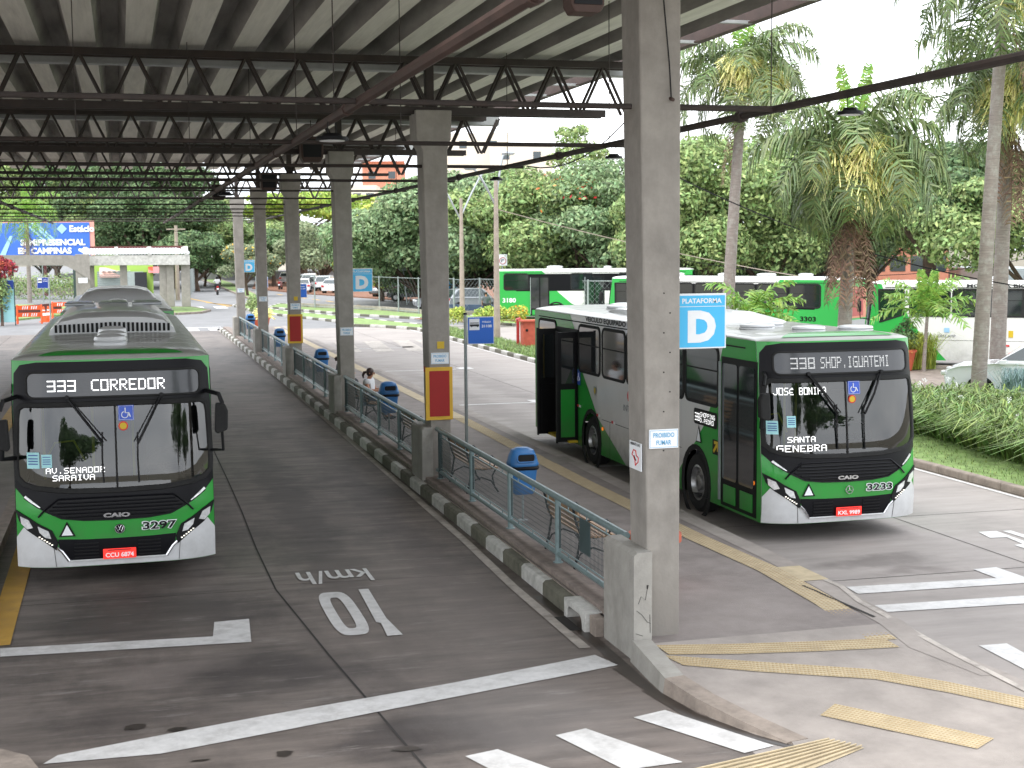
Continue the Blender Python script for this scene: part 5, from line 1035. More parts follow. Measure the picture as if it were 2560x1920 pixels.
def palm(name,label,base,top,r0,fronds,group='palms on the verge',infl=3,dead=5,spear=True,L=3.0,seed=1,m='frond',z0=.1,trunk=True,young=False,ll=.74,nl=58):
    t=thing(name,label,'palm',(base[0],base[1],z0),0,group); r=random.Random(seed); top=(top[0]-base[0],top[1]-base[1],top[2]-z0)
    if trunk:
        mb=MB(); k=14; pts=[(top[0]*(q/k)**1.2,top[1]*(q/k)**1.2,top[2]*q/k) for q in range(k+1)]; mb.tube(pts,[r0*(1.2-.35*q/k) for q in range(k+1)],'palmbark',10); mb.build('trunk',t,smooth=True)
    V=[];Qd=[]
    for k in range(fronds):
        az=2*math.pi*k*.381966+r.uniform(-.2,.2); u=k/max(1,fronds-1); el=(1.25-1.35*u) if not young else 1.2-.9*u; v,q=frondgeo(L*r.uniform(.85,1.1),(2.0+1.1*u) if not young else 1.5,az,el,seed*100+k,nl=nl,base=(top[0],top[1],top[2]+.25*(1-u)),ll=ll,hang=(.1,.35) if young else (.35,.75)); o=len(V); V+=v; Qd+=[tuple(o+i for i in f) for f in q]
    npmesh('crown',np.array(V),np.array(Qd),m,t)
    if spear:
        V=[];Qd=[]
        for k in range(4): v,q=frondgeo(L*.8,.2,2*math.pi*k/4+.3,1.45,seed*7+k,nl=34,ll=.42,base=top,plume=.15); o=len(V); V+=v; Qd+=[tuple(o+i for i in f) for f in q]
        npmesh('spear_leaves',np.array(V),np.array(Qd),'frondy',t)
    for k in range(infl):
        az=r.choice((-2.5,-1.9,-1.9,-1.4,-1.0))+r.uniform(-.3,.3); c=np.array([top[0]+1.0*math.cos(az),top[1]+1.0*math.sin(az),top[2]+r.uniform(-.5,.25)]); rr=np.random.default_rng(seed+k); V=[];Qd=[]
        for j in range(560):
            d=rr.normal(size=3); d[2]=d[2]*.8+.15; d/=np.linalg.norm(d); l=rr.uniform(.4,.95); p0=c; p1=c+d*l*.6; p2=c+d*l-np.array([0,0,l*.4]); s=np.cross(d,[0,0,1])*.012+np.array([0,0,.004]); o=len(V); V+=[p0-s,p0+s,p1+s,p1-s,p1-s,p1+s,p2+s,p2-s]; Qd+=[(o,o+1,o+2,o+3),(o+4,o+5,o+6,o+7)]
        npmesh('flower_cluster',np.array(V),np.array(Qd),'inflo',t)
    for k in range(dead):
        az=r.uniform(0,6.28); v,q=frondgeo(L*r.uniform(.75,1.0),.5,az,-1.15,seed*31+k,nl=36,ll=.38,base=(top[0],top[1],top[2]-.75),plume=.4,wd=.022)
        npmesh('dead_frond',np.array(v),np.array(q),'deadf',t)
    return t
def P_(px,depth,pytop): x,y=atD(px,depth); return (x,y),zat(px,pytop,y)
(b,zt)=P_(1572,50,170); bb,_=P_(1568,50,300); tb=atD(1602,50); palm('palm','leftmost tall palm with yellow flower spray, right of the nearest column',bb,(tb[0],tb[1],zt),.19,24,L=3.3,seed=3,dead=2,infl=5)
bb=atD(1822,37); tb=atD(1840,37); palm('palm','middle palm with big yellow flower cluster and hanging dead fronds',bb,(tb[0],tb[1],zat(1840,350,tb[1])),.17,26,L=3.1,seed=5,dead=12,infl=8)
bb=GS(2112*S,872*S,.1); tb=atD(2158,37.5); palm('palm','palm with lichen-spotted trunk running out of the top of the picture',bb,(tb[0],tb[1],zat(2158,-45,tb[1])),.175,22,L=3.3,seed=8,dead=1,infl=3,spear=False)
bb=GS(2152*S,842*S,.1); tb=atD(2172,41); palm('palm','palm right behind the lichen-spotted trunk, crown at the right edge',bb,(tb[0],tb[1],zat(2172,195,tb[1])),.2,24,L=3.3,seed=9,dead=7,infl=5,spear=False)
bb=atD(1625,42); palm('young_palm','small bushy palm above the roof of bus 3233',bb,(bb[0],bb[1],zat(1625,700,bb[1])),.09,15,L=1.7,seed=14,dead=0,infl=0,m='frondy',young=True,ll=.4,nl=34,spear=False)
bb=GS(1995*S,800*S,.15); tb=(bb[0]-.0,bb[1]); palm('young_palm','slim young palm in front of the white bus',bb,(tb[0]+.1,tb[1],zat(2000,685,tb[1])),.06,12,L=2.0,seed=16,dead=0,infl=0,m='frondy',young=True,ll=.42,nl=30,spear=True)
bb=(-11.2,130); tb=bb; x,y=atD(60,118); palm('palm','yellow-green narrow palm in front of the billboard',(x,y),(x,y,zat(60,470,y)),.16,20,L=3.6,seed=18,dead=2,infl=0,m='frondy',spear=True,ll=.7,nl=30,group='plants near the billboard')
# ------------------------------------------------------------------ verge planting
def blades(name,pts,N,h,m,label,cat,seed,lean=(-.3,-.35),wd=.019,z0=.13,kind=None,group=None,flowers=0,spread=.72):
    r=np.random.default_rng(seed); P=[]; xs=[p[0] for p in pts]; ys=[p[1] for p in pts]
    while len(P)<N:
        x,y=r.uniform(min(xs),max(xs)),r.uniform(min(ys),max(ys))
        if inside(x,y,pts): P.append((x,y))
    P=np.array(P); n=N; H=h*(.55+.6*r.random(n)); d=r.normal(size=(n,2))*spread+np.array(lean); ph=np.stack([d[:,0],d[:,1]],1)
    s=np.stack([-ph[:,1],ph[:,0]],1); s/=np.linalg.norm(s,axis=1)[:,None]+1e-6; s=s*wd
    base=np.concatenate([P,np.full((n,1),z0)],1); V=[]
    for k,(f,zf,wf) in enumerate(((0,0,1),(.35,.62,1.1),(.9,1,.7),(1.55,.82,.15))):
        q=base.copy(); q[:,:2]+=ph*(H*f)[:,None]; q[:,2]+=H*zf; V.append((q-np.concatenate([s*wf,np.zeros((n,1))],1),q+np.concatenate([s*wf,np.zeros((n,1))],1)))
    VV=np.stack([V[0][0],V[0][1],V[1][0],V[1][1],V[2][0],V[2][1],V[3][0],V[3][1]],1).reshape(-1,3); b=np.arange(n)[:,None]*8
    Qd=np.concatenate([b+np.array([0,1,3,2]),b+np.array([2,3,5,4]),b+np.array([4,5,7,6])],0); mi=None
    o=npmesh(name,VV,Qd,m); tag(o,label,cat,group,kind); return o
bed=[GS(*p,.13) for p in ((2262,1078),(2330,1095),(2410,1118),(2480,1140),(2620,1180),(2750,1220),(2800,1090),(2560,1052),(2400,1040),(2266,1036))]
blades('strappy_plants',bed,6500,.8,'blade','bed of strappy green leaves with white flowers on the verge','plants',5,kind='stuff')
c=GS(2520,1010,.13); c=(c[0]-.2,c[1]-1.0); blades('grey_grass_tuft',[(c[0]-.45,c[1]-.45),(c[0]+.45,c[1]-.45),(c[0]+.45,c[1]+.45),(c[0]-.45,c[1]+.45)],900,.95,'bladeb','tall blue-grey grass tuft in front of the white pickup','plant',6,lean=(0,0),spread=.25,wd=.01)
r=np.random.default_rng(8); V=[];Qd=[]
for k in range(34):
    while 1:
        x,y=r.uniform(16,24),r.uniform(17,34)
        if inside(x,y,bed): break
    z=.13+r.uniform(.5,1.0)
    for q in range(7):
        a=r.normal(size=3)*.028; o=len(V); p=np.array([x,y,z])+a; V+=[p+[-.013,0,-.013],p+[.013,0,-.013],p+[.013,0,.013],p+[-.013,0,.013]]; Qd.append((o,o+1,o+2,o+3))
tag(npmesh('white_flowers',np.array(V),np.array(Qd),'florw'),'small white blooms scattered over the strappy leaves','flowers',None,'stuff')
v1=[(15.3,16),(15.3,34),(17,38),(21,36),(26,34),(30,30),(30,16)]
blades('lawn_grass',v1,26000,.06,'blade','short mown grass on the verge beside the bus road','grass',11,lean=(0,0),wd=.006,kind='stuff',z0=.115)
v2=[(15.35,48),(15.4,75),(16.9,75),(17,48)]
blades('median_grass',v2,6000,.16,'blade','rough grass on the narrow median strip','grass',12,lean=(0,0),wd=.012,kind='stuff',z0=.115)
g=GS(2270,925,.14); g2=(g[0]+.2,g[1]+.6); blades('ornamental_grass',[(g2[0]-.9,g2[1]-.5),(g2[0]+1.0,g2[1]-.5),(g2[0]+1.0,g2[1]+.5),(g2[0]-.9,g2[1]+.5)],1600,1.1,'leafyel','yellowish grass tuft under the slim young palm','plant',13,lean=(0,0),spread=.28,wd=.012)
t=thing('potted_shrub','dark shrub in a terracotta pot beside the yellowish tuft','plant pot',(*atD(1955,48),.14)); mb=MB(); mb.lathe([(.3,0),(.42,.62),(.46,.62),(.46,.7),(.38,.7)],(0,0,0),'pot',16); mb.build('pot',t,smooth=True); V,Qd=leafcloud(900,[(0,0,1.05,.5,.5,.5),(.1,0,1.5,.25,.25,.35)],.09,3,shell=.2); npmesh('foliage',V,Qd,'leafdark',t)
for k,(px,py,m_,l) in enumerate(((965+0,690,'leafyel','pale variegated shrub at the foot of the left lamp pole'),(1030,688,'leafbright','green shrub between the two lamp poles'),(1055,690,'leafyel','yellow variegated shrub behind the right lamp pole'),(1100,690,'leafyel','orange and yellow croton shrub by the fenced bus'))):
    x,y=atD(px+15,79); t=thing('low_shrub',l,'shrub',(x,y,.12),0,'variegated shrubs along the fence'); V,Qd=leafcloud(1000,[(0,0,.5,.7,.5,.45),(.3,0,.7,.35,.3,.35)],.12,k+60,shell=.3); npmesh('foliage',V,Qd,m_,t)
    if k==3: V,Qd=leafcloud(120,[(0,0,.6,.6,.5,.45)],.12,77,shell=.95); npmesh('orange_leaves',V,Qd,'flory',t)
def pot(x,y,label,s,m_,kind='shrub'):
    t=thing('potted_plant',label,'plant pot',(x,y,.22),0,'terracotta planters on the platform'); mb=MB(); mb.lathe([(.17,0),(.2,.05),(.3,.55),(.33,.56),(.33,.66),(.29,.66),(.27,.6)],(0,0,0),'pot',20); mb.cyl((0,0,.58),(0,0,.6),.27,.27,'soil',16); mb.build('pot',t,smooth=True)
    if kind=='shrub': V,Qd=leafcloud(1100,[(0,0,1.1,.42,.42,.5)],.08,5,shell=.3); npmesh('foliage',V,Qd,m_,t)
    elif kind=='spiky':
        V=[];Qd=[]
        for k in range(22): v,q=frondgeo(.6,1.0,k*2.4,1.3-.05*k,k,nl=8,ll=.1,base=(0,0,.6)); o=len(V); V+=v; Qd+=[tuple(o+i for i in f) for f in q]
        npmesh('foliage',np.array(V),np.array(Qd),m_,t)
    t.scale=(s,s,s)
pot(6.28,16.3,'empty terracotta pot half hidden behind the nearest column',1.,'leafmid','none'); x,y=GS(1715,1400,.22); 
pot(6.8,76.5,'round green shrub in a red pot right of the farthest column',1.1,'leafmid'); pot(7.0,74.0,'spiky orange-leaved plant in a red pot left of the fifth column',1.1,'inflo','spiky')
# ------------------------------------------------------------------ people
def person(name,label,J,R_,E_,mats,loc,rz,hair=None,clothes=(),scale=1.,extra=None):
    t=thing(name,label,'person',loc,rz)
    def skin(nm,js,es,rad,m,sub=1):
        me=bpy.data.meshes.new(nm); keys=list(js); me.from_pydata([J[k] for k in keys],[(keys.index(a),keys.index(b)) for a,b in es],[]); o=bpy.data.objects.new(nm,me); COL.objects.link(o)
        sk=o.modifiers.new('s','SKIN'); ly=me.skin_vertices[0] if me.skin_vertices else None
        if ly is None:
            bpy.context.view_layer.objects.active=o; ly=me.skin_vertices[0]
        for i,k in enumerate(keys):
            r=rad[k]; ly.data[i].radius=(r,r) if not isinstance(r,tuple) else r
            ly.data[i].use_root=(i==0)
        su=o.modifiers.new('u','SUBSURF'); su.levels=sub; su.render_levels=sub
        dg=bpy.context.evaluated_depsgraph_get(); dg.update(); m2=bpy.data.meshes.new_from_object(o.evaluated_get(dg)); bpy.data.objects.remove(o); m2.materials.clear(); m2.materials.append(MATS[m]); m2.polygons.foreach_set('use_smooth',[True]*len(m2.polygons)); m2.polygons.foreach_set('material_index',[0]*len(m2.polygons))
        o=bpy.data.objects.new(nm,m2); COL.objects.link(o); o.parent=t; return o
    skin('body',list(J),E_,R_,'skin',2)
    for nm,ks,ex,m in clothes:
        es=[(a,b) for a,b in E_ if a in ks and b in ks]; rd={}
        for k in ks: r=R_[k]; rd[k]=tuple(q+ex+.02 for q in r) if isinstance(r,tuple) else r+ex+.012
        skin(nm,ks,es,rd,m,2)
    if hair: hair(t)
    if extra: extra(t)
    t.scale=(scale,)*3
    return t
JS={'pel':(0,0,.1),'wa':(0,.02,.28),'ch':(0,.03,.46),'nk':(0,.02,.56),'nk2':(0,-.01,.62),'hd':(0,-.04,.70),'hd2':(0,-.03,.79),'mL':(-.2,-.01,.42),'mR':(.2,-.01,.42),
 'sL':(-.17,.02,.53),'eL':(-.22,-.06,.3),'wL':(-.1,-.28,.3),'hL':(-.05,-.35,.32),'sR':(.17,.02,.53),'eR':(.22,-.06,.3),'wR':(.1,-.28,.3),'hR':(.05,-.35,.33),
 'hpL':(-.09,0,.08),'kL':(-.11,-.42,.1),'aL':(-.11,-.44,-.33),'tL':(-.11,-.58,-.37),'hpR':(.09,0,.08),'kR':(.11,-.42,.1),'aR':(.11,-.42,-.33),'tR':(.11,-.56,-.37)}
RS={'pel':(.15,.12),'wa':(.13,.1),'ch':(.15,.11),'nk':.06,'nk2':.05,'hd':(.078,.085),'hd2':(.07,.08),'sL':.06,'eL':.042,'wL':.028,'hL':.032,'sR':.06,'eR':.042,'wR':.028,'hR':.032,'mL':.05,'mR':.05,'hpL':.09,'kL':.065,'aL':.04,'tL':.035,'hpR':.09,'kR':.065,'aR':.04,'tR':.035}
ES=[('pel','wa'),('wa','ch'),('ch','nk'),('nk','nk2'),('nk2','hd'),('hd','hd2'),('ch','sL'),('sL','mL'),('mL','eL'),('eL','wL'),('wL','hL'),('ch','sR'),('sR','mR'),('mR','eR'),('eR','wR'),('wR','hR'),('pel','hpL'),('hpL','kL'),('kL','aL'),('aL','tL'),('pel','hpR'),('hpR','kR'),('kR','aR'),('aR','tR')]
def face_(t,js):
    h=js['hd']; mb=MB(); mb.lathe([(.012,-.02),(.016,0),(.006,.03)],(h[0],h[1]-.088,h[2]+.005),'skin',6); mb.build('nose',t,smooth=True)
    for sx in (-1,1):
        mb=MB(); mb.cyl((sx*.03,h[1]-.083,h[2]+.03),(sx*.03,h[1]-.088,h[2]+.03),.01,.008,'dark',8); mb.build('eye',t); mb=MB(); mb.lathe([(.008,-.02),(.014,0),(.008,.02)],(sx*.082,h[1]+.005,h[2]+.015),'skin',6); mb.build('ear',t,smooth=True)
    mb=MB(); mb.box((0,h[1]-.083,h[2]-.035),(.04,.008,.008),'redcar'); mb.build('mouth',t)
    for ft in ('tL','tR'):
        q=js[ft]; mb=MB(); mb.box((q[0],q[1]+.05,q[2]-.01),(.1,.25,.07),'dark'); mb.build('shoe',t,bevel=.02)
    for hd_ in ('hL','hR'):
        q=js[hd_]; mb=MB()
        for k in range(4): mb.tube([(q[0]-.02+.014*k,q[1],q[2]),(q[0]-.02+.014*k,q[1]-.035-.006*(k in(1,2)),q[2]-.01),(q[0]-.02+.014*k,q[1]-.05,q[2]-.03)],[.009,.008,.006],'skin',5)
        mb.tube([(q[0]+.03,q[1]+.02,q[2]),(q[0]+.04,q[1]-.01,q[2]+.01)],[.009,.007],'skin',5); mb.build('fingers',t,smooth=True)
def hair_pony(t):
    mb=MB(); h=JS['hd']; mb.lathe([(.05,-.07),(.088,-.03),(.098,.04),(.092,.09),(.06,.125),(.01,.14)],(h[0],h[1]+.025,h[2]+.01),'hair',16,1,.95); mb.tube([(0,.08,.74),(0,.14,.73),(0,.17,.66),(0,.165,.58)],[.03,.038,.032,.01],'hair',8); mb.build('hair',t,smooth=True)
def hair_bun(t):
    mb=MB(); h=JS['hd']; mb.lathe([(.05,-.08),(.092,-.03),(.102,.04),(.095,.09),(.06,.125),(.01,.14)],(h[0],h[1]+.025,h[2]+.01),'hair',16,1,.95); mb.tube([(0,.09,.76),(0,.13,.72),(0,.13,.66)],[.04,.05,.02],'hair',8); mb.build('hair',t,smooth=True)
TOP=['wa','ch','sL','sR','mL','mR','nk','pel']; LEG=['pel','hpL','kL','aL','hpR','kR','aR']
person('person','seated woman with dark ponytail, white T-shirt and jeans looking at a phone',JS,RS,ES,None,(5.86,34.8,.62),math.radians(60),hair_pony,(('t_shirt',TOP,.018,'tee'),('trousers',LEG,.014,'jeans')),extra=lambda t:(face_(t,JS),))
t=thing('phone','dark phone held by the seated woman with ponytail','phone',(0,0,0)); cs,sn=math.cos(math.radians(60)),math.sin(math.radians(60)); t.location=(5.86+.37*sn,34.8-.37*cs,.97); t.rotation_euler=(.5,0,math.radians(60)); mb=MB(); mb.box((0,0,0),(.07,.012,.14),'black'); mb.build('phone_case',t,bevel=.004)
t=thing('handbag','dark bag beside the seated woman on the bench','bag',(5.7,34.35,.66)); mb=MB(); mb.prism([(-.14,0),(.14,0),(.12,.2),(-.12,.2)],-.06,.06,'dark','x'); mb.build('bag_body',t,bevel=.02); mb=MB(); mb.tube([(0,-.08,.2),(0,-.06,.32),(0,.06,.32),(0,.08,.2)],.008,'dark',5); mb.build('strap',t)
person('person','brown-haired person seated just left of the third column, head showing over the railing',JS,RS,ES,None,(5.86,39.6,.62),math.radians(75),hair_bun,(('top',TOP,.018,'greyshirt'),('trousers',LEG,.014,'dark')),extra=lambda t:face_(t,JS))
JT=dict(JS); RT=dict(RS)
for k in JT: 
    x,y,z=JT[k]; JT[k]=(x,y,z+.8)
JT.update({'mL':(-.21,.02,1.22),'mR':(.21,.02,1.22),'eL':(-.25,.02,1.1),'wL':(-.24,-.06,.88),'hL':(-.24,-.08,.8),'eR':(.25,.02,1.1),'wR':(.24,-.06,.88),'hR':(.24,-.08,.8),'kL':(-.1,-.01,.48),'aL':(-.1,.02,.08),'tL':(-.11,-.12,.04),'kR':(.1,-.02,.48),'aR':(.1,.0,.08),'tR':(.11,-.14,.04),'hpL':(-.09,0,.86),'hpR':(.09,0,.86)})
x,y=atD(735*S/S,83); x,y=atD(1052,86)
x,y=atD(1049,86.5); 
person('person','man in grey shirt and dark shorts standing behind the fence by the lamp poles',JT,RT,ES,None,(x,y,.05),math.radians(170),lambda t:(lambda mb:(mb.lathe([(.06,-.02),(.088,.04),(.08,.09),(.01,.125)],(0,-.02,1.52),'hair',12),mb.build('hair',t,smooth=True)))(MB()),(('shirt',TOP+['eL','eR'],.02,'greyshirt'),('shorts',['pel','hpL','kL','hpR','kR'],.03,'dark')))
# ------------------------------------------------------------------ cars and motorcycles
def car(label,px,depth,ang,m,suv=False,group='cars parked along the far road',L=4.1,detail=0,xy=None,pickup=False,front_cam=False):
    t=thing('car' if not pickup else 'pickup_truck',label,'car' if not pickup else 'pickup',(*(xy or atD(px,depth)),0),ang,group); h=1.48 if not suv else 1.66; w_=.86
    # local: nose towards -Y
    if pickup: pr=[(-2.5,.45),(-2.55,.7),(-2.48,.92),(-2.2,1.02),(-1.25,1.12),(1.0,1.12),(1.05,1.02),(2.6,1.02),(2.62,.5),(2.5,.4),(-2.4,.36)]
    else: pr=[(-L/2,.42),(-L/2-.02,.62),(-L/2+.12,.78),(-L/2+.95,.93),(L/2-.35,.98 if not suv else 1.05),(L/2-.05,.92),(L/2,.6),(L/2-.03,.36),(-L/2+.1,.3)]
    mb=MB(); V=[]; n=len(pr); secs=[(-w_,.9),(-w_-.02,1.),(0,1.03),(w_+.02,1.),(w_,.9)]
    secs=[(-w_+.08,1.),(-w_,.985),(w_,.985),(w_-.08,1.)]
    for x,s in ((-w_+.1,1.),(-w_,.97),(w_,.97),(w_-.1,1.)): V+=[(x,a*s,.0+(b-.6)*s+.6) for a,b in pr]
    mb.add(V,[(k*n+i,k*n+(i+1)%n,(k+1)*n+(i+1)%n,(k+1)*n+i) for k in range(3) for i in range(n)]+[tuple(range(n-1,-1,-1)),tuple(range(3*n,4*n))],m)
    if pickup: cb=[(-1.2,1.1),(-.45,1.62),(-.1,1.72),(.75,1.72),(1.0,1.55),(1.12,1.1)]
    else: cb=[(-L/2+.9,.92),(-L/2+1.55,h-.06),(-L/2+1.9,h),(L/2-.95,h),(L/2-.6,h-.08),(L/2-.12,.98)]
    V=[];n=len(cb); top=max(b for a,b in cb)
    for sx in (-1,1): V+=[(sx*(w_-.03-.16*(b-cb[0][1])/(top-cb[0][1])),a,b) for a,b in cb]
    mb.add(V,[tuple(range(n)),tuple(range(2*n-1,n-1,-1))]+[(i,(i+1)%n,n+(i+1)%n,n+i) for i in range(n)],m); mb.build('body',t,bevel=.05)
    c0=(sum(a for a,b in cb)/n,sum(b for a,b in cb)/n)
    for sx in (-1,1):
        gw=[(c0[0]+(a-c0[0])*.86,c0[1]+(b-c0[1])*.74+.02) for a,b in cb]; mb=MB(); pts=[(sx*(w_-.02-.16*(b-cb[0][1])/(top-cb[0][1])+.0),a,b) for a,b in gw]; pts=[(p[0]+sx*.012,p[1],p[2]) for p in pts]; mb.poly(pts,'carglass'); 
        mb.build('side_window',t)
        if detail: mb=MB(); mb.box((sx*(w_-.05),c0[0]+.1,c0[1]),(.04,.05,.5),m); mb.box((sx*(w_+.005),.25,.97),(.02,.16,.03),'rubber'); mb.box((sx*(w_+.003),-.62,.75),(.004,.012,.5),'joint'); mb.box((sx*(w_+.003),.5,.75),(.004,.012,.5),'joint'); mb.build('door_trim',t)
        if detail: mb=MB(); mb.prism([(-1.05,1.1),(-.85,1.1),(-.85,1.24),(-1.05,1.22)],sx*(w_+.02),sx*(w_+.17),m,'x'); mb.build('wing_mirror',t,bevel=.02)
    def gl(i,j,nm):
        a,b=cb[i],cb[j]; mb=MB(); ww=lambda z:(w_-.1-.16*(z-cb[0][1])/(top-cb[0][1])); nrm=Vector((0,-(b[1]-a[1]) if i==0 else (b[1]-a[1])*-1,abs(b[0]-a[0]))).normalized(); 
        sgn=-1 if i==0 else 1; o=Vector((0,sgn*abs(b[1]-a[1]),abs(b[0]-a[0]))).normalized()*.012; A=(a[0]+(b[0]-a[0])*.1,a[1]+(b[1]-a[1])*.1); B=(a[0]+(b[0]-a[0])*.92,a[1]+(b[1]-a[1])*.92)
        mb.poly([Vector((-ww(A[1]),A[0],A[1]))+o,Vector((ww(A[1]),A[0],A[1]))+o,Vector((ww(B[1]),B[0],B[1]))+o,Vector((-ww(B[1]),B[0],B[1]))+o],'carglass'); mb.build(nm,t)
    gl(0,1,'windscreen'); gl(n-1,n-2,'rear_window')
    for sy in ((-1.55,1.6) if pickup else (-L/2+.78,L/2-.75)):
        for sx in (-1,1):
            wv=bpy.data.objects.new('wheel',None); COL.objects.link(wv); wv.parent=t; wv.location=(sx*(w_-.08),sy,.33)
            mb=MB(); mb.cyl((-.11,0,0),(.11,0,0),.33,.33,'rubber',18); mb.build('tyre',wv,bevel=.02); mb=MB(); mb.cyl((sx*.1,0,0),(sx*.122,0,0),.2,.18,'rimm',14); mb.build('rim',wv)
            mb=MB(); mb.cyl((sx*(w_-.02),sy,.36),(sx*(w_+.008),sy,.36),.4,.4,'black',20); mb.build('wheel_arch',t)
    e=L/2 if not pickup else 2.6
    for sx in (-1,1):
        mb=MB(); mb.box((sx*.68,e-.03,.8 if not suv else .92),(.26,.1,.16),'tail'); mb.build('tail_light',t,bevel=.02)
        mb=MB(); mb.box((sx*.66,-e+.06,.72 if not pickup else .82),(.34,.14,.12),'lens'); mb.build('headlight',t,bevel=.03)
    mb=MB(); mb.box((0,e+.0,.62),(.42,.03,.12),'signwhite'); mb.build('licence_plate',t); mb=MB(); mb.box((0,e-.04,.42),(1.5,.1,.16),'black' if suv else m); mb.build('bumper',t)
    return t
far=math.radians(180-2)
car('white hatchback parked farthest left in the row beyond the fifth column',596+25,178,math.radians(165),'whitecar'); car('second white car behind the red motorcycle',645,166,math.radians(165),'whitecar')
car('white estate car rightmost but three of the row seen over the verge',672,158,math.radians(160),'whitecar',suv=True); car('white hatchback with red tail light beside the fourth column',652,141,math.radians(170),'whitecar')
car('grey-blue car squeezed between two white cars',686,153,math.radians(165),'silver'); car('white SUV with dark lower bumper, second from right in the row',702,146,math.radians(162),'whitecar',suv=True,L=4.4); car('pale blue-white sedan at the right end of the row',726,139,math.radians(150),'whitecar')
car('black car parked side-on under the trees, left one',848,127,math.radians(-72),'darkcar',group='dark cars under the park trees'); car('dark grey hatchback nearer the second column',890,118,math.radians(-112),'darkcar',group='dark cars under the park trees'); car('grey car with raised edge behind the left lamp pole',955,100,math.radians(-95),'silver',group='cars behind the fence'); car('silver car with red badge left of the standing man',1022,97,math.radians(95),'silver',suv=True,group='cars behind the fence')
A=atD(2050,40.2); B_=atD(2212,39.4); d=(Vector((B_[0],B_[1],0))-Vector((A[0],A[1],0))).normalized(); pc=Vector((A[0],A[1],0))+d*2.55; pk=car('white pickup with blue door lettering behind the palm trunks',0,0,math.atan2(d.y,d.x)-math.pi/2,'whitecar',detail=1,xy=(pc.x,pc.y),pickup=True,group=None)
mb=MB(); text(mb,'EMDEC',.42,.1,lambda u,v:(.885,-.32+u,.86+v),'darkblue',.03); mb.build('door_lettering',pk)
def motorcycle(label,xy,rz,rider=False):
    t=thing('motorcycle',label,'motorcycle',(*xy,0),rz)
    for y in (-.65,.62):
        mb=MB(); mb.cyl((-.06,y,.3),(.06,y,.3),.3,.3,'rubber',16); mb.build('wheel',t)
    mb=MB(); mb.prism([(-.5,.5),(-.3,.9),(.1,.95),(.3,.75),(.8,.85),(.75,.6),(.2,.4),(-.2,.3)],-.12,.12,'redcar','x'); mb.box((0,.25,.85),(.24,.7,.1),'black'); mb.box((0,.7,.62),(.2,.06,.16),'black'); mb.build('frame',t,bevel=.03)
    mb=MB(); mb.tube([(-.35,-.3,1.05),(0,-.4,1.02),(.35,-.3,1.05)],.018,'black',5); mb.tube([(0,-.42,1.0),(0,-.65,.3)],.03,'chrome',5); mb.build('handlebar',t); mb=MB(); mb.box((0,.8,.82),(.14,.05,.1),'tail'); mb.box((0,.84,.6),(.2,.02,.16),'signwhite'); mb.build('tail_light',t)
    return t
m1=GS(706*1.0/6.9125+440,0) if 0 else None
x,y=atD(467,138); motorcycle('motorcycle being ridden away on the far road, red tail light',(x,y),math.pi)
JM=dict(JS); JM.update({'eL':(-.27,-.15,.38),'wL':(-.33,-.38,.36),'hL':(-.34,-.44,.34),'eR':(.27,-.15,.38),'wR':(.33,-.38,.36),'hR':(.34,-.44,.34),'kL':(-.22,-.35,-.05),'aL':(-.2,-.1,-.45),'tL':(-.2,-.24,-.5),'kR':(.22,-.35,-.05),'aR':(.2,-.1,-.45),'tR':(.2,-.24,-.5)})
person('person','motorcycle rider in pale jacket and black helmet on the far road',JM,RS,ES,None,(x,y-.15,.92),math.pi,lambda t:(lambda mb:(mb.lathe([(.08,-.1),(.14,-.04),(.15,.04),(.12,.12),(.01,.17)],(0,-.04,.72),'black',14),mb.build('helmet',t,smooth=True)))(MB()),(('jacket',TOP+['eL','eR','wL','wR'],.03,'tee'),('trousers',LEG,.03,'dark')))
x,y=atD(604,152); motorcycle('red motorcycle parked beside the first white hatchback',(x,y),math.pi-.3)
for k,(px,l) in enumerate(((428,'white van parked beyond the far road, left'),(462,'white box truck beside the roadside tree'),(482,'second white truck nearer the yellow blossom'))):
    t=thing('van',l,'van',(*atD(px,225),1.2),math.radians(-60),'white trucks beyond the far road'); L=6 if k else 4.6; mb=MB(); 
    if k: mb.box((0,1.2,1.9),(2.1,L-2,2.3),'whiteb'); mb.prism([(-L/2+.2,.6),(-L/2+.2,1.4),(-L/2+.6,2.2),(-L/2+1.7,2.2),(-L/2+1.7,.6)],-.95,.95,'whiteb','x')
    else: mb.prism([(-L/2,.5),(-L/2,1.1),(-L/2+.9,2.1),(L/2,2.2),(L/2,.5)],-.95,.95,'whiteb','x')
    mb.build('body',t,bevel=.06); mb=MB(); mb.prism([(-L/2+.25,1.35),(-L/2+.68,2.0),(-L/2+1.4,2.0),(-L/2+1.4,1.35)],-.98,.98,'carglass','x'); mb.build('cab_window',t)
    for y in (-L/2+.9,L/2-.9):
        mb=MB(); mb.cyl((-1,y,.4),(1,y,.4),.4,.4,'rubber',14); mb.build('wheel',t)
mb=MB(); mb.prism([(-9,210),(30,205),(34,290),(-9,290)],-.02,1.2,'asphalt'); struct(mb.build('raised_street'))
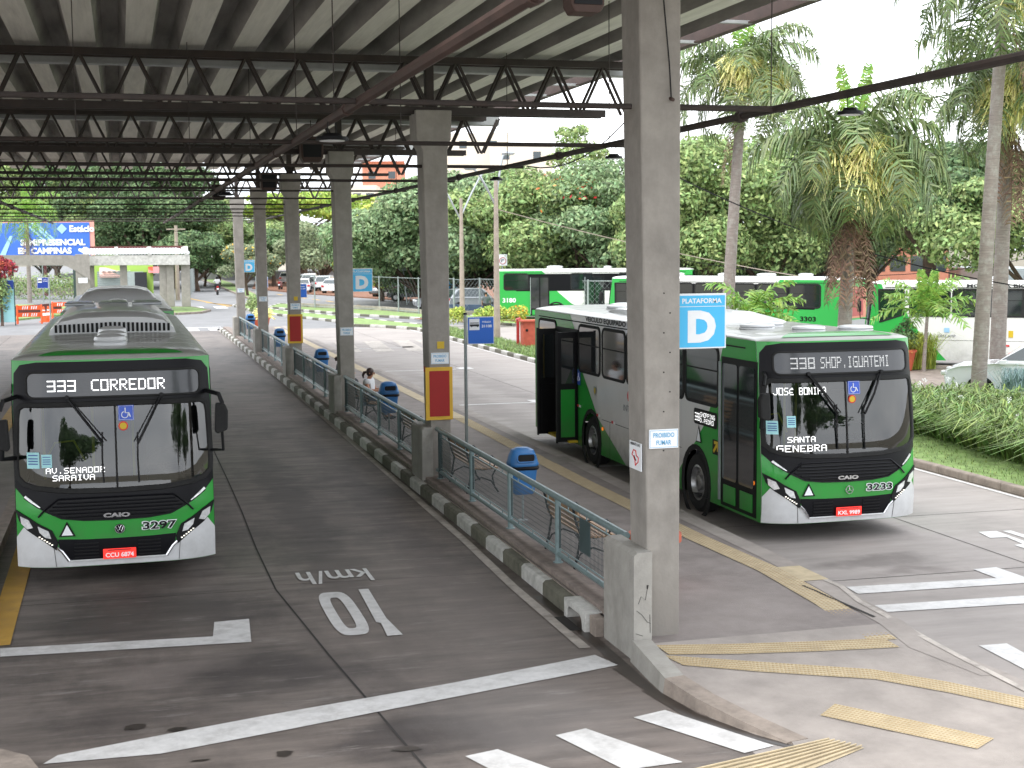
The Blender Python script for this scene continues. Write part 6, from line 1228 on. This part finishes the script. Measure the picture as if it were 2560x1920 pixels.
# ------------------------------------------------------------------ poles, fences, signs, barriers
def lamp_pole(px,dep,ztop,label,arms,xy=None):
    x,y=xy or atD(px,dep); t=thing('street_lamp',label,'street lamp',(x,y,.1),0,'twin-arm concrete street lamps'); mb=MB(); mb.tube([(0,0,0),(0,0,ztop*.5),(0,0,ztop)],[.16,.13,.09],'polec',10); mb.build('pole',t,smooth=True)
    for (dx,dz,hx) in arms:
        mb=MB(); z0=ztop-1.3 if dx<0 else ztop-1.0; mb.tube([(0,0,z0),(dx*.45,0,z0+dz*.5),(dx*.85,0,z0+dz*.9),(dx,0,z0+dz),(dx+hx*.5,0,z0+dz+.1)],.05,'silver',6); mb.build('arm',t,smooth=True)
        mb=MB(); mb.lathe([(.04,.05),(.12,.08),(.14,0),(.1,-.08),(.02,-.1)],(0,0,0),'silver',10); mb.v=[(dx+hx*.85+a*2.4,b*1.0,z0+dz+.12+c) for a,b,c in mb.v]; mb.build('lamp_head',t,smooth=True)
lamp_pole(997,82,zat(997,432,GS(997*S,690*S,.1)[1])-.1,'left twin-arm concrete street lamp in front of the park trees',[(-1.5,2.6,-.4),(1.3,2.4,.5)])
lamp_pole(1071,60,zat(1071,385,GS(1074*S,732*S,.1)[1])-.1,'right and taller twin-arm street lamp by the masonry box',[(-.95,1.6,-.3),(.35,2.0,.3)],xy=GS(1074*S,734*S,.1))
x,y=atD(381,124); t=thing('utility_pole','wooden utility pole right of the concrete shelter roof','utility pole',(x,y,0)); mb=MB(); mb.cyl((0,0,0),(0,0,zat(381,487,y)),.2,.14,'polec',8); mb.build('pole',t,smooth=True); mb=MB(); mb.box((0,0,zat(381,495,y)),(1.6,.1,.1),'polec'); mb.build('crossarm',t)
x,y=atD(705,135); t=thing('street_lamp','curved street lamp among the trees behind the fourth column','street lamp',(x,y,0)); z=zat(705,480,y); mb=MB(); mb.tube([(.9,0,0),(.9,0,z-1.6),(.6,0,z-.6),(0,0,z-.1),(-1.2,0,z)],.07,'silver',6); mb.build('pole',t,smooth=True); mb=MB(); mb.lathe([(.05,.06),(.2,0),(.05,-.06)],(-1.4,0,z),'signwhite',8); mb.build('lamp_head',t)
# overhead cables
mb=MB()
def wire(a,b,sag,r=.02,m='black'):
    A=Vector(a);B=Vector(b); mb.tube([A.lerp(B,t/14)+Vector((0,0,-sag*4*(t/14)*(1-t/14))) for t in range(15)],r,m,4)
def wp(px,py,Y): return (xat(px,py,Y),Y,zat(px,py,Y))
for (p,q,l) in (((1066,450,60),(2700,690,48),'pale overhead cable falling from the right lamp pole towards the buses'),((350,520,115),(1366,560,130),'thin cables crossing in front of the street trees'),((1400,350,40),(2212,620,34),'dark cable sloping behind the middle palm'),((300,490,110),(900,470,115),'upper cable across the far street trees'),((1470,560,62),(2300,540,60),'cable crossing behind the palms')):
    mb=MB(); wire(wp(*p),wp(*q),1.0 if p[0]!=1400 else .5,.022,'polec' if 'pale' in l else 'black'); o=mb.build('overhead_cable'); tag(o,l,'cable','overhead cables')
def fence(pts,h,label,n,post='galv',r=.045,z0=.12,mesh='galv',bars=0,sp=.28,topbar=True,wr=.005):
    t=thing('wire_fence',label,'fence',(0,0,0),0,'wire fences'); 
    P=[Vector((*p,z0)) for p in pts]; seg=[]
    for a,b in zip(P,P[1:]):
        k=max(1,round((b-a).length/n)); 
        for q in range(k): seg.append((a.lerp(b,q/k),a.lerp(b,(q+1)/k)))
    for a in [s[0] for s in seg]+[seg[-1][1]]:
        mb=MB(); mb.cyl(a,a+Vector((0,0,h+.08)),r,r,post,8); mb.build('post',t)
    mb=MB()
    for a,b in seg:
        d=(b-a); L=d.length; d.normalize(); k=int(L/sp)
        if bars:
            for q in range(1,k): p=a+d*(L*q/k); mb.cyl(p,p+Vector((0,0,h)),.012,.012,mesh,4,False)
        else:
            k2=int((L+h)/sp)
            for q in range(k2):
                u=q*sp
                for sg in (0,1):
                    x0,z0_=(u,0) if u<=L else (L,u-L); x1,z1=(u-h,h) if u-h>=0 else (0,u)
                    if z0_>h: continue
                    if sg: x0,x1=L-x0,L-x1
                    mb.cyl(a+d*x0+Vector((0,0,z0_)),a+d*x1+Vector((0,0,z1)),wr,wr,mesh,3,False)
        if topbar: mb.cyl(a+Vector((0,0,h)),b+Vector((0,0,h)),.02,.02,mesh,5,False); mb.cyl(a+Vector((0,0,.1)),b+Vector((0,0,.1)),.02,.02,mesh,5,False)
    mb.build('wire_netting',t)
    return t
fp=[(12.4,107),(14.8,101.2),(17.2,97.5),(18.7,91.3),(20.4,88.4)]; fence(fp,2.3,'tall grey mesh fence of the car park, left of the second column',3.2,sp=.5,wr=.0015)
fence([(20.4,88.4),GS(1200,785,.12),GS(1290,790,.12),GS(1370,793,.12),GS(1470,797,.12),GS(1640,800,.12)],2.25,'grey post and netting fence in front of the parked bus',2.6,sp=.32,r=.06)
mb=MB(); mb.prism([(12.5,106.6),(17.3,97.2),(18.8,91),(20.5,88.1),GS(1200,788,.1),GS(1640,803,.1),(GS(1640,803,.1)[0],GS(1640,803,.1)[1]+.3),(GS(1200,788,.1)[0],GS(1200,788,.1)[1]+.3),(20.7,88.4),(19,91.3),(17.6,97.5),(12.8,106.9)],.1,.38,'plaster'); o=mb.build('low_wall'); tag(o,'low concrete plinth wall under the mesh fence','low wall')
mb=MB(); a=atD(930,92); b=atD(1085,90); mb.prism([a,b,(b[0],b[1]+.4),(a[0],a[1]+.4)],0,.75,'wallblue'); o=mb.build('blue_wall'); tag(o,'low dark blue wall behind the lamp pole shrubs','low wall')
mb=MB(); a=atD(940,118); b=atD(1010,116); mb.prism([a,b,(b[0]+.3,b[1]+1),(a[0]+.3,a[1]+1)],.5,3.6,'tealtop'); o=mb.build('blue_hoarding'); tag(o,'blue hoarding glimpsed under the trees left of the fenced bus','hoarding')
t=thing('traffic_sign','back of a grey traffic sign on a leaning pole left of the second column','traffic sign',(*GS(1018,762,.1),.1),0); 
mb=MB(); mb.cyl((0,0,0),(-.35,0,3.6),.05,.05,'galv',8); mb.cyl((0,0,0),(.9,.4,1.7),.03,.03,'galv',6); mb.build('pole',t); mb=MB(); mb.box((-.32,.05,3.1),(.62,.03,1.05),'silver'); mb.box((-.32,-.06,3.3),(.5,.02,.05),'galv'); mb.box((-.32,-.06,2.85),(.5,.02,.05),'galv'); mb.build('sign_back',t)
x,y=atD(1085,95); t=thing('traffic_sign','white no-turn sign showing above the roof of the fenced bus','traffic sign',(x,y,.1)); z=zat(1085,573,y); mb=MB(); mb.cyl((0,0,0),(0,0,z),.04,.04,'galv'); mb.build('pole',t); mb=MB(); mb.box((0,-.05,z+.25),(.62,.03,.75),'signwhite'); mb.tube([(.22*math.cos(a),-.08,z+.2+.22*math.sin(a)) for a in np.linspace(0,6.28,15)[:-1]],.025,'redcar',4,True); mb.tube([(-.08,-.08,z+.12),(-.08,-.08,z+.26),(.1,-.08,z+.26)],.025,'black',4); mb.build('sign_board',t)
x,y=GS(1322,868,.13); t=thing('masonry_box','red masonry meter box on the median beside a red pipe','meter box',(x,y,.12)); mat('redbox',(.42,.085,.05),.8,var=.2,vs_=5); mb=MB(); mb.box((0,0,.55),(.62,.5,1.1),'redbox'); mb.build('box_body',t,bevel=.02); mb=MB(); mb.box((0,0,1.14),(.78,.62,.09),'redbox'); mb.build('cap',t,bevel=.02); mb=MB(); mb.cyl((-.15,-.26,.75),(-.15,-.24,.75),.06,.06,'black',10); mb.build('keyhole',t)
x,y=GS(1295,865,.13); t=thing('standpipe','red upright pipe left of the masonry box','pipe',(x,y,.12)); mb=MB(); mb.cyl((0,0,0),(0,0,1.15),.07,.07,'redcar',10); mb.cyl((-.08,0,1.15),(.12,0,1.2),.06,.06,'redcar',8); mb.build('riser',t)
# left background : shelter, shop, billboard, fence, barriers
sh=thing('concrete_shelter','pale concrete shelter with scalloped roof tiles at far left','shelter',(0,0,0))
def zc(px): return atD(px,99.5)
for k,(px,w_) in enumerate(((165+12,.95),(193,.5),(269,.5),(359,.55),(373,.5),(397+22,.6))):
    px={0:177,1:194,2:265,3:351,4:366,5:399}[k]; x,y=atD(px,98.5+(k>0)*1.5); mb=MB(); mb.box((x,y,2.1),(w_,.5,4.1 if k==0 else 3.4),'conc'); mb.build('column',sh,bevel=.03)
xa,ya=atD(183,99.5); xb,yb=atD(409,99.5); d=Vector((xb-xa,yb-ya,0)).normalized(); mb=MB()
mb.prism([(xa,ya-.25),(xb,yb-.25),(xb,yb+.2),(xa,ya+.2)],3.35,4.05,'kerbw'); mb.build('beam',sh,bevel=.02); mb=MB()
L=math.hypot(xb-xa,yb-ya)
for k in range(34):
    p=Vector((xa,ya,0))+d*(L*(k+.5)/34); mb.cyl((p.x,p.y-.3,4.2),(p.x-.6,p.y+6,4.45),.11,.11,'signwhite',8)
mb.build('roof_tiles',sh,smooth=True); mb=MB()
for q in (0,.3,.62,.97): 
    p=Vector((xa,ya,0))+d*(L*q); mb.prism([(-.3,4.0),(-.3,4.2),(.4,4.65),(6,4.6),(6,4.4),(.5,4.1)],p.x-.12,p.x+.12,'kerbw','x'); mb.v[-12:]=[(a,b+p.y,c) for a,b,c in mb.v[-12:]]
mb.build('rafter',sh); mb=MB(); x0,y0=atD(-30,98.5); x1,y1=atD(178,98.5); mb.prism([(x0,3.45),(x0,4.15),(x1-.8,4.1),(x1+.45,3.85),(x1+.45,2.3),(x1-.3,2.9),(x1-1.2,3.4)],y1-.3,y1+.2,'conc','y'); mb.build('portal_beam',sh)
mb=MB(); mb.prism([(xa+.2,ya+7),(xb,yb+7),(xb,yb+7.4),(xa+.2,ya+7.4)],4.45,4.7,'maroon'); mb.build('rear_ridge',sh)
x,y=atD(177,98.2); t=thing('small_notice','small white notice on the dark shelter column','notice',(x,y-.3,2.35)); mb=MB(); mb.box((0,0,0),(.6,.03,.35),'signwhite'); mb.build('notice_board',t)
sp=thing('shop','lime green shop with pink and white awning behind the shelter','shop',(0,0,0)); xa,ya=atD(183,122); xb,yb=atD(329,120); mb=MB(); mb.prism([(xa,ya),(xb,yb),(xb,yb+8),(xa,ya+8)],0,3.7,'lime'); mb.build('wall',sp)
mb=MB(); xc,yc=atD(308,119.8); xe,ye=atD(208,121.3); mb.prism([(xe,ye-.08),(xc,yc-.08),(xc,yc+.1),(xe,ye+.1)],.1,2.6,'galv')
for k in range(14): mb.box((xe+(xc-xe)*.5,ye+(yc-ye)*.5-.12,.2+k*.18),(xc-xe,.05,.02),'raild')
mb.build('roller_shutter',sp); mb=MB(); mb.prism([(-1.3,2.1),(-1.3,2.3),(0,2.95),(0,2.1)],xe+.2,xc+.2,'awning','x'); mb.v=[(a,b+ye-.1,c) for a,b,c in mb.v]; 
for k in range(9): mb.box((xe+.55+k*(xc-xe)/9,ye-.1-.66,2.66),(.3,1.3,.03),'signwhite')
mb.build('awning',sp); mb=MB(); mb.prism([(-1,2.5),(0,3.0),(0,2.4)],xc+.4,xc+2.4,'redcar','x'); mb.v=[(a,b+yc,c) for a,b,c in mb.v]; mb.build('red_awning',sp)
mb=MB(); xd,yd=atD(302,119.5); mb.box((xd,yd-.1,1.3),(1.0,.1,2.5),'dark'); mb.build('doorway',sp)
bl=thing('billboard','blue advertising billboard with pink frame above the far left shelter','billboard',(0,0,0)); xa,ya=atD(-14,138); xb,yb=atD(205,138); zt_=zat(100,480,ya); zb_=zat(100,552,ya)-.6; 
n_=Vector((yb-ya,-(xb-xa),0)).normalized(); mb=MB(); mb.prism([(xa,ya),(xb,yb),(xb,yb+.3),(xa,ya+.3)],zb_-.15,zt_+.1,'pinkf'); mb.build('board_frame',bl)
dx=Vector((xb-xa,yb-ya,0)); Lb=dx.length; dx.normalize(); Cb=Vector(((xa+xb)/2,(ya+yb)/2,(zt_+zb_)/2)); fnb=lambda o:(lambda u,v:Cb+dx*u+Vector((0,0,v))+n_*o); f=fnb(.06); hw=Lb/2-.45; hh=(zt_-zb_)/2-.08
mb=MB(); mb.add([f(-hw,-hh),f(hw,-hh),f(hw,hh),f(-hw,hh)],[(0,1,2,3)],'billb'); mb.build('poster',bl); mb=MB(); f=fnb(.1)
for o_ in (-.3,.35,.8): mb.add([f(-1.6+o_*.9,hh),f(-1.3+o_*.9,hh),f(1.0+o_*.9,-.3),f(.7+o_*.9,-.3)],[(0,1,2,3)],'lblue')
mb.add([f(-hw,-hh+.3),f(-hw+1.2,.6),f(-hw+1.5,.6),f(-hw+.5,-hh)],[(0,1,2,3)],'lblue'); mb.add([f(1.3,1.25),f(1.8,1.75),f(2.3,1.25),f(1.8,.75)],[(0,1,2,3)],'lblue'); mb.build('poster_graphics',bl)
mb=MB(); f=fnb(.13); text(mb,'Estácio',2.4,.65,lambda u,v:f(3.75+u,1.25+v),'signwhite',.04); text(mb,'SEMIPRESENCIAL',6.3,.62,lambda u,v:f(.9+u,-.05+v),'signwhite',.05); text(mb,'EM CAMPINAS',5.2,.62,lambda u,v:f(.1+u,-.85+v),'signwhite',.05); mb.build('lettering',bl)
for q in (.15,.5,.85):
    mb=MB(); p=Vector((xa,ya,0))+dx*Lb*q; mb.cyl((p.x,p.y+.5,0),(p.x,p.y+.5,zb_),.15,.15,'maroon',8); mb.build('support',bl)
mb=MB(); a=atD(-60,146); b=atD(185,140); mb.prism([a,b,(b[0],b[1]+.3),(a[0],a[1]+.3)],0,zat(100,605,140),'plaster'); o=mb.build('boundary_wall'); tag(o,'weathered plaster wall behind the wire fence at left','wall')
mb=MB(); a=atD(101,139.8); b=atD(143,139.2); mb.prism([a,b,(b[0],b[1]-.1),(a[0],a[1]-.1)],1.2,zat(100,607,139.8),'signwhite'); o=mb.build('white_panel'); tag(o,'white painted panel on the plaster wall','panel')
V=[];Qs=[]; a=atD(-40,132); b=atD(165,128); V,Qd=leafcloud(3500,[(a[0]+(b[0]-a[0])*k/11,a[1]+(b[1]-a[1])*k/11,.9+.35*math.sin(k*2.1),1.6,.5,1.3) for k in range(12)],.2,91,shell=.4); tag(npmesh('climbing_hedge',V,Qd,'leafmid'),'hazy green climbing hedge behind the left wire fence','hedge')
a=atD(-60,124); b=atD(170,116); fence([a,b],3.1,'tall grey wire fence in front of the climbing hedge',4.5,sp=.5,z0=.1)
a=atD(160,103); b=atD(176,101); fence([atD(157,106),atD(167,102)],3.0,'dark barred gate panels beside the shelter column',1.6,sp=.16,bars=1,z0=.1,post='raild',mesh='raild')
fence([GS(405*S,650*S,.1),GS(415*S,632*S,.1),GS(425*S,625*S,.1)],2.3,'grey barred fence at the kerb corner right of the shelter',1.9,sp=.14,bars=1,z0=.1,r=.06)
mb=MB(); pts=[atD(-20,92),atD(30,93.5),atD(60,95),atD(100,97.5),atD(128,101)]; mb.prism(pts+[(p[0],p[1]+.4) for p in reversed(pts)],0,.78,'maroon'); o=mb.build('planter_wall'); tag(o,'low maroon planter wall behind the orange barriers','low wall')
t=thing('information_totem','pale blue information board with blue header cut by the left edge','information board',(*GS(0,890,0),0),math.radians(3)); t.location=(*atD(3,84),0); mb=MB(); mb.box((-.2,0,1.45),(1.6,.12,2.5),'paper'); mb.build('board',t,bevel=.01); mb=MB(); mb.box((-.2,-.07,2.42),(1.56,.03,.52),'darkblue'); mb.build('header',t); mb=MB()
for k in range(9): mb.box((.12,-.07,1.95-k*.12),(.5,.02,.035),'txtblue')
for z in (2.05,1.3): mb.tube([(.05+.16*math.cos(a),-.075,z+.0+.1*math.sin(a)) for a in np.linspace(0,6.28,11)[:-1]],.012,'darkblue',4,True)
mb.build('printed_lines',t); mb=MB(); mb.box((.62,0,1.3),(.06,.14,2.6),'raild'); mb.box((-1.0,0,1.3),(.06,.14,2.6),'raild'); mb.build('frame',t)
def barrier(px,dep,label,rz=0):
    t=thing('road_barrier',label,'barrier',(*atD(px,dep),0),rz,'orange slatted road barriers')
    for z in (.98,.55):
        mb=MB(); mb.box((0,0,z),(1.35,.05,.26),'orange')
        for k in range(6): x=-.42+k*.13+(.12 if k>2 else 0); mb.poly([(x,-.03,z-.09),(x+.06,-.03,z-.09),(x+.1,-.03,z+.09),(x+.04,-.03,z+.09)],'signwhite')
        mb.build('slat',t)
    for x in (-.7,.7):
        for sy in (-.3,.3):
            mb=MB(); mb.cyl((x,sy,0),(x,0,1.15),.05,.05,'orange',6); mb.build('leg',t)
barrier(58,86,'orange barrier with white stripes, left one'); barrier(133,91,'orange barrier half hidden by the second bus, right one')
for px,dep,l in ((89,88,'orange cone tucked behind the left barrier'),(99,88.5,'orange and white cone between the two barriers')):
    t=thing('traffic_cone',l,'traffic cone',(*atD(px,dep),0),0,'orange traffic cones'); mb=MB(); mb.lathe([(.3,0),(.3,.04),(.2,.05),(.05,.95),(.03,.96)],(0,0,0),'orange',12); mb.build('cone_body',t,smooth=True); mb=MB(); mb.lathe([(.14,.4),(.115,.56)],(0,0,0),'signwhite',12); mb.lathe([(.095,.66),(.08,.76)],(0,0,0),'signwhite',12); mb.v=[(a*1.03,b*1.03,c) for a,b,c in mb.v]; mb.build('white_band',t)
x,y=atD(2,80); t=thing('red_shrub','dark red flowering shrub at the left edge above the information board','shrub',(x-.4,y+4,0),0); V,Qd=leafcloud(1500,[(0,0,zat(10,578,y)-.1,1.0,.8,.6),(-.3,0,zat(10,578,y)+.3,.6,.6,.5)],.17,95,shell=.4); npmesh('blossom',V,Qd,'florred',t); V,Qd=leafcloud(1500,[(-.3,0,1.8,.9,.8,1.1)],.15,96,shell=.3); npmesh('foliage',V,Qd,'leafmid',t); mb=MB(); mb.tube([(0,0,0),(0,0,3.6)],[.1,.05],'bark',6); mb.build('trunk',t)
# ------------------------------------------------------------------ far buildings
def bld(label,px0,px1,dep,ptop,m,rows=0,cols=0,roof=None,dpt=12):
    a=atD(px0,dep); b=atD(px1,dep*1.0); z=zat((px0+px1)/2,ptop,(a[1]+b[1])/2); t=thing('building',label,'building',(0,0,0)); mb=MB(); mb.prism([a,b,(b[0]+dpt*.25,b[1]+dpt),(a[0]+dpt*.25,a[1]+dpt)],0,z,m); mb.build('wall',t)
    if roof: 
        mb=MB(); mb.prism([(a[0]-.4,a[1]-.5),(b[0]+.4,b[1]-.5),(b[0]+dpt*.25,b[1]+dpt),(a[0]+dpt*.25,a[1]+dpt)],z,z+.5,roof); mb.build('roof',t)
    A=Vector((*a,0));B=Vector((*b,0)); d=(B-A); L=d.length; d.normalize(); nn=Vector((d.y,-d.x,0))
    for i in range(rows):
        for j in range(cols):
            p=A+d*(L*(j+.5)/cols)+nn*.03; zz=z-1.8-3.0*i
            mb=MB(); q=d*.6; mb.poly([p-q+Vector((0,0,zz-.6)),p+q+Vector((0,0,zz-.6)),p+q+Vector((0,0,zz+.6)),p-q+Vector((0,0,zz+.6))],'carglass'); mb.build('window',t)
    return t
bld('large plain beige building above the park trees, taller left block',905,1100,230,288,'beige',1,3); bld('lower beige building wing left of the nearest column',1060,1195,225,311,'beige',1,2); bld('brick red block beyond the park, left of the second column',785,870,240,355,'salmon',2,2,'tile'); bld('pale building with balconies behind the third column',760,815,215,400,'beige',3,2)
bld('salmon house glimpsed behind the bus roofs near the leftmost palm',1440,1640,118,545,'salmon',1,5,'tile'); bld('salmon house glimpsed between middle palm and white bus',1830,2050,112,520,'salmon',1,5,'tile'); bld('grey-walled building at the right edge above the white bus',2150,2300,105,580,'galv',0,0); bld('cream wall behind the far street trees',420,500,260,545,'beige',0,0); bld('tan house behind the parked white cars',590,650,215,560,'beige',0,0)
for k,(x_,y_) in enumerate(((-22,158),(-34,150),(-47,146),(-60,140))): tree('tree',['tree left of the billboard, just outside the picture','second tree left of the billboard, outside the picture','third tree left of the billboard, outside the picture','fourth tree left of the billboard, outside the picture'][k],x_,y_,13+k%2,15,'leafmid' if k%2 else 'leafdark',210+k,N=5000,leaf=.4,group='tall trees behind the shelter')
# trees standing behind the viewer (seen only in reflections)
tree('tree','large tree behind the viewer, left',-6,-24,9,9,'leafdark',201,N=5000,leaf=.3,group='trees behind the viewer'); tree('tree','large tree behind the viewer, right',16,-20,12,9,'leafdark',202,N=5000,leaf=.3,group='trees behind the viewer'); tree('tree','large tree behind the viewer, far right',27,-24,9,11,'leafdark',203,N=5000,leaf=.3,group='trees behind the viewer')
